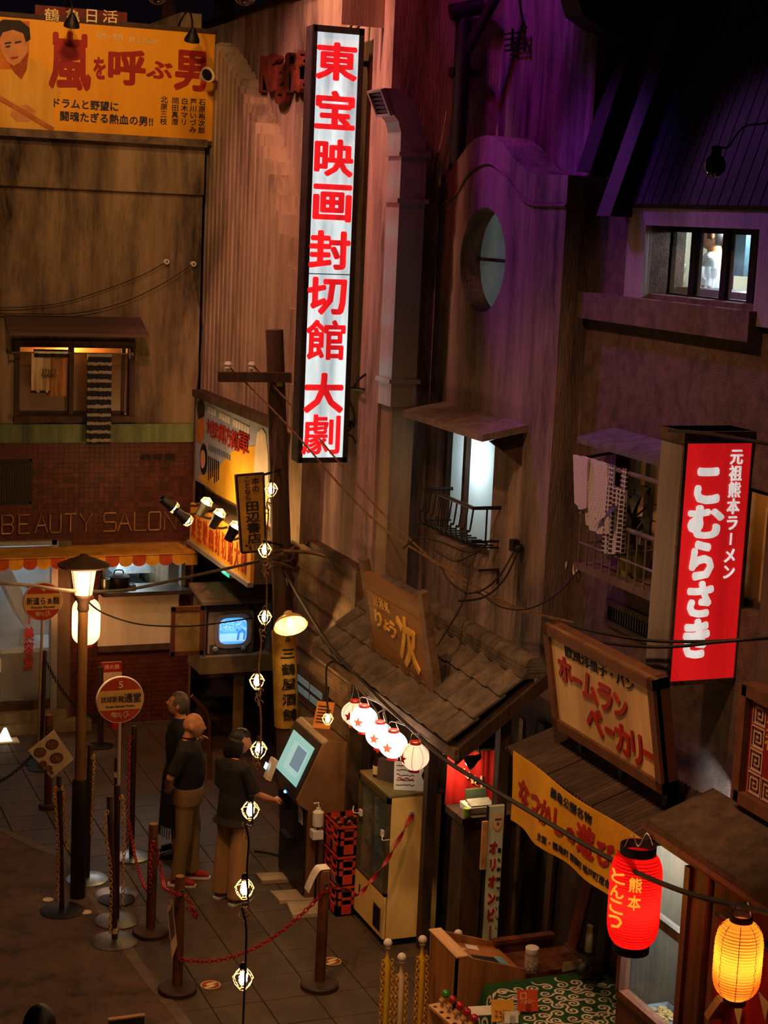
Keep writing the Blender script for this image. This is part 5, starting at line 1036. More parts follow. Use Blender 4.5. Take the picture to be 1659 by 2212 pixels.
for i, y in enumerate((11.62, 12.98)): solo('eave_post', B().box(5.72, 5.81, y, y+.09, 0, 2.62), wood_dk, ['dark wooden post beside the red shop curtain', 'dark wooden post behind the drinks fridge'][i], 'post')
# board sign leaning on the roof
def leaning(X0, X1_, tl, tr, br, bl):
    return PX(*tl, X1_), PX(*tr, X1_), PX(*br, X0), PX(*bl, X0)
q = leaning(5.46, 5.32, (787, 1234), (900, 1301), (932, 1494), (808, 1408))
yl, yr = (q[0].y+q[3].y)/2, (q[1].y+q[2].y)/2; zt_, zb_ = (q[0].z+q[1].z)/2, (q[2].z+q[3].z)/2
O_ = V((5.46, yl, zb_)); ux, vy = V((0, yr-yl, 0)), V((5.32-5.46, 0, zt_-zb_)); un, vn = ux.normalized(), vy.normalized(); nn = un.cross(vn); W_, H_ = ux.length, vy.length
t = thing('tavern_sign', 'leaning wooden board sign with gold brush characters on the tiled roof', 'sign', O_)
sgw = mat('sign_board_brown', C('#8a5f30'), C('#64411d'), 6, .6, 'grain_y', .25, 30)
for i in range(5): build('board', B().obox(O_+vy*(i/5+.003), ux, vy*(1/5-.006), nn*-.05), sgw, t)
build('stile', B().obox(O_-vn*.06-un*.09, un*.1, vy+vn*.16, nn*.02-nn*.09), wood_y, t); build('stile', B().obox(O_+ux-vn*.06, un*.1, vy+vn*.16, nn*.02-nn*.09), wood_y, t)
gold_p = mat('gold_paint', C('#e0b050'), C('#c08c2c'), 6, .45, metal=.2, bump=0)
def ps_(u, v, off=.002): return O_+ux*u+vy*v+nn*off
text('居酒処', ps_(.30, .72), W_*.30, H_*.12, un, vn, gold_p, t, .003, .008)
for s_, u, v, w_, h_ in [('り', .20, .50, .12, .2), ('ょ', .34, .48, .10, .14), ('う', .46, .47, .12, .2), ('次', .72, .42, .34, .62)]: text(s_, ps_(u, v), W_*w_, H_*h_, un, vn, gold_p, t, .03, .01, name='character')
for i, u in enumerate((.1, .9)): build('foot', B().obox(ps_(u, -.02, -.06), (0, .05, 0), (.06, 0, -.14), (.08, 0, 0)), wood_dk, t)
# lamp cable along the eave
ecab = [(600, 1205, 5.46), (640, 1280, 5.45), (705, 1385, 5.28), (760, 1448, 5.24), (830, 1520, 5.22), (900, 1585, 5.2), (960, 1640, 5.18), (1040, 1690, 5.15), (1140, 1750, 5.12), (1260, 1822, 5.1), (1370, 1882, 5.08), (1490, 1930, 5.06), (1600, 1957, 5.05), (1720, 1985, 5.03)]
wire('lamp_cable', [PX(a, b_, c_) for a, b_, c_ in ecab], .017, 'thick bound cable running from the pole along the shop eaves')
# ---------------------------------------------------------------- white paper lanterns
def lantern(c, r, h, body, band, name, label, cat='lantern', group=None, ribs=18, loop=None, cap_h=.03, capr=.42, pw=3.4, seams=True, ribamp=.012):
    t = thing(name, label, cat, c-V((0, 0, h/2+cap_h)), group); b = B(); prof_ = []
    for i in range(ribs*2+1):
        v = i/(ribs*2); zz = (v-.5)*h; rr = r*(1-abs(2*v-1)**pw*(1-capr*1.05)); prof_.append((rr*(1-ribamp*(i % 2)*2), zz))
    sh = build('shade', B().lathe(prof_, c, 28, caps=False), body, t, True)
    if seams:
        for k in range(8):
            a = 2*math.pi*k/8+.2; build('seam', B().tube([c+V(((rr+.0015)*math.cos(a), (rr+.0015)*math.sin(a), zz)) for rr, zz in prof_[::3]], .002, 4), mat('lantern_seam', C('#a8643a'), C('#8d4f28'), 5, .8, bump=0), sh)
    for s_ in (1, -1):
        z0 = s_*h/2; build('ring', B().lathe([(r*capr, z0), (r*capr*1.04, z0), (r*capr*1.04, z0+s_*cap_h), (r*capr*.94, z0+s_*cap_h), (r*capr*.94, z0)], c, 24, caps=False), band, t, True)
    if loop: build('hanger', B().tube(smoothline([c+V((-r*capr, 0, h/2+cap_h*.6)), c+V((-r*capr*.5, 0, h/2+cap_h+.07)), V(loop), c+V((r*capr*.5, 0, h/2+cap_h+.07)), c+V((r*capr, 0, h/2+cap_h*.6))], 4), .004, 4), metal_grey, t)
    return t
redband = mat('lantern_red_band', C('#c0301c'), C('#9c2212'), 5, .5, bump=0)
lw = [emit('lantern_paper_bright', (1, .78, .60, 1), 4.0), emit('lantern_paper_soft', (1, .58, .36, 1), .62)]
starm = emit('lantern_star', (.85, .16, .06, 1), .55)
Ls = [(766, 1541, 5.30, 1, 'soft peach paper lantern, first of the eave row beside the tied board'), (786, 1553, 5.12, 0, 'bright white paper lantern second along the eave row'), (820, 1588, 5.22, 0, 'bright white paper lantern with a red star in the middle of the eave row'), (849, 1608, 5.10, 0, 'brightest paper lantern with a large red star along the eave row'), (896, 1634, 5.16, 1, 'peach ribbed paper lantern with red star above the fridge end')]
for i, (a, b_, X, kind, lab) in enumerate(Ls):
    c = PX(a, b_, X); t = lantern(c, .118, .205, lw[kind], redband, 'paper_lantern', lab, 'lantern', 'round paper lanterns hanging from the tiled eave', 14, V((EX-.02, c.y, EZ-.11)), .022, .38, 2.3, kind == 1)
    ctr = c+V((-.085, -.083, -.005)) if i != 4 else c+V((-.116, -.022, -.005)); d = (ctr-c).normalized(); sx_ = V((-d.y, d.x, 0)).normalized()*-1; star = []
    for k in range(10):
        rr = .055 if k % 2 == 0 else .023; a2 = math.pi/2+k*math.pi/5; p = ctr+sx_*(math.cos(a2)*rr)+V((0, 0, math.sin(a2)*rr)); star.append(c+(p-c).normalized()*.1195)
    build('star', B().add(star+[c+d*.1205], [(k, (k+1) % 10, 10) for k in range(10)]), starm if kind == 0 else red_paint, t)
for i, (a, b_) in enumerate([(758, 1490), (818, 1530), (880, 1570)]):
    pass
# ---------------------------------------------------------------- string of caged bulbs across the street
cagem = mat('cage_brass', C('#caa064'), C('#a67c42'), 6, .4, metal=.5, bump=0)
bulbm = emit('cage_bulb', (1, .58, .22, 1), 110)
strg = [(586, 1056, 13.2), (572, 1187, 12.9), (572, 1332, 12.3), (555, 1470, 11.3), (559, 1618, 10.2), (541, 1749, 9.4), (528, 1918, 8.75), (525, 2112, 8.1)]
bl_lab = ['caged bulb at the top of the string beside the bookshop sign', 'caged bulb under the bookshop sign telephone number', 'caged bulb hanging beside the old television', 'caged bulb beside the tin pole sleeve', 'caged bulb between the ticket machine and the dark haired visitor', 'caged bulb over the dark haired visitor', 'caged bulb above the visitor\'s beige trousers', 'caged bulb hanging lowest, over the paving']
def caged(c, r, label, grp, nm='caged_bulb', top=None):
    t = thing(nm, label, 'lamp', c-V((0, 0, r*1.3)), grp)
    build('bulb', B().lathe([(.001, -r*.75), (r*.28, -r*.62), (r*.42, -r*.25), (r*.40, .1*r), (r*.22, r*.6), (r*.2, r*.8)], c, 14), bulbm, t, True)
    build('socket', B().lathe([(r*.24, r*.75), (r*.34, r*.8), (r*.34, r*1.25), (r*.2, r*1.5), (.001, r*1.55)], c, 12), black_m, t, True)
    b = B()
    for k in range(8):
        a = 2*math.pi*k/8; b.tube([c+V((math.cos(a)*rr*r, math.sin(a)*rr*r, zz*r)) for rr, zz in [(.32, .95), (.72, .5), (1, 0), (.78, -.55), (.3, -1.15)]], r*.035, 4)
    for rr, zz in ((1, 0), (.32, -1.13), (.34, .95)): b.tube([c+V((math.cos(a)*rr*r, math.sin(a)*rr*r, zz*r)) for a in [2*math.pi*k/16 for k in range(17)]], r*.04, 4)
    build('cage', b, cagem, t)
    return t
bp = []
for i, (a, b_, Y) in enumerate(strg):
    c = PY(a, b_, Y); r = .056; bp.append(c+V((0, 0, r*1.55))); caged(c, r, bl_lab[i], 'string of caged bulbs over the street')
pts = [onp(4.15)+V((-.05, -.1, 0))]
for i, p in enumerate(bp):
    pts.append(p+V((.012, 0, .015)))
    if i < len(bp)-1: n_ = bp[i+1]; pts += [p.lerp(n_, .35)+V((.02, 0, -.02)), p.lerp(n_, .5)+V((-.015, 0, .05)), p.lerp(n_, .7)+V((.01, 0, .05))]
pts.append(PY(520, 2330, 7.5))
so_ = solo('string_cable', B().tube(smoothline(pts, 5), .006, 5), mat('cable_copper', C('#6b4a30'), C('#3f2b1c'), 20, .7, bump=0), 'knotted brown cable carrying the caged bulbs', 'cable')
b = B()
for p, n_ in zip(bp, bp[1:]):
    for f in (.45, .55, .62):
        c = p.lerp(n_, f)+V((random.uniform(-.02, .02), 0, .04)); b.tube([c+V((.018*math.cos(a), .004*math.sin(a*2), .022*math.sin(a))) for a in [5*k/9 for k in range(10)]], .004, 4)
tag(build('cable_tie', b, rope_m, so_), kind='stuff')
c = PY(708, 1552, 13.9); caged(c, .052, 'single caged bulb above the ticket machine', None)
wire('pendant_cable', [c+V((0, 0, .08)), PY(706, 1500, 13.9), PY(706, 1440, 13.9)+V((0, 0, .0)), V((5.32, 14.3, 2.3))], .01, 'black pendant cable above the ticket machine')
# ================================================================ TICKET MACHINE
kx0_, kx1_, ky0, ky1 = 5.10, 5.46, 14.28, 15.08
t = thing('ticket_machine', 'brown touch-screen ticket machine with sloping display', 'ticket machine', ((kx0_+kx1_)/2, (ky0+ky1)/2, 0))
kbr = mat('kiosk_brown', C('#7a5836'), C('#604326'), 3, .5, bump=.05); kdk = mat('kiosk_dark', C('#2a201a'), C('#1c1511'), 3, .5, bump=.05)
P_ = [(5.10, .0), (5.10, .88), (5.00, .95), (4.98, 1.0), (5.22, 1.52), (5.27, 1.55), (5.46, 1.52), (5.46, 0)]
build('body', B().plate([V((x, ky0, z)) for x, z in P_], (0, ky1-ky0, 0)), kbr, t, bevel=.01)
su2 = (V((5.22, 0, 1.52))-V((4.98, 0, 1.0))); sN = V((-su2.z, 0, su2.x)).normalized()
so2 = V((4.98, ky1, 1.0))
build('screen_frame', B().obox(so2+su2*.02+V((0, -.02, 0)), V((0, -(ky1-ky0)+.04, 0)), su2*.96, sN*.012), kdk, t)
sc_ = build('screen', B().obox(so2+su2*.16+V((0, -.10, 0)), V((0, -(ky1-ky0)+.2, 0)), su2*.70, sN*.018), emit('kiosk_screen', (.30, .60, .55, 1), .36), t)
build('screen_window', B().obox(so2+su2*.26+V((0, -.24, 0)), V((0, -.40, 0)), su2*.48, sN*.0195), emit('kiosk_screen_pale', (.42, .70, .66, 1), .33), sc_); build('screen_window', B().obox(so2+su2*.36+V((0, -.36, 0)), V((0, -.25, 0)), su2*.36, sN*.021), emit('kiosk_screen_grey', (.16, .26, .34, 1), .35), sc_)
build('front_panel', B().box(5.085, 5.1, ky0+.03, ky1-.03, .06, .86), kdk, t)
build('card_slot', B().box(5.06, 5.09, ky0+.12, ky0+.3, .55, .68), black_m, t); build('coin_tray', B().box(5.03, 5.10, ky0+.35, ky0+.6, .40, .5), metal_dk, t); build('note_slot', B().box(5.04, 5.09, ky0+.5, ky0+.7, .74, .86), black_m, t)
build('button', B().ball((4.985, ky0+.34, .97), .016), emit('blue_led', (.1, .25, 1, 1), 3), t)
build('paper_notice', B().obox((5.08, ky0+.08, .72), (0, .12, 0), (-.01, 0, .16), (-.003, 0, 0)), white_p, t)
c = V((4.97, ky0+.55, 1.0)); t2 = thing('card_reader', 'cream handheld card reader on the ticket machine', 'card reader', c)
build('body', B().obox(c+V((-.06, 0, 0)), (0, .10, 0), (.07, 0, .2), (-.05, 0, .025)), ivory, t2, bevel=.006); build('display', B().obox(c+V((-.105, .02, .12)), (0, .06, 0), (.02, 0, .055), (-.008, 0, .003)), emit('reader_display', (.4, .7, 1, 1), 1.2), t2)
a0 = V((5.26, ky0+.42, 1.552)); t2 = thing('notice_card', 'orange notice card standing on the ticket machine', 'card', a0)
orm = mat('card_orange', C('#e09040'), C('#cc7a2c'), 4, .7, bump=0)
pN = V((-.55, -.8, 0)).normalized(); pU = V((.8, -.55, 0)).normalized(); build('card', B().obox(a0, pU*.17, V((.06, .05, .24)), pN*-.008), orm, t2)
vv = V((.06, .05, .24)).normalized(); b = B()
for i in range(6):
    o = a0+pU*.02+V((.06, .05, .24))*(.8-.12*i)+pN*.001; b.obox(o, pU*(.13 if i % 2 else .1), vv*.012, pN*.002)
tag(build('print_lines', b, ink_black, t2), kind='stuff')
# trays on the floor, dispenser, leads
for i, (tl, tr, br, bl) in enumerate([((552, 1893), (640, 1890), (655, 1905), (566, 1910)), ((583, 1932), (688, 1925), (694, 1950), (604, 1953)), ((618, 1955), (690, 1953), (700, 1980), (632, 1984))]):
    b = B(); b.plate([PZ(*p, 0.0) for p in (tl, tr, br, bl)], (0, 0, .035)); solo('floor_tray', b, mat('tray_laminate', C('#a8977c'), C('#8b7b62'), 5, .4, bump=.03), ['flat pale board on the paving under the visitor at the machine', 'pale laminate board lying before the ticket machine', 'pale laminate board nearest the bottle crates'][i], 'board', 'pale boards on the paving by the machine')
c = V((5.16, 14.17, .78)); t2 = thing('sanitizer_stand', 'white pump dispenser on a thin stand beside the ticket machine', 'dispenser', (5.16, 14.17, 0))
build('stand', B().cyl((5.16, 14.17, 0), (5.16, 14.17, .78), .012, n=8).lathe([(.001, 0), (.12, 0), (.12, .012), (.001, .015)], (5.16, 14.17, 0), 16), metal_dk, t2); build('bottle', B().lathe([(.001, 0), (.05, 0), (.052, .02), (.052, .13), (.02, .155), (.02, .17), (.001, .17)], c, 14), white_p, t2, True); build('pump', B().tube([c+V((0, 0, .17)), c+V((0, 0, .22)), c+V((-.05, 0, .215))], .007), white_p, t2); build('drip_tray', B().box(5.1, 5.2, 14.12, 14.22, .66, .74), white_p, t2)
wire('floor_lead', [PZ(a, b_, .012) for a, b_ in [(550, 1838), (580, 1842), (605, 1850), (625, 1862)]], .01, 'black lead lying on the paving behind the visitor')
# ================================================================ BOTTLE CRATES
cr_m = mat('crate_red', C('#c8402a'), C('#a83220'), 4, .45, bump=.05); bot_m = mat('bottle_brown', C('#2a1608'), C('#1a0d05'), 4, .12, bump=0, spec=.8)
def crate(z0, label, inner):
    t = thing('bottle_crate', label, 'crate', (5.42, 14.05, z0), 'red bottle crates stacked beside the fridge'); x0, x1, y0, y1, h = 5.26, 5.60, 13.87, 14.26, .285
    for (a, b_, c_, d) in ((x0, x0+.014, y0, y1), (x1-.014, x1, y0, y1)):
        build('side', B().box(a, b_, c_, d, z0, z0+.10).box(a, b_, c_, d, z0+.15, z0+.17).box(a, b_, c_, d, z0+.235, z0+h).box(a, b_, c_, c_+.05, z0, z0+h).box(a, b_, d-.05, d, z0, z0+h).box(a, b_, (c_+d)/2-.03, (c_+d)/2+.03, z0, z0+h), cr_m, t)
    for (c_, d) in ((y0, y0+.014), (y1-.014, y1)):
        build('side', B().box(x0, x1, c_, d, z0, z0+.10).box(x0, x1, c_, d, z0+.15, z0+.17).box(x0, x1, c_, d, z0+.235, z0+h).box(x0, x0+.05, c_, d, z0, z0+h).box(x1-.05, x1, c_, d, z0, z0+h).box((x0+x1)/2-.025, (x0+x1)/2+.025, c_, d, z0, z0+h), cr_m, t)
    build('base', B().box(x0, x1, y0, y1, z0, z0+.014), cr_m, t); build('rim', B().box(x0-.008, x1+.008, y0-.008, y0+.012, z0+h-.02, z0+h).box(x0-.008, x1+.008, y1-.012, y1+.008, z0+h-.02, z0+h).box(x0-.008, x0+.012, y0, y1, z0+h-.02, z0+h).box(x1-.012, x1+.008, y0, y1, z0+h-.02, z0+h), cr_m, t)
    if inner:
        for i in range(3):
            for j in range(3):
                c = V((x0+.07+i*.1, y0+.08+j*.115, z0+.016)); tt = thing('beer_bottle', 'brown bottle standing in the %s red crate' % ('bottom', 'middle', 'top')[int(z0/.28+.1)], 'bottle', c, 'brown bottles in the crates')
                build('glass', B().lathe([(.001, 0), (.034, 0), (.036, .01), (.036, .13), (.015, .19), (.013, .235), (.001, .236)], c, 12), bot_m, tt, True); build('cap', B().lathe([(.015, .232), (.016, .245), (.001, .247)], c, 10), gold, tt, True)
    return t
crate(0.0, 'red bottle crate at the bottom of the stack', True); crate(.288, 'red bottle crate in the middle of the stack', True); crate(.576, 'red bottle crate on top of the stack', True)
# ================================================================ DRINKS FRIDGE
fx0, fx1, fy0, fy1, fz1_ = 5.42, 5.95, 13.12, 13.84, 1.40
t = thing('drinks_fridge', 'yellowed drinks fridge with sliding glass doors', 'fridge', ((fx0+fx1)/2, (fy0+fy1)/2, 0))
fy_m = mat('fridge_cream', C('#e0be74'), C('#cda85a'), 2, .45, bump=.03); ft_m = mat('fridge_top_olive', C('#7a6a3c'), C('#5f522c'), 4, .5, bump=.05)
build('cabinet', B().box(fx0+.03, fx1, fy0, fy0+.03, .07, fz1_-.03).box(fx0+.03, fx1, fy1-.03, fy1, .07, fz1_-.03).box(fx1-.03, fx1, fy0, fy1, .07, fz1_-.03), fy_m, t); build('machine_box', B().box(fx0+.022, fx1-.035, fy0+.032, fy1-.032, .075, .48), ft_m, t)
build('top', B().box(fx0, fx1, fy0, fy1, fz1_-.03, fz1_), ft_m, t, bevel=.006)
build('plinth', B().box(fx0+.05, fx1-.03, fy0+.03, fy1-.03, 0, .07), black_m, t)
build('lower_panel', B().box(fx0, fx0+.02, fy0, fy1, .08, .47), fy_m, t); gr = build('vent_grille', B().box(fx0-.004, fx0, fy0+.06, fy0+.24, .12, .34), ft_m, t)
for i in range(8): build('louvre', B().box(fx0-.008, fx0-.003, fy0+.075+i*.02, fy0+.085+i*.02, .13, .33), metal_dk, gr)
build('lock', B().box(fx0-.006, fx0, fy1-.14, fy1-.12, .28, .36), black_m, t)
dk = mat('fridge_trim_dark', C('#57492c'), C('#3e3420'), 4, .5, bump=.05)
build('door_surround', B().box(fx0, fx0+.03, fy0, fy0+.045, .47, fz1_-.03).box(fx0, fx0+.03, fy1-.03, fy1, .47, fz1_-.03).box(fx0, fx0+.03, fy0, fy1, fz1_-.08, fz1_-.03).box(fx0, fx0+.03, fy0, fy1, .47, .5), dk, t)
ymid = (fy0+fy1)/2; fg = glass('fridge_glass', C('#50605a'), .42, .08)
for i, (a, b_) in enumerate(((fy0+.045, ymid+.02), (ymid-.02, fy1-.03))):
    d = build('door', B().box(fx0+.008+.008*i, fx0+.014+.008*i, a, b_, .5, fz1_-.08), fg, t); build('door_stile', B().box(fx0+.004+.008*i, fx0+.018+.008*i, a, a+.018, .5, fz1_-.08).box(fx0+.004+.008*i, fx0+.018+.008*i, b_-.018, b_, .5, fz1_-.08), dk, d)
for z in (.75, 1.02): build('wire_shelf', B().box(fx0+.06, fx1-.05, fy0+.03, fy1-.03, z, z+.012), metal_grey, t)
for k in range(10):
    c = V((fx0+.12+.09*(k % 2), fy0+.1+.055*k, (.492, .762, 1.032)[k % 3])); tt = thing('fridge_bottle', '%s bottle on the %s shelf behind the fridge glass' % (('brown', 'green')[k % 2], ('lowest', 'middle', 'top')[k % 3]), 'bottle', c, 'bottles inside the fridge'); build('glass', B().lathe([(.001, 0), (.028, 0), (.03, .01), (.03, .12), (.012, .17), (.011, .2), (.001, .2)], c, 12), (bot_m, mat('bottle_green', C('#2f4a22'), C('#1e3216'), 4, .15, bump=0, spec=.8))[k % 2], tt, True); build('cap', B().lathe([(.013, .198), (.013, .21), (.001, .21)], c, 8), gold, tt, True)
# white plugs stuck on the fridge, and its lead
for i, (a, b_) in enumerate(((779, 1755), (826, 1800))):
    c = PX(a, b_, fx0-.012); tt = thing('sensor_box', ['small white latch box on the far fridge door', 'small white latch box with a lead on the near fridge door'][i], 'latch', c); build('box', B().cbox(c, .02, .05, .055), white_p, tt); build('lead', B().tube(smoothline([c+V((0, -.02, 0)), c+V((-.03, -.08 if i else .1, -.03)), c+V((0, -.16 if i else .18, .0))], 5), .005, 5), white_p, tt)
# things on the fridge top
def bottle(c, h, label, m=bot_m, lab=None):
    tt = thing('sake_bottle', label, 'bottle', c, 'bottles standing on the fridge'); r = h*.15
    build('glass', B().lathe([(.001, 0), (r, 0), (r, h*.55), (r*.42, h*.75), (r*.38, h*.95), (.001, h*.96)], c, 14), m, tt, True); build('cap', B().lathe([(r*.42, h*.94), (r*.42, h), (.001, h)], c, 10), redband, tt, True)
    if lab: build('paper_label', B().lathe([(r*1.03, h*.12), (r*1.03, h*.45)], c, 14, caps=False), lab, tt, True)
lbm = mat('label_cream', C('#cbb27c'), C('#b09358'), 6, .7, bump=0); lbp = mat('label_purple', C('#6a3a68'), C('#4f2a4e'), 6, .7, bump=0)
bottle(V((5.50, 13.62, fz1_)), .24, 'brown bottle with cream label beside the dark box on the fridge', lab=lbm); bottle(V((5.86, 13.22, fz1_)), .25, 'dark bottle with violet label at the fridge corner', lab=lbp)
bottle(V((5.78, 13.2, fz1_)), .24, 'dark bottle with violet label next to the leaning card', lab=lbp); bottle(V((5.88, 13.38, fz1_)), .24, 'dark bottle behind the violet labelled pair', lab=lbm); bottle(V((5.72, 13.42, fz1_)), .22, 'short dark bottle behind the handwritten boards', lab=lbm)
solo('dark_box', B().obox((5.48, 13.56, fz1_), (.12, -.18, 0), (.05, .035, 0), (0, 0, .19)), mat('box_grey', C('#4e4038'), C('#3a2f29'), 5, .7), 'dark flat box standing on the fridge', 'box')
for i, (x, y, w_) in enumerate(((5.52, 13.26, .2), (5.70, 13.17, .14))):
    o = V((x, y, fz1_)); uw = V((.93, -.36, 0)).normalized()*-1 if False else V((.9, -.42, 0)).normalized(); tt = thing('handwritten_board', ['white board with handwritten menu on the fridge', 'narrow white card leaning on the fridge'][i], 'board', o); lean = V((.02, .06, .24)); nb = uw.cross(lean.normalized()); build('board', B().obox(o, uw*w_, lean, nb*-.012), white_p, tt)
    if i == 0:
        b = B()
        for k in range(5):
            pts = [o+uw*(.02+.02*j)+lean*(.86-.17*k+random.uniform(-.03, .03))+nb*.002 for j in range(9)]; b.tube(pts, .004, 4)
        tag(build('handwriting', b, ink_black, tt), kind='stuff'); build('handwriting', B().tube([o+uw*(.03+.02*j)+lean*(.40+.04*math.sin(j*1.9))+nb*.003 for j in range(8)], .006, 4), bill_red, tt)
# red ribbon from the post to the fridge side
hook = PY(888, 1758, fy0); tt = thing('fridge_hook', 'round suction hook on the fridge side', 'hook', hook); build('disc', B().lathe([(.001, 0), (.03, 0), (.028, .012), (.001, .014)], hook, 14, Matrix.Rotation(math.radians(90), 3, 'X')), glass('hook_clear', C('#c8b8a8'), .5), tt, True); build('pin', B().ball(hook-V((0, .02, 0)), .014), mat('hook_purple', C('#5a2a4a'), C('#43203a'), 5, .5), tt)
rbm = mat('ribbon_red', C('#a01c20'), C('#701016'), 6, .5, bump=0)
rp0 = [PZ(727, 1912, .93), PY(752, 1926, 12.9), PY(775, 1932, 12.9), PY(800, 1905, 12.95), PY(835, 1860, 13.0), PY(865, 1808, 13.05), hook-V((0, .025, 0))]; rl = smoothline(rp0, 9); b = B(); nL = len(rl)
RR = []
for i, p in enumerate(rl):
    tn = (rl[min(i+1, nL-1)]-rl[max(i-1, 0)]).normalized(); s1_ = tn.cross(V((0, 1, 0))).normalized(); s2_ = tn.cross(s1_).normalized(); an = i*.42; w = s1_*math.cos(an)+s2_*math.sin(an)*.6; nn_ = tn.cross(w).normalized()*.0015; RR.append([p-w*.02+nn_, p+w*.02+nn_, p+w*.02-nn_, p-w*.02-nn_])
b.rings(RR); solo('barrier_ribbon', b, rbm, 'twisted dark red ribbon tied from the log post to the fridge', 'ribbon', smooth=True)
# electric box and leads on the wall behind
tt = thing('meter_box', 'black socket box with loose leads on the wall behind the crates', 'socket box', (5.94, 14.35, .9)); build('box', B().box(5.9, 5.98, 14.2, 14.5, .9, 1.35), black_m, tt); build('socket', B().box(5.87, 5.9, 14.16, 14.26, 1.05, 1.3), ivory, tt)
for i in range(3): build('lead', B().tube(smoothline([(5.9, 14.3+.07*i, 1.3), (5.84, 14.28+.1*i, 1.7), (5.7-.1*i, 14.4, 2.1), (5.36, 14.5-.1*i, 2.28)], 6), .007, 5), (white_p, cable_m, ivory)[i], tt)
# ================================================================ BAKERY ROOF AND SIGN
cy0, cy1 = 9.12, 11.12; cx0_, cz0_, cx1_, cz1_ = 5.53, 2.44, 6.10, 2.63
def corr(y0, y1):
    def fn(u, v): return (cx0_+(cx1_-cx0_)*v, y0+(y1-y0)*u, cz0_+(cz1_-cz0_)*v+.015*math.cos(u*2*math.pi*((y1-y0)/.047)))
    n = int((y1-y0)/.047)*8; return B().grid(fn, n, 2, (0, 0, -.006))
t = struct('roof_corrugated', B().box(cx0_+.03, cx1_, cy0, cy1, cz0_-.05, cz0_-.02), wood_dk, 'rusty corrugated iron roof over the snack stall')
for i in range(3): build('corrugated_sheet', corr(cy1-(i+1)*.674+.0, cy1-i*.674+.02), corr_m, t, True)
q = leaning(5.75, 5.61, (1174, 1345), (1408, 1469), (1440, 1716), (1198, 1572))
yl, yr = (q[0].y+q[3].y)/2, (q[1].y+q[2].y)/2; zt_, zb_ = (q[0].z+q[1].z)/2, (q[2].z+q[3].z)/2
O_ = V((5.75, yl, zb_)); ux, vy = V((0, yr-yl, 0)), V((5.61-5.75, 0, zt_-zb_)); un, vn = ux.normalized(), vy.normalized(); nn = un.cross(vn); W_, H_ = ux.length, vy.length
t = thing('bakery_sign', 'large framed cream sign with red brush katakana on the iron roof', 'sign', O_)
build('panel', B().obox(O_+nn*-.04, ux, vy, nn*.03), mat('sign_cream_aged', C('#d0ae7e'), C('#b08c5c'), 3, .7, 'streak', .1, dirt=C('#8a6236'), dirt_amt=.6), t)
fm = mat('sign_frame_brown', C('#6a4028'), C('#4c2c1a'), 6, .7, 'noise', .2); fw_ = .075
for o, a, b_ in ((O_, ux, vn*fw_), (O_+vy-vn*fw_, ux, vn*fw_), (O_, un*fw_, vy), (O_+ux-un*fw_, un*fw_, vy)): build('frame_rail', B().obox(o+nn*-.11, a, b_, nn*.125), fm, t)
def ps_(u, v, off=-.008): return O_+ux*u+vy*v+nn*off
text('欧風洋菓子・パン', ps_(.50, .84), W_*.62, H_*.12, un, vn, ink_black, t, .003, .006)
for s_, u, v, w_, h_ in [('ホ', .17, .64, .13, .25), ('ー', .285, .60, .08, .05), ('ム', .40, .60, .14, .27), ('ラ', .545, .585, .13, .25), ('ン', .68, .585, .12, .22), ('ベ', .42, .30, .15, .26), ('ー', .555, .285, .08, .05), ('カ', .67, .28, .13, .28), ('リ', .795, .27, .09, .30), ('ー', .90, .285, .10, .05)]:
    text(s_, ps_(u, v), W_*w_, H_*h_, un, vn, bill_red, t, .045, .008, name='character')
for u in (.12, .5, .88): build('support', B().obox(ps_(u, -.02, -.10), (0, -.06, 0), (.08, 0, 0), (0, 0, -.17)), black_m, t)
# banner under the eave
XBn = 5.46; ba, bb2 = PX(1108, 1622, XBn), PX(1372, 1800, XBn); zt_ = PX(1108, 1622, XBn).z; zb_ = PX(1098, 1770, XBn).z
by_1, by_0 = ba.y, PX(1385, 1830, XBn).y
def bann(u, v):
    y = by_1+(by_0-by_1)*u; sg = -.05*math.sin(u*math.pi*3)*v*.4; return (XBn+.015*math.sin(u*9+v*2)+.02*v*math.sin(u*17), y, zt_-(zt_-zb_)*v-.03*math.sin(u*math.pi)*(1-v)*.6-.03*u*0)
t = thing('stall_banner', 'yellow cloth banner with red characters below the corrugated eave', 'banner', (XBn, (by_0+by_1)/2, zb_))
build('cloth', B().grid(bann, 60, 12, (.006, 0, 0)), mat('banner_yellow', C('#d99f1c'), C('#bf8412'), 3, .8, bump=.08), t, True)
def bt(s_, u0, u1, v0, v1, m, bold, nm='lettering'):
    c = V((XBn-.002, by_1+(by_0-by_1)*(u0+u1)/2, zt_-(zt_-zb_)*(v0+v1)/2))
    def wp(p): u = (p.y-by_1)/(by_0-by_1); v = (zt_-p.z)/(zt_-zb_); g = V(bann(min(1, max(0, u)), min(1, max(0, v)))); return V((g.x-.003-(XBn-.002-p.x), p.y, g.z))
    return build(nm, put_text(B(), s_, c, abs(by_0-by_1)*(u1-u0), (zt_-zb_)*(v1-v0), XX, YU, bold, .004, warp=wp), m, t, recalc=False)
for s_, u0, u1, v0, v1 in [('な', .05, .145, .32, .66), ('つ', .165, .265, .36, .62), ('か', .27, .365, .32, .66), ('し', .385, .46, .32, .68), ('の', .475, .55, .44, .66), ('遊', .56, .685, .26, .70), ('び', .70, .81, .32, .68), ('方', .83, .98, .26, .70)]: bt(s_, u0, u1, v0, v1, mat('banner_red', C('#a82418'), C('#8c1c12'), 5, .7, bump=0), .045, 'character')
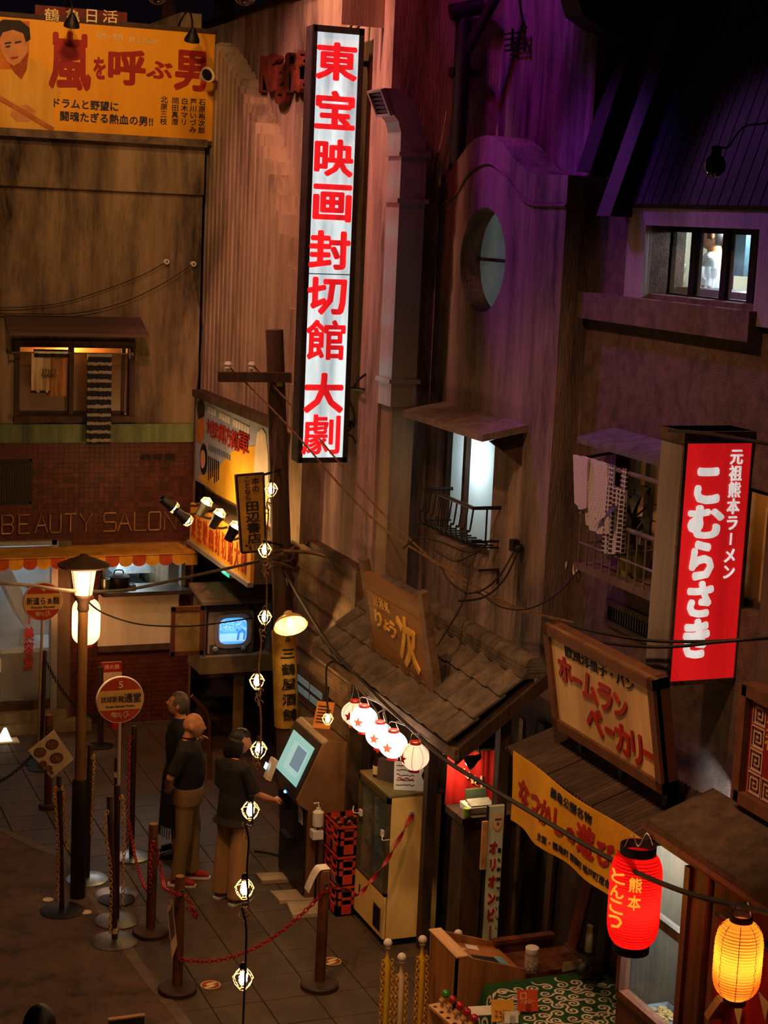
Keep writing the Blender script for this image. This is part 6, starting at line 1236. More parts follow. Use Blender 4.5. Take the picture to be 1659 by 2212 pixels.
bt('鶴亀公園名物', .34, .66, .08, .22, ink_blue, .004); tag(bt('主催・鶴亀町 蓮華町 鳴戸町連合商店会', .28, .90, .80, .91, ink_blue, 0), kind='stuff')
for u in (.01, .25, .5, .75, .98): p = V(bann(u, .01)); build('tie', B().tube([p, V((5.54, p.y, 2.42))], .004, 4), rope_m, t)
# ================================================================ STALL: CURTAIN, REGISTER, SIGNS
YNn = 12.55; nor_m = mat('noren_red', C('#b81c16'), C('#8f120e'), 3, .8, bump=.08)
rl0, rl1 = PY(968, 1626, YNn), PY(1072, 1650, YNn)
t = thing('shop_curtain', 'red split shop curtain with white characters under the tiled roof', 'curtain', ((rl0.x+rl1.x)/2, YNn, 1.2))
build('rod', B().cyl((rl0.x-.05, YNn, rl0.z), (6.36, YNn, rl0.z), .012), wood_dk, t)
for a, b_, zt, zb in [((968, 1630), (1003, 1735), 0, 0), ((1000, 1640), (1046, 1725), 0, 0), ((1046, 1660), (1076, 1802), 0, 0)]:
    p, q_ = PY(*a, YNn), PY(*b_, YNn); build('panel', B().grid(drape(p.x, q_.x, rl0.z, q_.z, YNn, .014, 1.6, 0, p.x*7), 12, 10, (0, .006, 0)), nor_m, t, True)
for pts_ in ([(996, 1632), (1001, 1628), (1004, 1634)], [(993, 1660), (999, 1668), (1004, 1660)], [(1002, 1668), (1010, 1682), (1014, 1668), (1018, 1684)], [(1020, 1674), (1021, 1692)], [(1026, 1676), (1032, 1684), (1026, 1692), (1033, 1698)], [(1040, 1676), (1041, 1704)]): build('brush_mark', B().tube(smoothline([PY(a, b_, YNn-.024) for a, b_ in pts_], 5), .011, 6, ry=.004), ink_cream, t)
c = PY(1022, 1642, 12.3); t = thing('clip_lamp', 'black clip-on spot lamp shining on the red curtain', 'lamp', c)
M = V((.75, -.3, .5)).to_track_quat('Z', 'Y').to_matrix(); build('shade', B().lathe([(.06, -.06), (.055, -.02), (.03, .03), (.02, .07), (.001, .075)], c, 16, M, caps=False), black_m, t, True); build('bulb', B().ball(c-M@V((0, 0, .035)), .035), emit('clip_bulb', (1, .85, .65, 1), 14), t, True); build('arm', B().tube([c+M@V((0, 0, .07)), c+V((.08, .1, .12)), V((c.x+.1, YNn-.004, rl0.z))], .008), black_m, t)
point('clip_light', c-M@V((0, 0, .10)), (1, .68, .36), 5, .03)
rc_ = PY(1028, 1742, 12.35); ctz = rc_.z-.02
solo('curtain_counter', B().box(5.68, 6.3, 12.15, 12.5, ctz-.06, ctz).box(5.72, 5.9, 12.2, 12.45, 0, ctz-.06).box(6.1, 6.25, 12.2, 12.45, 0, ctz-.06), wood_dk, 'dark narrow counter under the red curtain', 'counter')
t = thing('cash_register', 'white desk register with small display under the curtain', 'register', (rc_.x, 12.32, ctz)); build('body', B().obox((rc_.x-.12, 12.22, ctz), (.26, 0, 0), (0, .2, 0), (0, 0, .06)), white_p, t, bevel=.008); build('keyboard', B().obox((rc_.x-.1, 12.23, ctz+.06), (.2, 0, 0), (0, .1, .03), (0, 0, .01)), mat('keys_grey', C('#a8a294'), C('#8a8478'), 30, .6, bump=0), t); build('display', B().obox((rc_.x-.08, 12.36, ctz+.06), (.18, 0, 0), (0, .02, .1), (0, .03, 0)), mat('lcd_green', C('#55604a'), C('#434d3a'), 5, .3, bump=0), t)
solo('tape_roll', B().cyl((rc_.x-.15, 12.2, ctz), (rc_.x-.15, 12.2, ctz+.07), .028), mat('lime_plastic', C('#8fae2a'), C('#728c1c'), 4, .5), 'small lime green tape roll beside the register', 'tape', smooth=True)
YO = 11.52; oa, ob = PY(1060, 1735, YO), PY(1094, 1748, YO); oz1, oz0 = PY(1078, 1740, YO).z, PY(1062, 2030, YO).z; ox0, ox1 = PY(1049, 1880, YO).x, PY(1083, 1880, YO).x
t = thing('beer_board', 'tall narrow pale green enamel beer board with red katakana', 'sign', ((ox0+ox1)/2, YO, oz0)); build('board', B().box(ox0, ox1, YO, YO+.03, oz0, oz1), mat('enamel_mint', C('#c2ccb8'), C('#a8b49c'), 3, .4, bump=.03), t, bevel=.006); build('edge', B().box(ox0-.008, ox0, YO-.004, YO+.03, oz0, oz1).box(ox1, ox1+.008, YO-.004, YO+.03, oz0, oz1), metal_dk, t); build('stake', B().box((ox0+ox1)/2-.02, (ox0+ox1)/2+.02, YO+.03, YO+.06, 0, oz1), wood_dk, t)
cm_ = PY(1075, 1776, YO-.002); build('emblem', B().plate([V((cm_.x+.045*math.cos(a), YO-.001, cm_.z+.075*math.sin(a))) for a in [2*math.pi*k/24 for k in range(24)]], (0, -.003, 0)), gold_p, t); build('emblem_field', B().plate([V((cm_.x+.038*math.cos(a), YO-.004, cm_.z+.066*math.sin(a))) for a in [2*math.pi*k/24 for k in range(24)]], (0, -.002, 0)), ivory, t); text('ORION', V((cm_.x, YO-.006, cm_.z+.025)), .056, .016, YX, YU, ink_black, t, .01, .003); text('生', V((cm_.x, YO-.006, cm_.z-.01)), .02, .022, YX, YU, bill_red, t, .01, .003)
vtext('オリオンビー', PY(1066, 1812, YO-.002), PY(1057, 2030, YO-.002), .075, YX, red_paint, t, .04, .005, ch=.11); vtext('最も新鮮でおいしい', PY(1079, 1826, YO-.002), PY(1072, 2012, YO-.002), .036, YX, ink_black, t, 0, .004, ch=.04)
solo('wooden_price_tag', B().box(ox0-.055, ox0-.01, YO-.02, YO, PY(1055, 1875, YO).z, PY(1060, 1772, YO).z), wood_pale, 'pale wooden tag hung beside the beer board', 'tag')
# leaning planks and stall posts
for i, (a, b_, X, w_, m, lab) in enumerate([((1010, 1745), (1000, 2030), 6.05, .12, dark_w, 'wide dark plank standing behind the curtain'), ((1108, 1790), (1092, 2060), 6.2, .07, wood_y, 'thin pale pole standing right of the beer board'), ((1140, 1800), (1122, 2060), 6.3, .16, dark_w, 'dark upright plank behind the yellow banner'), ((1185, 1820), (1165, 2060), 6.3, .1, wood_dk, 'narrow upright plank behind the yellow banner'), ((1262, 1880), (1212, 2085), 6.25, .15, wood_red, 'slanting red-brown plank behind the banner'), ((1300, 1930), (1285, 2080), 6.3, .12, dark_w, 'dark upright plank beside the stall window')]):
    p, q_ = PX(*a, X), PX(*b_, X); dr = (q_-p); e = p+dr*((0-p.z)/dr.z); e2 = p-dr*((2.3-p.z)/abs(dr.z)); solo('stall_plank', B().obox(e, e2-e, (0, -w_, 0), (.03, 0, 0)), m, lab, 'plank')
# lectern
lx0, lx1, ly0_, ly1_, lz1_ = 5.06, 5.52, 10.80, 11.32, .96
t = thing('lectern', 'oak laminate reception lectern with raised rim', 'lectern', ((lx0+lx1)/2, (ly0_+ly1_)/2, 0))
sideprof = [(lx0, 0), (lx0, lz1_), (lx0+.10, lz1_), (lx0+.14, lz1_-.02), (lx1+.12, lz1_-.16), (lx1+.12, 0)]
build('side_panel', B().plate([V((x, ly0_, z)) for x, z in sideprof], (0, .02, 0)), wood_oak, t); build('side_panel', B().plate([V((x, ly1_-.02, z)) for x, z in sideprof], (0, .02, 0)), wood_oak, t)
build('front_panel', B().box(lx0, lx0+.02, ly0_, ly1_, 0, lz1_), wood_oak, t); build('top_rim', B().box(lx0-.003, lx0+.10, ly0_-.003, ly1_+.003, lz1_-.0, lz1_+.012), wood_pale, t)
build('desk', B().obox((lx0+.08, ly0_+.02, lz1_-.10), (.5, 0, -.12), (0, ly1_-ly0_-.04, 0), (0, 0, .02)), wood_oak, t)
def on_desk(x, y): return V((x, y, lz1_-.10+.02-(x-lx0-.08)*.24+.001))
for i, (x, y, r) in enumerate([(5.22, 11.14, .3), (5.33, 11.2, -.2)]):
    p = on_desk(x, y); M = Matrix.Rotation(r, 3, 'Z'); solo('paper_sheet', B().obox(p, M@V((.10, 0, -.024)), M@V((0, .08, 0)), (0, 0, .002)), white_p, ['white paper slip on the lectern desk', 'second white slip further back on the lectern desk'][i], 'paper')
p = on_desk(5.30, 10.86); t = thing('folder', 'black folder with a blue sheet on the lectern', 'folder', p); build('cover', B().obox(p, (.24, 0, -.058), (0, .2, 0), (0, 0, .006)), black_m, t); build('sheet', B().obox(p+V((.19, 0, -.038)), (.07, 0, -.017), (0, .2, 0), (0, 0, .008)), mat('sheet_blue', C('#6f9ab8'), C('#5480a0'), 5, .6, bump=0), t)
solo('low_partition', B().box(5.62, 6.1, 11.28, 11.31, 0, .80).box(5.6, 6.12, 11.26, 11.33, .80, .83), wood_red, 'low reddish wooden partition behind the lectern', 'partition')
# yellow poles with ball tops and plastic chains
ypm = mat('plastic_yellow', C('#d9b23a'), C('#bf951f'), 5, .35, bump=0); ychain = mat('plastic_chain_yellow', C('#d8a21e'), C('#b5820f'), 9, .4, bump=0)
for i, (a, b_) in enumerate([(838, 2037), (868, 2068), (913, 2030), (990, 2017)]):
    c = PZ(a, b_, 1.0) if i < 3 else PY(a, b_, 11.47); hk = c.z/1.0; t = thing('chain_pole', ['cream pole with ball top holding yellow chains, by the fridge foot', 'shorter cream pole with ball top between two others', 'yellow pole with ball top beside the lectern front', 'pole with ball top hidden behind the lectern'][i], 'pole', (c.x, c.y, 0), 'yellow chain poles before the lectern')
    build('tube', B().lathe([(.026, .02), (.026, .86*hk), (.013, .89*hk), (.013, .95*hk), (.02, .96*hk)], (c.x, c.y, 0), 14), (ypm, ivory)[i % 2], t, True); build('ball', B().ball((c.x, c.y, hk), .034, 16, 10), white_p, t, True); build('foot', B().lathe([(.001, 0), (.10, 0), (.10, .02), (.03, .04), (.001, .04)], (c.x, c.y, 0), 20), rubber, t, True)
    if i < 3:
        for s_ in (-1, 1): x = c.x+s_*.036; build('chain', B().chain(smoothline([V((x, c.y-.01, .87)), V((x+.006*s_, c.y-.02, .6)), V((x, c.y-.015, .3)), V((x-.004*s_, c.y-.02, .14))], 4), .042, .005, .026), ychain, t)
# table with arabesque cloth
tx0_, tx1_, ty0_, ty1_, tz_ = 5.30, 6.28, 9.72, 10.78, .72
t = thing('stall_table', 'wooden trestle table under the green cloth', 'table', ((tx0_+tx1_)/2, 10, 0)); build('top', B().box(tx0_, tx1_, ty0_, ty1_, tz_-.04, tz_-.005), wood_red, t)
for x in (tx0_+.05, tx1_-.1):
    for y in (ty0_+.05, ty1_-.1): build('leg', B().box(x, x+.05, y, y+.05, 0, tz_-.04), wood_red, t)
grn = mat('cloth_green', C('#1f4a24'), C('#17391b'), 6, .85, bump=.1)
def clothf(u, v):
    x = tx0_-.22+(tx1_-tx0_+.22)*u; y = ty0_-.02+(ty1_-ty0_+.04)*v; z = tz_
    if x < tx0_: d = tx0_-x; z = tz_-d*1.25; x = tx0_-.012-d*.28-.02*math.sin(v*30)*d*3
    return (x, y, z+.003*math.sin(u*14)*math.cos(v*11))
t = thing('arabesque_cloth', 'green cloth with white arabesque swirls over the stall table', 'cloth', (5.8, 10, .5)); cl_o = build('cloth', B().grid(clothf, 36, 40, (0, 0, .004)), grn, t, True)
swm = mat('cloth_white_print', C('#cdbfae'), C('#b5a694'), 6, .85, bump=0); b = B()
def sw_tube(c, r, a0, dirn):
    pts = []
    for k in range(26):
        f = k/25; a = a0+dirn*f*8.6; rr = r*(1-f*.86); pts.append((c[0]+rr*math.cos(a), c[1]+rr*math.sin(a)))
    a = a0; tail = [(c[0]+r*math.cos(a)+k*.016*math.cos(a+dirn*-1.7+k*.25*dirn), c[1]+r*math.sin(a)+k*.016*math.sin(a+dirn*-1.7+k*.25*dirn)) for k in range(5, 0, -1)]
    return tail+pts
def flatline(pts, w, b):
    RR = []
    for i, p in enumerate(pts):
        q_ = pts[min(i+1, len(pts)-1)]; o = pts[max(i-1, 0)]; dx, dy = q_[0]-o[0], q_[1]-o[1]; l = math.hypot(dx, dy) or 1; nx, ny = -dy/l*w, dx/l*w
        def g(x, y): u = (x-tx0_+.22)/(tx1_-tx0_+.22); v = (y-ty0_+.02)/(ty1_-ty0_+.04); return V(clothf(u, v))+V((-.001, 0, .0055))
        RR.append([g(p[0]+nx, p[1]+ny), g(p[0]-nx, p[1]-ny)])
    b.rings(RR, caps=False, closed=False)
row = 0; y = ty0_+.07
while y < ty1_-.06:
    x = tx0_-.17+(.06 if row % 2 else 0)
    while x < tx1_-.06:
        flatline(sw_tube((x+random.uniform(-.008, .008), y+random.uniform(-.008, .008)), .05, random.uniform(0, 6.28), random.choice((-1, 1))), .0085, b); x += .122
    y += .106; row += 1
tag(build('arabesque_print', b, swm, t), kind='stuff')
c = PZ(1147, 2098, .73); c = V((c.x, c.y, .735)); t = thing('candy_jar', 'screw-top glass jar of wrapped sweets', 'jar', c); solo('jar_shelf', B().box(5.55, 6.2, 10.86, 11.24, .69, .735).box(5.6, 5.66, 10.9, 11.2, 0, .69).box(6.1, 6.16, 10.9, 11.2, 0, .69), wood_red, 'reddish side shelf holding the sweet jar', 'shelf')
build('glass', B().lathe([(.001, 0), (.05, 0), (.055, .012), (.055, .12), (.046, .135), (.046, .15)], c, 20, caps=False), glass('jar_glass', C('#d8d0c0'), .25), t, True); build('lid', B().lathe([(.05, .14), (.053, .145), (.053, .185), (.048, .19), (.001, .19)], c, 20), white_p, t, True)
b = B()
for i in range(70): a = random.random()*6.28; r = .043*math.sqrt(random.random()); b.cbox(c+V((r*math.cos(a), r*math.sin(a), .01+random.random()*.09)), .018, .012, .012, random.random()*3)
tag(build('sweets', b, mat('sweets_wrap', C('#b8a48c'), C('#5a4636'), 60, .3, bump=0), t), kind='stuff')
c = PZ(1272, 2055, .72); t = thing('spray_can', 'white aerosol can standing by the stall window', 'can', V((c.x, c.y, .72))); c = V((c.x, c.y, .72)); build('can', B().lathe([(.001, 0), (.032, 0), (.034, .01), (.034, .15), (.028, .165), (.001, .165)], c, 16), white_p, t, True); build('cap', B().lathe([(.028, .16), (.03, .165), (.03, .215), (.001, .22)], c, 14), ivory, t, True)
solo('back_shelf', B().box(c.x-.12, 6.355, c.y-.15, c.y+.2, .66, .72).box(6.25, 6.3, c.y-.1, c.y+.1, 0, .66), wood_dk, 'dark shelf carrying the aerosol can', 'shelf')
cpt = PZ(1215, 2100, .735); t = thing('price_card', 'plain cream card standing on the arabesque cloth', 'card', cpt); build('card', B().obox(cpt, (.17, .03, 0), (.02, .02, .06), (0, .006, 0)), mat('card_sage', C('#a8a480'), C('#8e8a68'), 4, .7, bump=0), t)
bag = [PZ(1180+a, 2098+b_, .74) for a, b_ in ((60, 0), (110, -25), (130, 10))]
t = thing('dark_bag', 'crumpled dark plastic bag at the back of the stall table', 'bag', V((6.1, 10.72, .726))); build('bag', B().ball((6.12, 10.66, .80), (.13, .10, .075), 14, 9, Matrix.Rotation(.3, 3, 'Z')), mat('bag_black', C('#26241f'), C('#121110'), 12, .3, bump=.8, bscale=25), t, True)
# kendama toys in their rack, leaflets
kz = .78; ka = PZ(925, 2170, kz); kb = PZ(1010, 2245, kz); kd = (kb-ka); kd.z = 0; kl = kd.length; ku = kd.normalized(); kw = V((-ku.y, ku.x, 0)); kw = kw if kw.x > 0 else -kw
t = thing('toy_rack', 'pale wooden rack with holes holding the cup and ball toys', 'rack', (ka.x, ka.y, .6)); build('top_board', B().obox(ka, ku*kl, kw*.12, (0, 0, -.02)), wood_pale, t); build('end_panel', B().obox(ka+V((0, 0, -.02)), ku*.02, kw*.12, (0, 0, -.16)), wood_pale, t); build('base_board', B().obox(ka+V((0, 0, -.18)), ku*kl, kw*.14, (0, 0, -.02)), wood_pale, t)
for k in range(6): cc = ka+ku*(.05+k*kl/6)+kw*.03; build('hole', B().cyl(cc+V((0, 0, .0005)), cc+V((0, 0, .002)), .016, n=14), black_m, t)
solo('rack_stand', B().obox(V((ka.x, ka.y, 0))-ku*.03-kw*.02, ku*(kl+.08), kw*.2, (0, 0, .56)), wood_red, 'red-brown stand under the toy rack', 'stand')
balls = [mat('ball_green', C('#3a8a2c'), C('#2c7020'), 4, .15, bump=0, spec=.7), mat('ball_red', C('#a81a1a'), C('#8c1212'), 4, .15, bump=0, spec=.7)]
for k in range(5):
    cc = ka+ku*(.07+k*kl/5.6)+kw*.075; lab = 'wooden cup and ball toy with a green ball' if k == 0 else 'wooden cup and ball toy with a red ball'
    t = thing('cup_and_ball', lab, 'toy', cc, 'cup and ball toys in the rack'); build('handle', B().cyl(cc, cc+V((0, 0, .07)), .011, n=10), wood_pale, t, True)
    build('cup', B().lathe([(.012, -.02), (.02, -.005), (.026, .012), (.022, .012), (.012, 0)], cc+V((0, 0, .05)), 12, Matrix.Rotation(1.2, 3, ku)), wood_pale, t, True); build('cup', B().lathe([(.012, -.02), (.018, -.005), (.022, .012), (.018, .012), (.01, 0)], cc+V((0, 0, .05)), 12, Matrix.Rotation(-1.2, 3, ku)), wood_pale, t, True)
    build('ball', B().ball(cc+V((0, 0, .095))+kw*.025, .03, 16, 10), balls[0 if k == 0 else 1], t, True)
for i, (px, py, m, tx, lab) in enumerate([(1062, 2172, 'card_amber', 'ウェブで\nラーメン', 'amber leaflet about the web, propped on the table'), (1118, 2150, 'card_vermilion', 'フォロー', 'vermilion leaflet with camera icon, propped on the table'), (1090, 2175, 'card_white', '', 'small white leaflet between the coloured ones')]):
    p = PZ(px, py+35, .75); mm = {'card_amber': mat('card_amber', C('#d9a030'), C('#c28820'), 4, .6, bump=0), 'card_vermilion': mat('card_vermilion', C('#c8502c'), C('#b04020'), 4, .6, bump=0), 'card_white': white_p}[m]
    w_, h_ = (.16, .15, .1)[i], (.15, .15, .08)[i]; un_ = V((.95, -.25, 0)).normalized(); vn_ = V((.08, .33, .9)).normalized(); t = thing('leaflet', lab, 'leaflet', p); build('card', B().obox(p, un_*w_, vn_*h_, un_.cross(vn_)*-.005), mm, t); ctr = p+un_*w_*.5+vn_*h_*.45+un_.cross(vn_)*.001
    for li, tl2 in enumerate(tx.split('\n') if tx else ()): text(tl2, ctr-vn_*(.0+.035*li), w_*.72, .026, un_, vn_, bill_red if i == 0 else ink_cream, t, .01, .002)
    if i == 1: build('icon', B().plate([ctr+vn_*.04+un_*(u*.022-.03)+vn_*(v*.022) for u, v in ((-1, -1), (1, -1), (1, 1), (-1, 1))], un_.cross(vn_)*.002, [[ctr+vn_*.04+un_*(u*.017-.03)+vn_*(v*.017) for u, v in ((-1, -1), (1, -1), (1, 1), (-1, 1))]]), ink_cream, t)
    build('easel', B().obox(p+un_*w_*.4, un_*.04, V((0, .1, -.0)), vn_*.05), mm, t)
p = PZ(1020, 2195, .73); solo('order_list', B().obox(p, (.17, -.03, 0), (.03, .14, 0), (0, 0, .004)), white_p, 'white printed list lying beside the toys', 'paper')
# ================================================================ STALL WINDOW, LANTERNS, LOWER ROOF
XWn = 5.76; wy_1, wy_0 = 9.62, 8.86; wz_0, wz_1 = 1.16, 2.34
struct('wall_stall_near', B().plate([V((XWn, 7.0, 0)), V((XWn, 9.66, 0)), V((XWn, 9.66, 2.5)), V((XWn, 7.0, 2.5))], (.06, 0, 0), [holeX(wy_0, wy_1, wz_0, wz_1, XWn)]), wood_red, 'red-brown boarded wall around the stall window')
struct('wall_stall_return', B().box(XWn+.06, 6.36, 9.60, 9.65, 0, 2.45), dark_w, 'short return wall beside the stall window')
t = thing('window_8', None, None, (XWn, (wy_0+wy_1)/2, wz_0)); t['kind'] = 'structure'; t['label'] = 'large stall window showing a tiled kitchen'
build('frame', B().box(XWn-.03, XWn+.05, wy_1-.03, wy_1+.02, wz_0, wz_1).box(XWn-.03, XWn+.05, wy_0-.03, wy_0+.03, wz_0, wz_1).box(XWn-.03, XWn+.05, wy_0, wy_1, wz_0-.04, wz_0+.01), wood_red, t); zr = 1.84
build('transom', B().box(XWn-.02, XWn+.04, wy_0, wy_1, zr-.035, zr+.03), wood_dk, t); sgl = glass('stall_glass', C('#a8bab4'), .16)
build('pane', B().box(XWn+.01, XWn+.015, wy_0, wy_1, wz_0, zr-.03), sgl, t); build('pane', B().box(XWn+.01, XWn+.015, wy_0, wy_1, zr+.03, wz_1), sgl, t)
struct('wall_stall_inner', B().box(6.60, 6.63, 7.0, 9.6, 0, 2.5), mat('tile_pale_blue', C('#a9b8bc'), C('#8d9ca0'), 3, .3, bump=.03), 'pale tiled back wall inside the stall window')
struct('ceiling_stall', B().box(5.80, 6.63, 6.9, 9.64, 2.42, 2.46), kit, 'pale ceiling inside the stall window')
point('stall_kitchen_lamp', (6.2, 9.2, 2.26), (.8, .95, 1), 60.0, .06)
c = PX(1447, 1838, 6.58); t = thing('wall_fan', 'round wall fan inside the stall window', 'fan', (6.55, c.y, c.z-.12)); build('guard', B().tube([V((6.52, c.y+.13*math.cos(a), c.z+.13*math.sin(a))) for a in [2*math.pi*k/24 for k in range(25)]], .012, 6), metal_grey, t); build('hub', B().lathe([(.001, 0), (.08, 0), (.08, .05), (.001, .06)], (6.6, c.y, c.z), 18, Matrix.Rotation(math.radians(-90), 3, 'Y')), mat('fan_green', C('#a8c09a'), C('#8ca67e'), 4, .4), t, True)
for k in range(4):
    a = k*math.pi/2; build('blade', B().obox(V((6.535, c.y, c.z)), V((0, .11*math.cos(a), .11*math.sin(a))), V((.012, -.05*math.sin(a), .05*math.cos(a))), (.003, 0, 0)), white_p, t)
p = PX(1443, 1960, 5.9); t = thing('wall_photo', 'small framed picture inside the stall window', 'picture', p); build('frame', B().obox(V((6.56, 9.1, 1.55)), (0, -.16, 0), (0, 0, .24), (.03, 0, 0)), wood_dk, t); build('picture', B().obox(V((6.555, 9.08, 1.57)), (0, -.12, 0), (0, 0, .2), (.01, 0, 0)), white_p, t)
t = thing('work_table', 'steel work table inside the stall window', 'table', (6.2, 9.0, 0)); build('top', B().box(5.86, 6.58, 8.3, 9.55, .98, 1.02), steel, t)
for x in (5.9, 6.5):
    for y in (8.35, 9.45): build('leg', B().box(x, x+.04, y, y+.04, 0, .98), steel, t)
for i, (x, y) in enumerate(((5.98, 9.4), (6.02, 9.05), (6.3, 9.3))):
    t = thing('steel_tray', ['shallow steel tray of noodles nearest the stall window frame', 'shallow steel tray of noodles in the middle of the work table', 'steel tray of noodles at the back of the work table'][i], 'tray', (x, y, 1.02)); build('tray', B().rings([[V((x+sx*a, y+sy*b_, z)) for sx, sy in ((-1, -1), (1, -1), (1, 1), (-1, 1))] for a, b_, z in ((.10, .13, 1.021), (.12, .15, 1.06), (.114, .144, 1.06), (.096, .126, 1.03))]), steel, t)
    b = B()
    for k in range(26):
        a = random.random()*6.28; cc = V((x+random.uniform(-.05, .05), y+random.uniform(-.08, .08), 1.045)); b.tube([cc+V((.035*math.cos(a+k2*.7), .04*math.sin(a+k2*.7), .008*math.sin(k2*1.3))) for k2 in range(7)], .004, 4)
    tag(build('noodles', b, mat('noodle_tan', C('#b08a4c'), C('#8a6832'), 8, .5, bump=0), t), kind='stuff')
# lower slate roof over the stall window
le0, lb0 = (5.62, 2.55), (6.1, 2.72)
struct('roof_low', B().add([(le0[0], 6.6, le0[1]), (le0[0], 9.2, le0[1]), (lb0[0], 9.2, lb0[1]), (lb0[0], 6.6, lb0[1]), (le0[0], 6.6, le0[1]-.05), (le0[0], 9.2, le0[1]-.05), (lb0[0], 9.2, lb0[1]-.05), (lb0[0], 6.6, lb0[1]-.05)], [(0, 1, 2, 3), (4, 7, 6, 5), (0, 4, 5, 1), (1, 5, 6, 2), (2, 6, 7, 3), (3, 7, 4, 0)]), mat('felt_roof', C('#5a4636'), C('#3a2c22'), 9, .9, bump=.6, bscale=90), 'low felt covered roof over the stall window')
solo('eave_beam', B().tube([(5.64, 6.6, 2.47), (5.64, 9.25, 2.47)], .035, 8), wood_red, 'round red-brown eave beam above the stall window', 'beam', smooth=True)
p0 = PX(1533, 1860, 5.62); solo('stall_prop', B().cyl((5.64, p0.y, 0), (5.64, p0.y, 2.45), .025), wood_red, 'slender round post below the eave beam', 'post', smooth=True)
pa_ = PX(1548, 2155, 5.5); solo('wood_stub', B().obox(PX(1520, 2190, 5.6), PX(1548, 2150, 5.6)-PX(1520, 2190, 5.6), (.2, 0, 0), (0, -.05, -.02)), wood_pale, 'pale wooden stub sticking out beside the yellow lantern', 'peg')
# red long lantern
rdm = paper('lantern_paper_red', (.85, .016, .012, 1), .03, (1, .02, .015, 1), .85); c = PX(1371, 1940, 5.16); s_ = (c-CAM).length/FPX
t = lantern(c, 55*s_, 196*s_, rdm, black_m, 'red_lantern', 'large red paper lantern with yellow characters by the stall window', 'lantern', None, 30, c+V((.0, 0, .33)), .055, .66, 6, False, .026)
point('red_lantern_bulb', c-V((0, 0, .05)), (1, .45, .3), 2.0, .03)
ych = emit('lantern_yellow_ink', (1, .42, .03, 1), .4); R_l = 55*s_*1.008
def wrap_text(s_, ang, z0, z1, cw, m, parent, bold=.03, rl_=R_l, ctr=c):
    b = B(); n = len(s_)
    for i, ch in enumerate(s_):
        zc = z0+(z1-z0)*(i+.5)/n
        def wp(p): a = ang+p.x/rl_; return V((ctr.x+math.sin(a)*(rl_+.004-p.y), ctr.y-math.cos(a)*(rl_+.004-p.y), p.z))
        put_text(b, ch, V((0, 0, zc)), cw, abs(z1-z0)/n*.86, YX, YU, bold, .003, warp=wp)
    return build('characters', b, m, parent, recalc=False)
wrap_text('熊本', -.55, c.z+.20, c.z-.02, .075, ych, t, .02); wrap_text('とんこつ', -1.28, c.z+.22, c.z-.16, .11, ych, t, .02)
# amber long lantern
amm = paper('lantern_paper_amber', (.90, .36, .045, 1), .03, (1, .40, .06, 1), .85); c2 = PX(1594, 2072, 5.08); s2_ = (c2-CAM).length/FPX
t = lantern(c2, 50*s2_, 166*s2_, amm, mat('band_maroon', C('#4a1a12'), C('#34110b'), 5, .6), 'amber_lantern', 'long amber paper lantern hanging from the eave cable', 'lantern', None, 26, c2+V((0, 0, .30)), .035, .46, 5, True, .034)
point('amber_lantern_bulb', c2-V((0, 0, .02)), (1, .70, .34), 1.5, .03)
# red cloth behind it
YQ = 8.0; pq = PY(1556, 2120, YQ); t = thing('red_noren', 'red cloth with cream shapes hanging behind the amber lantern', 'curtain', (5.75, YQ, 1.2)); q0, q1 = PX(1645, 1985, 5.70), PX(1560, 2130, 5.70)
build('cloth', B().grid(clothX(8.42, 7.3, 2.2, .9, 5.70, .02, 5), 30, 10, (.006, 0, 0)), nor_m, t, True)
for i, (a, b_) in enumerate(((1588, 2180), (1645, 2165))): pz_ = PX(a, b_, 5.66); build('shape', B().plate([V((5.672, pz_.y+dy, pz_.z+dz)) for dy, dz in ((.05, .04), (-.06, .02), (-.04, -.10), (-.01, -.06))], (-.004, 0, 0)), ink_cream, t)
build('rod', B().cyl((5.70, 8.45, 2.2), (5.70, 7.2, 2.2), .012), wood_dk, t)
# framed red sign at the right edge
XM = 6.05; fa, fb = PX(1597, 1487, XM), PX(1606, 1722, XM); fzt, fzb = fa.z, PX(1606, 1718, XM).z; fy = (fa.y+fb.y)/2
t = thing('meander_sign', 'framed dark red sign with cream meander border', 'sign', (XM, fy-.5, fzb)); build('panel', B().box(XM+.02, XM+.05, 7.0, fy, fzb, fzt), mat('sign_crimson', C('#8c1a22'), C('#701018'), 4, .6, bump=.03), t)
for o in (B().box(XM-.03, XM+.08, fy-.05, fy+.03, fzb-.05, fzt+.05), B().box(XM-.03, XM+.08, 7.0, fy, fzt-.02, fzt+.06), B().box(XM-.03, XM+.08, 7.0, fy, fzb-.06, fzb+.02)): build('frame_rail', o, fm, t)
crm = mat('meander_cream', C('#b89a88'), C('#a08270'), 5, .7, bump=0); uh = (fzt-fzb-.06)/4; yk = fy-.075
def meander(yc, zc, s_):
    b = B(); b.obox(V((XM+.018, yc, zc)), (0, -s_, 0), (0, 0, s_), (-.002, 0, 0)); return b
def key(yc, zc, s_):
    b = B(); w = s_*.045
    pts = [(.12, .12), (.12, .88), (.88, .88), (.88, .22), (.34, .22), (.34, .66), (.66, .66), (.66, .42), (.5, .42)]
    for (a, c_), (d, e) in zip(pts, pts[1:]): y0_, y1_ = sorted((yc-a*s_, yc-d*s_)); z0_, z1_ = sorted((zc+c_*s_, zc+e*s_)); b.box(XM+.012, XM+.0165, y0_-w, y1_+w, z0_-w, z1_+w)
    return b
for i in range(4):
    z = fzb+.03+i*uh; build('border_block', meander(yk, z, uh*.94), crm, t); build('border_key', key(yk, z, uh*.94), mat('meander_brown', C('#5a2a20'), C('#451e16'), 5, .7, bump=0), t)
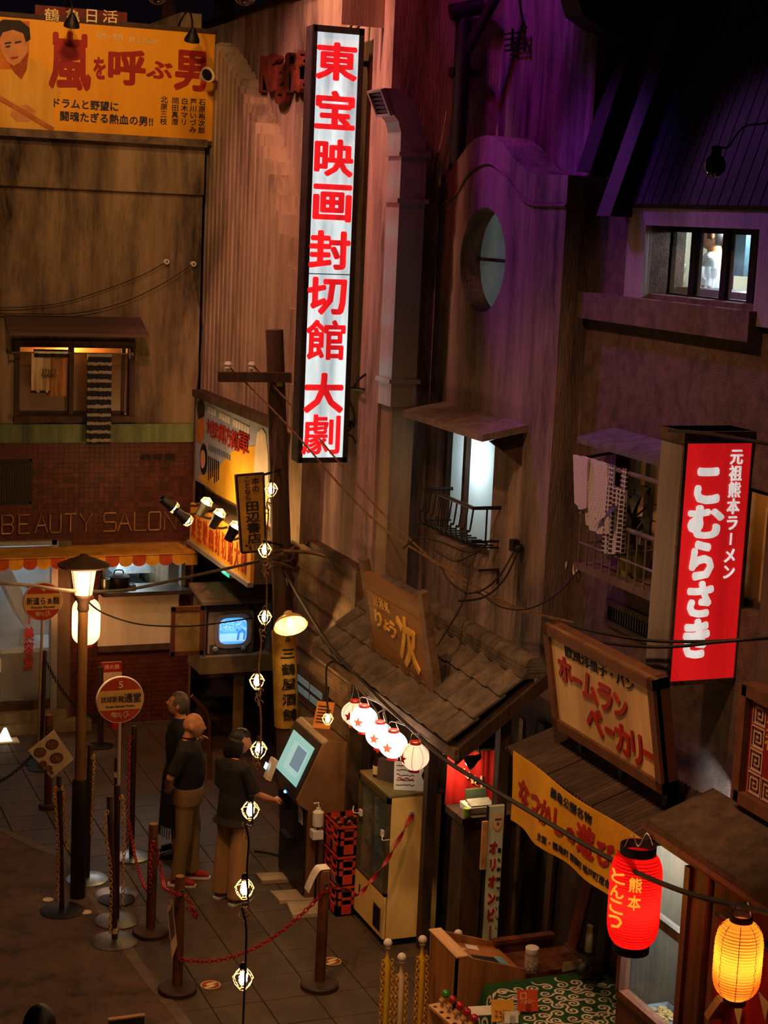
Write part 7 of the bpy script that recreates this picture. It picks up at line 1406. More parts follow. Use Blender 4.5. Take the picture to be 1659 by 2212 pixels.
for i in range(3): build('border_block', meander(yk-(i+1)*uh, fzb+.03, uh*.94), crm, t); build('border_key', key(yk-(i+1)*uh, fzb+.03, uh*.94), MATS['meander_brown'], t)
vtext('元祖', V((XM+.015, yk-uh*1.55, fzt-.08)), V((XM+.015, yk-uh*1.55, fzt-.08-uh*1.5)), .15, XX, gold_p, t, .02, .004)
build('bracket', B().box(XM+.05, X3, fy-.4, fy-.34, fzt-.2, fzt-.14), metal_dk, t)
# ================================================================ STREET LAMP
lb = PZ(168, 1938); ltop = lambda px, py: PY(px, py, lb.y)
zc = PY(178, 1292, lb.y).z; zk1 = PY(180, 1216, lb.y).z; zsl = PY(171, 1682, lb.y).z; lx = PY(180, 1290, lb.y).x
axis = lambda z: V((lb.x+(lx-lb.x)*z/zc, lb.y, z))
t = thing('street_lamp', 'old iron street lamp with frosted cup shade and flat cap', 'street lamp', lb)
pm_ = mat('lamp_post_paint', C('#8a6130'), C('#4a3018'), 5, .5, 'streak', .25, 40, contrast=.9, dirt=C('#1e130a'), dirt_amt=.95)
build('base_sleeve', B().tube([axis(0), axis(zsl*.5), axis(zsl-.03), axis(zsl)], [.072, .072, .07, .06], 18), mat('lamp_base_black', C('#2a1c12'), C('#120c08'), 6, .35, 'streak', .3, 30), t, True)
build('post', B().tube([axis(zsl-.02), axis(1.9), axis(zc)], [.048, .047, .046], 16), pm_, t, True)
c = axis(zc); build('collar', B().lathe([(.047, -.12), (.055, -.1), (.05, -.05), (.075, .0), (.085, .02), (.085, .035), (.04, .04)], c, 20), metal_rust, t, True)
zs_ = zk1-zc
build('shade', B().lathe([(.078, .03), (.118, zs_-.01)], c, 24, caps=False), emit('street_lamp_glass', (1, .56, .26, 1), 1.3, (1, .36, .11, 1), 6), t, True)
build('cap', B().lathe([(.118, zs_-.012), (.23, zs_-.03), (.235, zs_-.015), (.12, zs_+.035), (.05, zs_+.06), (.03, zs_+.08), (.001, zs_+.085)], c, 28), mat('lamp_cap', C('#5a4638'), C('#3c2e24'), 5, .7), t, True)
for k in range(4): a = k*math.pi/2+.4; build('strut', B().tube([c+V((.086*math.cos(a), .086*math.sin(a), .03)), c+V((.124*math.cos(a), .124*math.sin(a), zs_-.01))], .005, 5), metal_rust, t)
point('street_lamp_glow', c+V((0, -.2, zs_*.5)), (1, .56, .24), 22, .12)
# lantern by the salon
c = PY(186, 1342, 19.35); t = lantern(c, .165, .53, paper('lantern_paper_peach', (.95, .62, .38, 1), .25, (1, .50, .22, 1), .8), redband, 'long_lantern', 'long peach paper lantern hanging behind the street lamp', 'lantern', None, 26, c+V((0, .05, .36)), .03, .5, 6, True, .010)
point('long_lantern_bulb', c, (1, .62, .32), 8, .04)
solo('lantern_bracket', B().tube([(c.x, 19.4, c.z+.36), (c.x, 19.42, c.z+.42), (c.x, YW-.46, PY(186, 1205, YW-.46).z)], .008), metal_dk, 'thin hook holding the long peach lantern under the awning', 'hook')
# ================================================================ BUS STOP SIGNS
sig_o = mat('sign_orange', C('#b8401c'), C('#962e12'), 4, .45, bump=.03); sig_y = mat('sign_buff', C('#d8a860'), C('#c09048'), 4, .5, bump=.03)
def busstop(px, py, rpx, base, label, num, name, eng):
    g = PZ(*base); c = PY(px, py, g.y); r = rpx*(c-CAM).length/FPX; t = thing('bus_stop_sign', label, 'bus stop sign', g, 'round bus stop style shop signs')
    build('post', B().cyl((g.x, g.y, .02), (c.x, g.y, c.z-r*.8), .016, n=10), mat('post_white', C('#b8a28a'), C('#98826a'), 5, .5, 'streak'), t, True); build('foot', B().lathe([(.001, 0), (.17, 0), (.17, .018), (.04, .04), (.001, .04)], g, 24), black_m, t, True)
    N_ = V((0, 1, 0))
    def disc(rr, y, h, z0=-1, z1=1): return [V((c.x+rr*math.cos(a), y, c.z+rr*math.sin(a))) for a in [2*math.pi*k/40 for k in range(40)]]
    dk = build('disc', B().plate(disc(r, g.y-.02, 0), (0, .04, 0)), sig_o, t); build('rim', B().tube([V((c.x+r*1.0*math.cos(a), g.y, c.z+r*1.0*math.sin(a))) for a in [2*math.pi*k/40 for k in range(41)]], .012, 6, ry=.022), white_p, t, True)
    zz = r*.44; pts = [V((c.x+r*.985*math.cos(a), g.y-.021, c.z+r*.985*math.sin(a))) for a in [math.asin(.44)*(-1+2*k/8) for k in range(9)]]+[V((c.x-r*.985*math.cos(a), g.y-.021, c.z+r*.985*math.sin(a))) for a in [math.asin(.44)*(1-2*k/8) for k in range(9)]]
    bd = build('name_band', B().plate(pts, (0, -.003, 0)), sig_y, t); Y = g.y-.026
    text(num, V((c.x, Y, c.z+r*.70)), r*.20, r*.30, YX, YU, ink_cream, t, .015, .003, name='number'); text(name[0], V((c.x-r*.36, Y, c.z+r*.06)), r*1.0, r*.28, YX, YU, ink_blue, t, .005, .003) if len(name) == 2 else text(name[0], V((c.x, Y, c.z+r*.06)), r*1.72, r*.40, YX, YU, ink_blue, t, .012, .003)
    if len(name) == 2: text(name[1], V((c.x+r*.53, Y, c.z+r*.09)), r*.74, r*.42, YX, YU, ink_blue, t, .016, .003)
    text(eng, V((c.x, Y, c.z-r*.28)), r*1.25, r*.13, YX, YU, ink_black, t, .004, .003)
    b = B()
    for i, ch in enumerate('鳴戸バス'):
        a = (-.42+.28*i); put_text(b, ch, V((c.x+r*.72*math.sin(a), g.y-.022, c.z-r*.72*math.cos(a)+r*.02)), r*.22, r*.24, YX, YU, .004, .003, rot=a*.8)
    build('lettering', b, ink_cream, t, recalc=False); return t
busstop(259, 1511, 49, (252, 1945), 'round orange sign numbered 5 rising among the gold chain posts', '5', ('琉球新麺', '通堂'), 'Ryukyu Shinmen Tondou')
busstop(92, 1299, 40, (82, 1648), 'round orange sign numbered 4 before the salon door', '4', ('新道らぁ麺',), 'Shindo Ramen')
# ================================================================ QUEUE POSTS
pst = mat('queue_post_brown', C('#3c2418'), C('#22130c'), 6, .45, 'streak', .15, 40); logm = mat('log_brown', C('#6a3f20'), C('#40230f'), 8, .55, 'grain_z', .35, 40, dirt=C('#26140a'), dirt_amt=.6)
gchain = mat('chain_gold', C('#c89a50'), C('#a0752f'), 9, .4, bump=0); rchain = mat('chain_red', C('#b01c22'), C('#8a1218'), 9, .4, bump=0); bchain = mat('chain_black', C('#1e1a18'), C('#141110'), 9, .5, bump=0)
discs = {'black': black_m, 'silver': steel, 'dull': mat('base_dull_steel', C('#6a6660'), C('#4a4742'), 6, .4, metal=.7)}
def qpost(top, base, r, label, foot='black', rf=.19, chains=(), grp='thin brown queue posts on disc feet', bands=()):
    g = PZ(*base); zt = PY(*top, g.y); h = zt.z; t = thing('queue_post', label, 'post', g, grp)
    build('shaft', B().tube([V((g.x, g.y, .0)), V((zt.x, g.y, h-.01)), V((zt.x, g.y, h))], [r, r, r*.85], 14), pst, t, True); build('foot', B().lathe([(.001, 0), (rf, 0), (rf, .01), (rf*.9, .016), (.05, .028), (.001, .03)], g, 32), discs[foot], t, True)
    for f in bands: build('band', B().cyl(V((g.x+(zt.x-g.x)*f, g.y, h*f)), V((g.x+(zt.x-g.x)*f, g.y, h*f+.05)), r*1.06), ivory, t, True)
    for (dx, z0, z1, m, dy) in chains: build('chain', B().chain(smoothline([V((zt.x+dx*.4, g.y-r-.006, h-.12)), V((zt.x+dx, g.y-.03, h*.86*z0+.05)), V((g.x+dx*1.05, g.y-.03, h*.5)), V((g.x+dx*.98, g.y-.03, z1))], 4), .046, .0055, .03), m, t)
    return t, g, V((zt.x, g.y, h))
q1 = qpost((128, 1676), (134, 1968), .024, 'brown queue post carrying the tilted menu card', 'black', .20, ((-.045, 1, .10, gchain, 0), (.032, 1, .62, gchain, 0)))
qpost((195, 1609), (188, 1900), .026, 'brown queue post right behind the street lamp', 'silver', .20, ((.03, 1, .45, gchain, 0),))
qpost((252, 1636), (250, 1934), .022, 'brown queue post in front of the number 5 sign', 'silver', .20, (), bands=(.86,))
qpost((254, 1696), (252, 1990), .024, 'brown queue post with a long gold chain on its right side', 'dull', .20, ((.045, 1, .14, gchain, 0),))
qpost((237, 1720), (248, 2034), .026, 'leaning brown queue post with gold chain on its left side', 'dull', .21, ((-.05, .9, .10, gchain, 0),), bands=(.06,))
q4 = qpost((290, 1568), (284, 1852), .026, 'tall brown queue post with a red chain beside the couple', 'silver', .18, ((-.05, 1, .12, rchain, 0),))
q9 = qpost((217, 1440), (217, 1612), .036, 'thick black queue post before the tiled wall', 'black', .15, (), 'black posts by the salon')
q10 = qpost((97, 1405), (88, 1660), .024, 'thin black queue post before the salon door', 'black', .15, (), 'black posts by the salon')
def logpost(top, base, r, label, rf=.16):
    g = PZ(*base); zt = PY(*top, g.y); t = thing('log_post', label, 'post', g, 'round wooden log posts on ring feet'); h = zt.z
    build('log', B().tube([V((g.x, g.y, .02)), V((g.x+(zt.x-g.x)*.5, g.y, h*.5)), V((zt.x, g.y, h-.008)), V((zt.x, g.y, h))], [r, r*1.03, r, r*.9], 16), logm, t, True); build('cut_end', B().cyl((zt.x, g.y, h-.002), (zt.x, g.y, h+.003), r*.86), mat('log_end', C('#8c6434'), C('#6a4820'), 20, .7), t)
    build('foot', B().lathe([(.001, 0), (rf, 0), (rf, .035), (rf*.94, .045), (rf*.6, .048), (r*1.05, .06), (.001, .06)], g, 26), mat('foot_brown', C('#3f2a1a'), C('#281a10'), 6, .6, bump=.2), t, True); build('eye', B().tube([V((zt.x+.02*math.cos(a), g.y-r-.004, h-.12+.025*math.sin(a))) for a in [2*math.pi*k/10 for k in range(11)]], .005, 5), steel, t); return g, V((zt.x, g.y, h))
a5 = logpost((332, 1780), (325, 2018), .042, 'log post with red chain behind the red shoes'); a6 = logpost((389, 1893), (383, 2142), .042, 'log post with a hanging notice card'); a7 = logpost((702, 1880), (690, 2132), .044, 'log post with a paper draped over its top'); a8 = logpost((106, 1545), (104, 1745), .042, 'log post behind the tilted menu card', .10)
# chains slung between the posts
def slung(name, pts, m, label, link=.05): return solo(name, B().chain(smoothline(pts, 8), link, .006, .032), m, label, 'chain')
pA, pB, pC = a6[1]-V((0, .05, .14)), a7[1]-V((0, .05, .14)), a5[1]-V((0, .05, .14))
slung('barrier_chain', sag(pA+V((0, 0, -.55)), pB, .22), rchain, 'red plastic chain slung low between two log posts across the paving')
slung('barrier_chain', [pC, pC+V((.06, -.05, -.32)), pA+V((-.12, .04, .05)), pA], rchain, 'red plastic chain from the log post behind the shoes to the notice card post')
slung('barrier_chain', [pC+V((-.02, 0, 0)), pC+V((-.035, 0, -.2)), pC+V((-.03, 0, -.42))], rchain, 'loose end of red chain hanging down the log post')
b0 = q4[2]; slung('barrier_chain', sag(V((b0.x-.04, b0.y-.04, .38)), pC+V((-.03, 0, -.46)), .16), rchain, 'red chain trailing from the tall queue post near the couple')
slung('barrier_chain', [pA+V((.03, -.02, .0)), pA+V((.10, -.04, -.12)), pA+V((.13, -.03, -.2)), pA+V((.05, -.03, -.1))], rchain, 'bunched red chain looped at the notice card post')
slung('barrier_chain', sag(q10[2]-V((0, .03, .1)), q9[2]-V((0, .03, .6)), .18), bchain, 'black chain across the salon step')
slung('barrier_chain', sag(PZ(-30, 1700, .75), a8[1]-V((0, .03, .18)), .1), bchain, 'black chain reaching the log post from the left')
# menu card, notice card, paper
cp = [PY(a, b_, q1[1].y-.035) for a, b_ in ((117, 1577), (160, 1640), (112, 1681), (61, 1622))]
t = thing('menu_card', 'tilted laminated menu card with bowl pictures on the queue post', 'card', cp[2]); build('card', B().plate(cp, (0, .006, 0)), mat('card_ivory', C('#c9ae8c'), C('#b89a76'), 4, .5, bump=0), t)
e1, e2 = (cp[1]-cp[0]).normalized(), (cp[3]-cp[0]).normalized(); L1, L2 = (cp[1]-cp[0]).length, (cp[3]-cp[0]).length; bowl = mat('print_bowl', C('#8a5a2c'), C('#3a2010'), 60, .6, bump=0); bowl2 = mat('print_bowl_rim', C('#5a3a1c'), C('#2a180c'), 30, .6, bump=0)
for (u, v, r) in ((.28, .30, .058), (.24, .74, .055), (.66, .42, .060), (.55, .86, .036), (.75, .80, .036), (.9, .8, .02)):
    cc = cp[0]+e1*(u*L1)+e2*(v*L2)-V((0, .001, 0)); build('bowl_picture', B().plate([cc+V((r*math.cos(a), 0, r*math.sin(a)*.85)) for a in [2*math.pi*k/18 for k in range(18)]], (0, -.002, 0)), bowl2, t); build('bowl_picture', B().plate([cc+V((r*.8*math.cos(a), -.002, r*.8*math.sin(a)*.85)) for a in [2*math.pi*k/18 for k in range(18)]], (0, -.002, 0)), bowl, t)
p = a6[1]; cps = [PY(a, b_, p.y-.06) for a, b_ in ((372, 1942), (383, 2040), (372, 2072), (361, 1962))]; t = thing('notice_sheet', 'narrow cream notice sheet hanging from the log post', 'card', cps[2]); build('sheet', B().plate(cps, (.0, .004, 0)), mat('card_ivory', C('#c9ae8c'), C('#b89a76'), 4, .5, bump=0), t)
b = B()
for i in range(4): o = cps[3].lerp(cps[0], .25+.2*i)-V((0, .003, .05)); b.obox(o, (.007, 0, 0), (cps[2]-cps[3])*.55, (0, -.001, 0))
tag(build('print_lines', b, ink_black, t), kind='stuff'); build('string', B().tube([cps[0], a6[1]-V((0, .046, .11))], .003, 4), rope_m, t)
p = a7[1]; t = thing('draped_paper', 'stiff white sheet folded over the log post top', 'paper', p-V((0, 0, .25)))
def drp(u, v):
    x = p.x-.14+u*.26; d = abs(u-.55); return (x, p.y+.05+.05*v, p.z+.025-(d*1.5)**2*.30-(.10*v if u < .5 else .05*v))
build('sheet', B().grid(lambda u, v: (p.x-.14+.24*u, p.y-.02+.12*v, p.z+.012-max(0, .42-u)**1.5*.7-max(0, u-.75)**1.3*.8), 16, 4, (0, 0, .003)), white_p, t, True)
# floor stickers and lights in the paving
for i, (a, b_) in enumerate(((455, 2128), (717, 2077))):
    c = PZ(a, b_, .004); t = thing('floor_sticker', ['round orange footprint sticker between the two log posts', 'round orange footprint sticker beside the draped log post'][i], 'sticker', c); build('disc', B().lathe([(.001, 0), (.085, 0), (.085, .002), (.001, .002)], c, 28), mat('sticker_orange', C('#9c4a24'), C('#7c3614'), 6, .6, bump=0), t); build('ring', B().plate([c+V((.083*math.cos(q), .083*math.sin(q), .002)) for q in [2*math.pi*k/28 for k in range(28)]], (0, 0, .001), [[c+V((.076*math.cos(q), .076*math.sin(q), .002)) for q in [2*math.pi*k/28 for k in range(28)]]]), ink_cream, t)
    for s_ in (-1, 1): build('footprint', B().ball(c+V((s_*.012, s_*.026, .002)), (.052, .019, .0022), 14, 6, Matrix.Rotation(.35, 3, 'Z')), ink_cream, t, True)
for i, (a, b_) in enumerate(((104, 1945), (186, 1972))): c = PZ(a, b_, .0); solo('floor_uplight', B().lathe([(.001, .004), (.045, .004), (.05, .006), (.05, .009), (.001, .010)], c, 24), ivory, ['round brass-rimmed cap in the asphalt beside the menu card post', 'round cap in the asphalt behind the menu card post'][i], 'floor cap', smooth=True)
# things by the salon wall
ca = PY(219, 1432, YW-.05); cb_ = PY(263, 1470, YW-.05)
t = thing('extinguisher_sign', 'small red and cream fire extinguisher notice on the tiled wall', 'sign', (ca.x, YW, cb_.z-.1)); build('panel', B().box(ca.x, cb_.x, YW-.05, YW-.012, cb_.z-.12, ca.z), ivory, t); build('header', B().box(ca.x, cb_.x, YW-.055, YW-.05, ca.z-.12, ca.z), red_paint, t); text('消火器', V(((ca.x+cb_.x)/2, YW-.056, ca.z-.055)), .19, .06, YX, YU, ink_cream, t, .01, .003)
g = PZ(243, 1562); g = V((g.x, min(g.y, YW-.15), 0)); t = thing('fire_extinguisher', 'red fire extinguisher standing at the tiled wall', 'extinguisher', g); build('cylinder', B().lathe([(.001, 0), (.07, 0), (.075, .02), (.075, .32), (.03, .40), (.02, .42), (.001, .42)], g, 18), red_paint, t, True); build('valve', B().box(g.x-.02, g.x+.04, g.y-.015, g.y+.015, .42, .47), black_m, t); build('hose', B().tube(smoothline([g+V((.02, -.02, .44)), g+V((.1, -.05, .36)), g+V((.085, -.03, .12))], 5), .01), rubber, t)
g = PZ(12, 1602); t = thing('mini_a_board', 'small white A-board with painted-in glow on a flat plate by the door', 'marker', g); build('plate', B().cbox(g+V((0, 0, .008)), .3, .2, .016), white_p, t); build('wedge', B().rings([[g+V((x, y, .016)) for x, y in ((-.09, -.05), (.07, -.05), (.07, .05), (-.09, .05))], [g+V((x, y, .17)) for x, y in ((-.02, -.01), (.01, -.01), (.01, .01), (-.02, .01))]]), emit('marker_glow', (1, .85, .55, 1), .9), t)  # small A-board, its brightness put in as emission on the wedge
g = PZ(6, 1600); t = thing('door_stand', 'dark stand with a white box top beside the salon door', 'stand', V((g.x-.12, g.y+.25, 0))); g2 = V((g.x-.12, g.y+.25, 0)); zz = PY(10, 1420, g2.y).z; build('post', B().cbox(g2+V((0, 0, zz*.42)), .14, .12, zz*.84), metal_dk, t); build('box', B().cbox(g2+V((.02, -.02, zz*.92)), .2, .16, zz*.16), white_p, t)
# bottom edge items: barrier board top
g = PZ(270, 2212); t = thing('barrier_board', 'striped black and yellow board leaning near the asphalt edge', 'board', V((g.x, g.y-.9, 0)))
tp = PY(236, 2206, g.y-.9); tq = PY(312, 2203, g.y-.9); build('board', B().obox(V((tp.x, tp.y, 0)), (tq.x-tp.x, 0, 0), (0, .03, 0), (0, 0, tp.z)), mat('board_char', C('#3a2a1a'), C('#1c140c'), 12, .7), t); build('edge', B().box(tp.x-.005, tq.x+.005, tp.y-.005, tp.y+.035, tp.z, tp.z+.012), wood_oak, t)
# ================================================================ OVERHEAD WIRES
def w3(name, pts, r, label, m=None): return wire(name, [PY(a, b_, Y) for a, b_, Y in pts], r, label, None, m)
w3('overhead_wire', [(492, 790, 16.33), (560, 855, 16.2), (650, 950, 15.4), (745, 1060, 14.6), (840, 1150, 13.9), (960, 1225, 13.2), (1060, 1285, 12.7), (1140, 1320, 12.2), (1240, 1345, 11.6)], .009, 'overhead wire from the first crossarm insulator to the shop roofs', rope_m)
w3('overhead_wire', [(545, 788, 16.33), (615, 860, 16.2), (700, 960, 15.4), (800, 1080, 14.6), (880, 1160, 13.9), (990, 1255, 13.0), (1100, 1310, 12.4), (1200, 1340, 11.8)], .009, 'overhead wire from the second crossarm insulator to the shop roofs', rope_m)
w3('overhead_wire', [(-40, 1258, 14.6), (60, 1264, 14.8), (160, 1276, 14.9), (270, 1274, 15.4), (390, 1250, 16.0), (480, 1230, 16.2), (560, 1212, 16.35)], .016, 'thick grey wire from the street lamp to the utility pole', mat('cable_grey', C('#5f5142'), C('#40362b'), 9, .7, bump=0))
w3('overhead_wire', [(190, 1300, 14.9), (225, 1325, 15.3), (300, 1348, 16.2), (380, 1353, 17.2), (440, 1350, 17.9), (545, 1335, 18.4)], .009, 'thin black wire from the street lamp to the television')
w3('overhead_wire', [(1172, 1334, 11.2), (1290, 1365, 10.6), (1400, 1383, 10.0), (1500, 1386, 9.4), (1600, 1382, 9.0), (1720, 1370, 8.6)], .012, 'upper dark wire crossing before the red sign', cable_m)
w3('overhead_wire', [(1182, 1352, 11.2), (1290, 1385, 10.6), (1400, 1397, 10.0), (1480, 1395, 9.4), (1560, 1386, 9.1), (1720, 1374, 8.7)], .012, 'lower dark wire crossing before the red sign', cable_m)
w3('overhead_wire', [(1445, 930, 9.85), (1520, 935, 9.4), (1600, 948, 9.0), (1720, 970, 8.6)], .012, 'wire stretched from the red sign top', cable_m)
w3('overhead_wire', [(870, 1185, 13.5), (905, 1162, 13.4), (950, 1170, 13.3), (1000, 1190, 13.1), (1030, 1190, 13.0), (1062, 1165, 13.0)], .008, 'slack wire drooping below the tower window railing')
w3('overhead_wire', [(920, 1165, 13.3), (950, 1195, 13.2), (985, 1212, 13.1), (1020, 1198, 13.0), (1030, 1192, 13.0)], .008, 'second slack wire loop below the tower window railing')
w3('overhead_wire', [(1112, 1185, 12.9), (1085, 1235, 12.8), (1050, 1270, 12.7), (1010, 1280, 12.8), (970, 1255, 13.0), (955, 1230, 13.1)], .009, 'looping wire from the junction box across the tower wall')
w3('overhead_wire', [(1120, 1188, 12.9), (1090, 1250, 12.7), (1045, 1290, 12.6), (990, 1298, 12.6)], .009, 'second looping wire from the junction box')
w3('overhead_wire', [(1028, 1195, 13.0), (1015, 1240, 12.9), (1000, 1300, 12.8), (960, 1370, 12.5), (945, 1395, 12.3)], .008, 'wire falling from the railing behind the tavern sign')
w3('overhead_wire', [(1250, 1232, 12.0), (1200, 1285, 12.0), (1140, 1315, 12.1), (1080, 1310, 12.3), (1030, 1275, 12.6)], .007, 'thin wire from the ring insulator to the tower wall')
w3('overhead_wire', [(612, 1190, 16.3), (680, 1195, 16.2), (740, 1215, 15.6), (785, 1240, 15.0)], .02, 'thick bundled cable from the pole along the siding top', rope_m)
# ================================================================ PEOPLE
def fused(b, voxel, it=3):
    me = bpy.data.meshes.new('tmp'); me.from_pydata([tuple(p) for p in b.v], [], b.f); o = bpy.data.objects.new('tmp', me); col.objects.link(o)
    bm = bmesh.new(); bm.from_mesh(me); bmesh.ops.recalc_face_normals(bm, faces=bm.faces); bm.to_mesh(me); bm.free()
    r = o.modifiers.new('r', 'REMESH'); r.mode = 'VOXEL'; r.voxel_size = voxel
    if it: s_ = o.modifiers.new('s', 'SMOOTH'); s_.factor = .5; s_.iterations = it
    bpy.context.view_layer.update(); m2 = bpy.data.meshes.new_from_object(o.evaluated_get(bpy.context.evaluated_depsgraph_get()))
    bpy.data.objects.remove(o); bpy.data.meshes.remove(me); return m2
def head_geo(b, hc, tilt=0.0, turn=0.0):
    """head with brow, sockets, nose, lips, chin and ears; local +X is forward"""
    M = Matrix.Rotation(turn, 3, 'Z') @ Matrix.Rotation(tilt, 3, 'Y'); rings = []; n, m = 40, 30
    for i in range(m+1):
        a = math.pi*(.015+.97*i/m); row = []
        for j in range(n):
            p = V((math.sin(a)*math.cos(2*math.pi*j/n), math.sin(a)*math.sin(2*math.pi*j/n), -math.cos(a)))
            x, y, z = p.x*(.104 if p.x < 0 else .096), p.y*.080, p.z*.120
            if z < -.02: k = min(1, (-.02-z)/.1); y *= 1-.30*k; x = x*(1-.10*k)+.016*k if x > -.02 else x*(1-.35*k)+.01*k
            if x > 0:
                g = lambda y0, z0, sy, sz: math.exp(-((y-y0)/sy)**2-((z-z0)/sz)**2)
                x += .032*g(0, -.018, .014, .019)+.014*g(0, .010, .011, .024)+.006*(g(.03, .034, .03, .012)+g(-.03, .034, .03, .012))-.009*(g(.031, .012, .017, .012)+g(-.031, .012, .017, .012))+.007*g(0, -.055, .022, .009)+.009*g(0, -.092, .022, .016)+.004*(g(.04, -.02, .02, .02)+g(-.04, -.02, .02, .02))
            row.append(V(hc)+M@V((x, y, z)))
        rings.append(row)
    b.rings(rings)
    for s_ in (-1, 1): b.ball(V(hc)+M@V((-.010, s_*.082, -.004)), (.025, .015, .036), 10, 8, M @ Matrix.Rotation(s_*.35, 3, 'Z')); b.ball(V(hc)+M@V((-.004, s_*.079, -.030)), (.010, .007, .012), 8, 6, M)
    return M
def hand_geo(b, w, d, up, curl=.5, side=1, s=1.0):
    """palm, four unequal bent fingers and a thumb leaving the side of the palm; w wrist, d finger direction, up back of the hand"""
    d = V(d).normalized(); up = (V(up)-d*V(up).dot(d)).normalized(); x = d.cross(up).normalized()*side
    b.tube([w-d*.01, w+d*.03*s, w+d*.065*s, w+d*.085*s], [(.022*s, .017*s), (.033*s, .016*s), (.038*s, .015*s), (.034*s, .011*s)], 12)
    for k, (o, L_) in enumerate(((-.029, .066), (-.010, .076), (.010, .072), (.028, .056))):
        p = w+d*.08*s+x*o*s; q = p+(d*math.cos(curl*.5)-up*math.sin(curl*.5))*L_*.45*s; r_ = q+(d*math.cos(curl*1.3)-up*math.sin(curl*1.3))*L_*.32*s; e = r_+(d*math.cos(curl*2)-up*math.sin(curl*2))*L_*.25*s
        b.tube([p-d*.015, p, q, r_, e], [.0088*s, .009*s, .0085*s, .0078*s, .006*s], 8)
    p = w+d*.028*s-x*.026*s; q = p+(d*.62-x*.6-up*.25).normalized()*.036*s; r_ = q+(d*.85-x*.2-up*.35).normalized()*.030*s
    b.tube([p+x*.012, p, q, r_], [.012*s, .0115*s, .0095*s, .007*s], 8)
skin_m = mat('skin', C('#c08458'), C('#a86c44'), 18, .5, bump=.05, bscale=120, spec=.4)
def person(label, base, yaw, S, la, ra, spec):
    """la / ra: shoulder, elbow, wrist, finger dir, back-of-hand dir in body space (x forward, y left, z up), unit height 1.7"""
    R_ = Matrix.Rotation(yaw, 4, 'Z'); k = S/1.70; T = Matrix.Translation(V(base)) @ R_ @ Matrix.Scale(k, 4); t = thing('person', label, 'person', base)
    def fin(nm, me, m, parent=t, sm=True): me.transform(T); return mesh_obj(nm, me, m, parent, sm, 60)
    def raw(nm, b, m, parent=t): me = bpy.data.meshes.new(nm); me.from_pydata([tuple(p) for p in b.v], [], b.f); bm = bmesh.new(); bm.from_mesh(me); bmesh.ops.recalc_face_normals(bm, faces=bm.faces); bm.to_mesh(me); bm.free(); return fin(nm, me, m, parent)
    fat = spec.get('fat', 0); st = spec.get('stoop', .0)
    tor = [(.0, .86, .115, .165), (.0, .98, .112+fat*.5, .155), (.012, 1.10, .112+fat, .150), (.012, 1.24, .118+fat*.6, .165), (.0, 1.36, .105, .180), (-.005, 1.42, .075, .13), (-.005, 1.46, .055, .062), (.01+st, 1.54, .052, .055)]
    b = B(); b.tube([V((x, 0, z)) for x, z, _, _ in tor], [(a, c_) for _, _, a, c_ in tor], 20); hc = V((.022+st*1.5, 0, 1.585)); hM = head_geo(b, hc, spec.get('tilt', 0), spec.get('turn', 0))
    for s_ in (-1, 1):
        lg = spec.get('legs', ((.0, .095, .86), (.02, .105, .47), (.0, .11, .08)))
        off = spec.get('step', 0)*s_; b.tube([V((x+off*(1-z), s_*y, z)) for x, y, z in lg], [.085, .055, .04], 12); b.ball((.045+off, s_*.112, .036), (.095, .032, .026))
    for A in (la, ra): b.tube([V(A[0]), V(A[0]).lerp(V(A[1]), .5), V(A[1]), V(A[1]).lerp(V(A[2]), .45), V(A[2])], [.052, .046, .039, .036, .025], 12)
    for A, sd in ((la, 1), (ra, -1)): hand_geo(b, V(A[2]), A[3], A[4], spec.get('curl', .5), sd)
    body = fin('body', fused(b, .0078, 2), skin_m)
    e_m = mat('eye_white', C('#cbbba8'), C('#b8a690'), 5, .3, bump=0); i_m = mat('eye_dark', C('#1a100a'), C('#120b07'), 5, .2, bump=0); lip = mat('lip', C('#8c4a3a'), C('#7a3c2e'), 5, .5, bump=0)
    for s_ in (-1, 1): raw('eye', B().ball(hc+hM@V((.071, s_*.030, .011)), (.010, .013, .006), 10, 6, hM), i_m, body); raw('eyebrow', B().tube([hc+hM@V((.086, s_*.016, .030)), hc+hM@V((.083, s_*.032, .034)), hc+hM@V((.071, s_*.047, .029))], .004, 5), spec.get('brow', i_m), body)
    raw('mouth', B().ball(hc+hM@V((.089, 0, -.056)), (.008, .022, .0045), 10, 6, hM), lip, body)
    # shirt
    sb = B(); z0 = spec.get('shirt_z', .90); lst = [(x, z, a+.014, c_+.014) for x, z, a, c_ in tor if z > z0+.03 and z < 1.45]; lst = [(tor[0][0], z0, tor[1][2]+.022+spec.get('flare', 0), tor[1][3]+.024+spec.get('flare', 0))]+lst+[(-.002, 1.455, .062, .072)]
    sb.tube([V((x, 0, z)) for x, z, _, _ in lst], [(a, c_) for _, _, a, c_ in lst], 24)
    sl_ = spec.get('sleeve', .75)
    for A in (la, ra):
        S0, E0, W0 = V(A[0]), V(A[1]), V(A[2]); pts = [S0-(E0-S0)*.12, S0, S0.lerp(E0, .5)] + ([S0.lerp(E0, sl_)] if sl_ <= 1 else [E0, E0.lerp(W0, sl_-1)]); sb.tube(pts, [.055, .066, .062]+([.064] if sl_ <= 1 else [.054, .044]), 14)
    raw('collar', B().lathe([(.066, 1.43), (.060, 1.475), (.066, 1.475), (.074, 1.43)], (-.002, 0, 0), 20, caps=False), spec['shirt']) if spec.get('collar') else None
    fin('shirt', fused(sb, .011, 4), spec['shirt'])
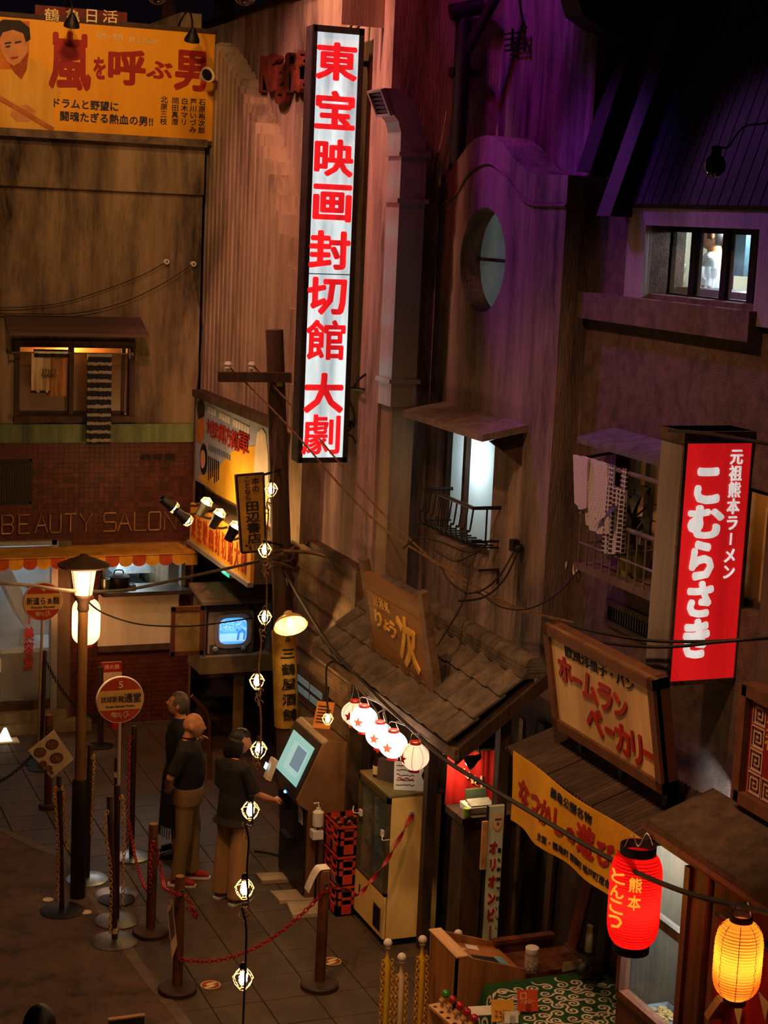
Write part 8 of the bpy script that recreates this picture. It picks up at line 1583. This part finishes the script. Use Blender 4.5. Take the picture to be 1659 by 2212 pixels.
    # lower garment
    if 'dress' in spec:
        zz = spec['dress_z']; db = B(); db.tube([V((0, 0, z0+.12)), V((0, 0, .85)), V((-.01, 0, .6)), V((-.02, 0, zz))], [(.135, .175), (.165, .20), (.19, .22), (.21, .235)], 28); raw('skirt', db, spec['dress'])
        fb = B()
        for q in range(44): a = 2*math.pi*q/44; fb.tube([V((-.02+.205*math.cos(a), .23*math.sin(a), zz+.02)), V((-.02+.21*math.cos(a), .235*math.sin(a), zz-.10-random.random()*.03))], .004, 4)
        tag(raw('fringe', fb, spec['dress']), kind='stuff')
    if 'pants' in spec:
        pb = B(); w_ = spec.get('wide', 0)
        zp = min(1.0, z0+.06); pb.tube([V((0, 0, zp)), V((0, 0, zp*.5+.42)), V((0, 0, .82)), V((0, 0, .77))], [(.128+fat*.7, .172), (.136+fat*.6, .186), (.138+fat*.3, .19), (.10, .165)], 22)
        for s_ in (-1, 1): off = spec.get('step', 0)*s_; pb.tube([V((0+off*.1, s_*.088, .86)), V((.008+off*.3, s_*.097, .66)), V((.015+off*.55, s_*.103, .46)), V((.0+off*.8, s_*.108, .25)), V((-.005+off, s_*.11, .06))], [(.10, .09), (.088, .082), (.076+w_, .074+w_), (.07+w_*1.2, .07+w_), (.07+w_*1.3, .068+w_)], 16)
        fin('trousers', fused(pb, .011, 4), spec['pants'])
    for s_ in (-1, 1):
        off = spec.get('step', 0)*s_; sh = B(); sh.tube([V((-.075+off, s_*.11, .045)), V((-.03+off, s_*.11, .055)), V((.05+off, s_*.113, .05)), V((.12+off, s_*.118, .04)), V((.165+off, s_*.12, .03))], [(.036, .04), (.043, .048), (.046, .040), (.044, .03), (.026, .018)], 14)
        so_ = raw('shoe', sh, spec.get('shoe', black_m)); raw('sole', B().rings([[V((x+off, s_*(.112+.004*(x > .05))+yy, z)) for x, yy in ((-.10, -.03), (-.06, -.044), (.05, -.046), (.13, -.044), (.18, -.02), (.18, .02), (.13, .044), (.05, .046), (-.06, .044), (-.10, .03))] for z in (.0, .022)]), spec.get('sole', white_p), so_)
    # hair
    h = spec.get('hair')
    if h:
        n, m_ = 36, 26; hv, hf = [], []; th = h.get('th', .014)
        def keep(p):
            if p.x > h.get('front', .35) and p.z < h.get('line', .55): return False
            return p.z > h.get('low', -.35) or (p.x < -.25 and p.z > h.get('nape', -.6))
        for rr in (1.0, 0.0):
            for i in range(m_+1):
                a = math.pi*(.01+.98*i/m_)
                for j in range(n):
                    p = V((math.sin(a)*math.cos(2*math.pi*j/n), math.sin(a)*math.sin(2*math.pi*j/n), -math.cos(a))); wob = 1+.02*math.sin(j*2.1+i*.7)*rr
                    hv.append(hc+hM@V((p.x*((.100 if p.x < 0 else .094)+th*rr*wob), p.y*(.078+th*rr*wob), p.z*(.119+th*rr*wob))))
        for i in range(m_):
            for j in range(n):
                a = math.pi*(.01+.98*(i+.5)/m_); p = V((math.sin(a)*math.cos(2*math.pi*(j+.5)/n), math.sin(a)*math.sin(2*math.pi*(j+.5)/n), -math.cos(a)))
                if keep(p): q = (i*n+j, i*n+(j+1) % n, (i+1)*n+(j+1) % n, (i+1)*n+j); hf.append(q); hf.append(tuple(x+(m_+1)*n for x in reversed(q)))
        hb = B(); hb.v, hb.f = hv, hf
        if h.get('bob'):
            for aa in [math.pi*(.46+1.08*k/13) for k in range(14)]:
                r0 = V((.105*math.cos(aa)-.005, .094*math.sin(aa), 0)); hb.tube([hc+hM@(r0*.9+V((0, 0, .02))), hc+hM@(r0*1.06+V((0, 0, -.06))), hc+hM@(r0*1.06+V((-.008, 0, -.12))), hc+hM@(r0*.95+V((-.012, 0, -.165)))], [.024, .026, .024, .010], 8)
        fin('hair', fused(hb, .009, 5), h['m']) if h.get('bob') else raw('hair', hb, h['m'])
    if spec.get('bag'):
        bg = thing('shoulder_bag', spec['bag'], 'bag', V(base)); bgb = B(); bgb.tube([V((.02, -.02, 1.46)), V((.115, .06, 1.3)), V((.13, .14, 1.1)), V((.06, .20, .92))], .012, 6); bgb.tube([V((.02, -.02, 1.46)), V((-.10, .08, 1.32)), V((-.12, .15, 1.1)), V((-.02, .21, .92))], .012, 6)
        me = bpy.data.meshes.new('strap'); me.from_pydata([tuple(p) for p in bgb.v], [], bgb.f); fin('strap', me, black_m, bg); b2 = B().cbox((.02, .235, .84), .26, .08, .2); me = bpy.data.meshes.new('pouch'); me.from_pydata([tuple(p) for p in b2.v], [], b2.f); fin('pouch', me, black_m, bg)
    return t
cl_blk = mat('cotton_black', C('#1c1815'), C('#12100e'), 8, .9, bump=.15, bscale=60); cl_polo = mat('polo_charcoal', C('#2a2420'), C('#1c1815'), 8, .9, bump=.15, bscale=60); khaki = mat('khaki_cotton', C('#8f744c'), C('#745c39'), 6, .9, 'streak', .2, 30); beige = mat('beige_linen', C('#a88252'), C('#8a683e'), 6, .9, 'streak', .2, 30); tee = mat('tee_dark', C('#2b2620'), C('#1d1915'), 8, .9, bump=.15, bscale=60); shoe_r = mat('shoe_red', C('#a02a22'), C('#80201a'), 10, .8, bump=.2)
hair_k = mat('hair_black', C('#1d1611'), C('#0f0b08'), 30, .45, 'streak', .3, 60); hair_g = mat('hair_greying', C('#6a5a4c'), C('#2a211a'), 26, .5, 'streak', .3, 60, contrast=1.0); stub = mat('hair_stubble', C('#5f4330'), C('#4a3222'), 40, .8)
faceR = math.atan2(R0.y, R0.x)
gm = PZ(400, 1904); person('bald man in black polo shirt, khaki trousers and red shoes, hands behind his back', V((gm.x, gm.y, 0)), faceR-.06, 1.66,
    (V((-.01, .185, 1.375)), V((-.13, .235, 1.12)), V((-.165, .08, .95)), (-.1, -.9, -.15), (-1, 0, .2)), (V((-.01, -.185, 1.375)), V((-.13, -.235, 1.12)), V((-.185, -.06, .93)), (-.05, .9, -.2), (-1, 0, .2)),
    dict(shirt=cl_polo, pants=khaki, shoe=shoe_r, fat=.035, shirt_z=.93, sleeve=.85, collar=True, step=.05, stoop=.015, tilt=.05, brow=stub))
gw = PZ(382, 1846); person('grey haired woman in a long black coat looking up to the left', V((gw.x, gw.y, 0)), faceR+math.pi+.05, 1.66,
    (V((-.01, .165, 1.36)), V((-.06, .22, 1.10)), V((.02, .20, .86)), (.1, -.1, -1), (0, 1, .0)), (V((-.01, -.165, 1.36)), V((-.10, -.22, 1.12)), V((-.20, -.17, 1.16)), (-.4, .5, .5), (0, -1, .4)),
    dict(shirt=cl_blk, dress=cl_blk, dress_z=.36, shirt_z=.85, sleeve=1.3, flare=.01, tilt=-.22, turn=-.05, shoe=black_m, sole=black_m, hair=dict(m=hair_g, th=.016, front=.45, line=.62, low=-.02, nape=-.55)))
gg = PZ(497, 1944); hd_ = V((PY(592, 1732, 14.45)))
person('dark haired visitor in a black tee and wide beige trousers using the machine', V((gg.x, gg.y, 0)), .42, 1.63,
    (V((-.01, .165, 1.37)), V((.02, .215, 1.10)), V((.16, .17, .98)), (.9, -.3, -.1), (0, .4, 1)), (V((-.01, -.165, 1.37)), V((.07, -.235, 1.12)), V((.28, -.26, 1.03)), (.95, .05, -.1), (0, -.5, .9)),
    dict(shirt=tee, pants=beige, wide=.028, shirt_z=.80, flare=.045, sleeve=.95, shoe=mat('shoe_tan', C('#8c6a40'), C('#6f5230'), 6, .8), stoop=.03, tilt=.18, turn=-.62, curl=.9, hair=dict(m=hair_k, th=.02, front=.22, line=.45, low=-.3, nape=-1, bob=True)))
gh = PZ(84, 2183, 1.66); person('dark haired person standing on the asphalt, head just in view', V((gh.x, gh.y, 0)), 1.2, 1.66,
    (V((-.01, .17, 1.37)), V((-.02, .22, 1.1)), V((.06, .22, .86)), (.1, 0, -1), (0, 1, 0)), (V((-.01, -.17, 1.37)), V((-.02, -.22, 1.1)), V((.06, -.22, .86)), (.1, 0, -1), (0, -1, 0)),
    dict(shirt=cl_blk, pants=cl_polo, shirt_z=.88, hair=dict(m=hair_k, th=.022, front=.35, line=.5, low=-.3, nape=-.8)))
gk = PX(1542, 560, 7.36); person('kitchen worker in a white tee seen through the upstairs window', V((7.36, gk.y, 4.75)), 2.5, 1.66,
    (V((-.01, .175, 1.37)), V((.05, .23, 1.1)), V((.27, .12, 1.02)), (.9, -.3, -.1), (0, .4, 1)), (V((-.01, -.175, 1.37)), V((.05, -.23, 1.1)), V((.27, -.12, 1.0)), (.9, .3, -.1), (0, -.4, 1)),
    dict(shirt=mat('tee_white', C('#c4ced2'), C('#a8b4ba'), 6, .9, bump=.1), pants=cl_polo, shirt_z=.88, hair=dict(m=hair_k, th=.016, front=.4, line=.55, low=-.2, nape=-.6)))
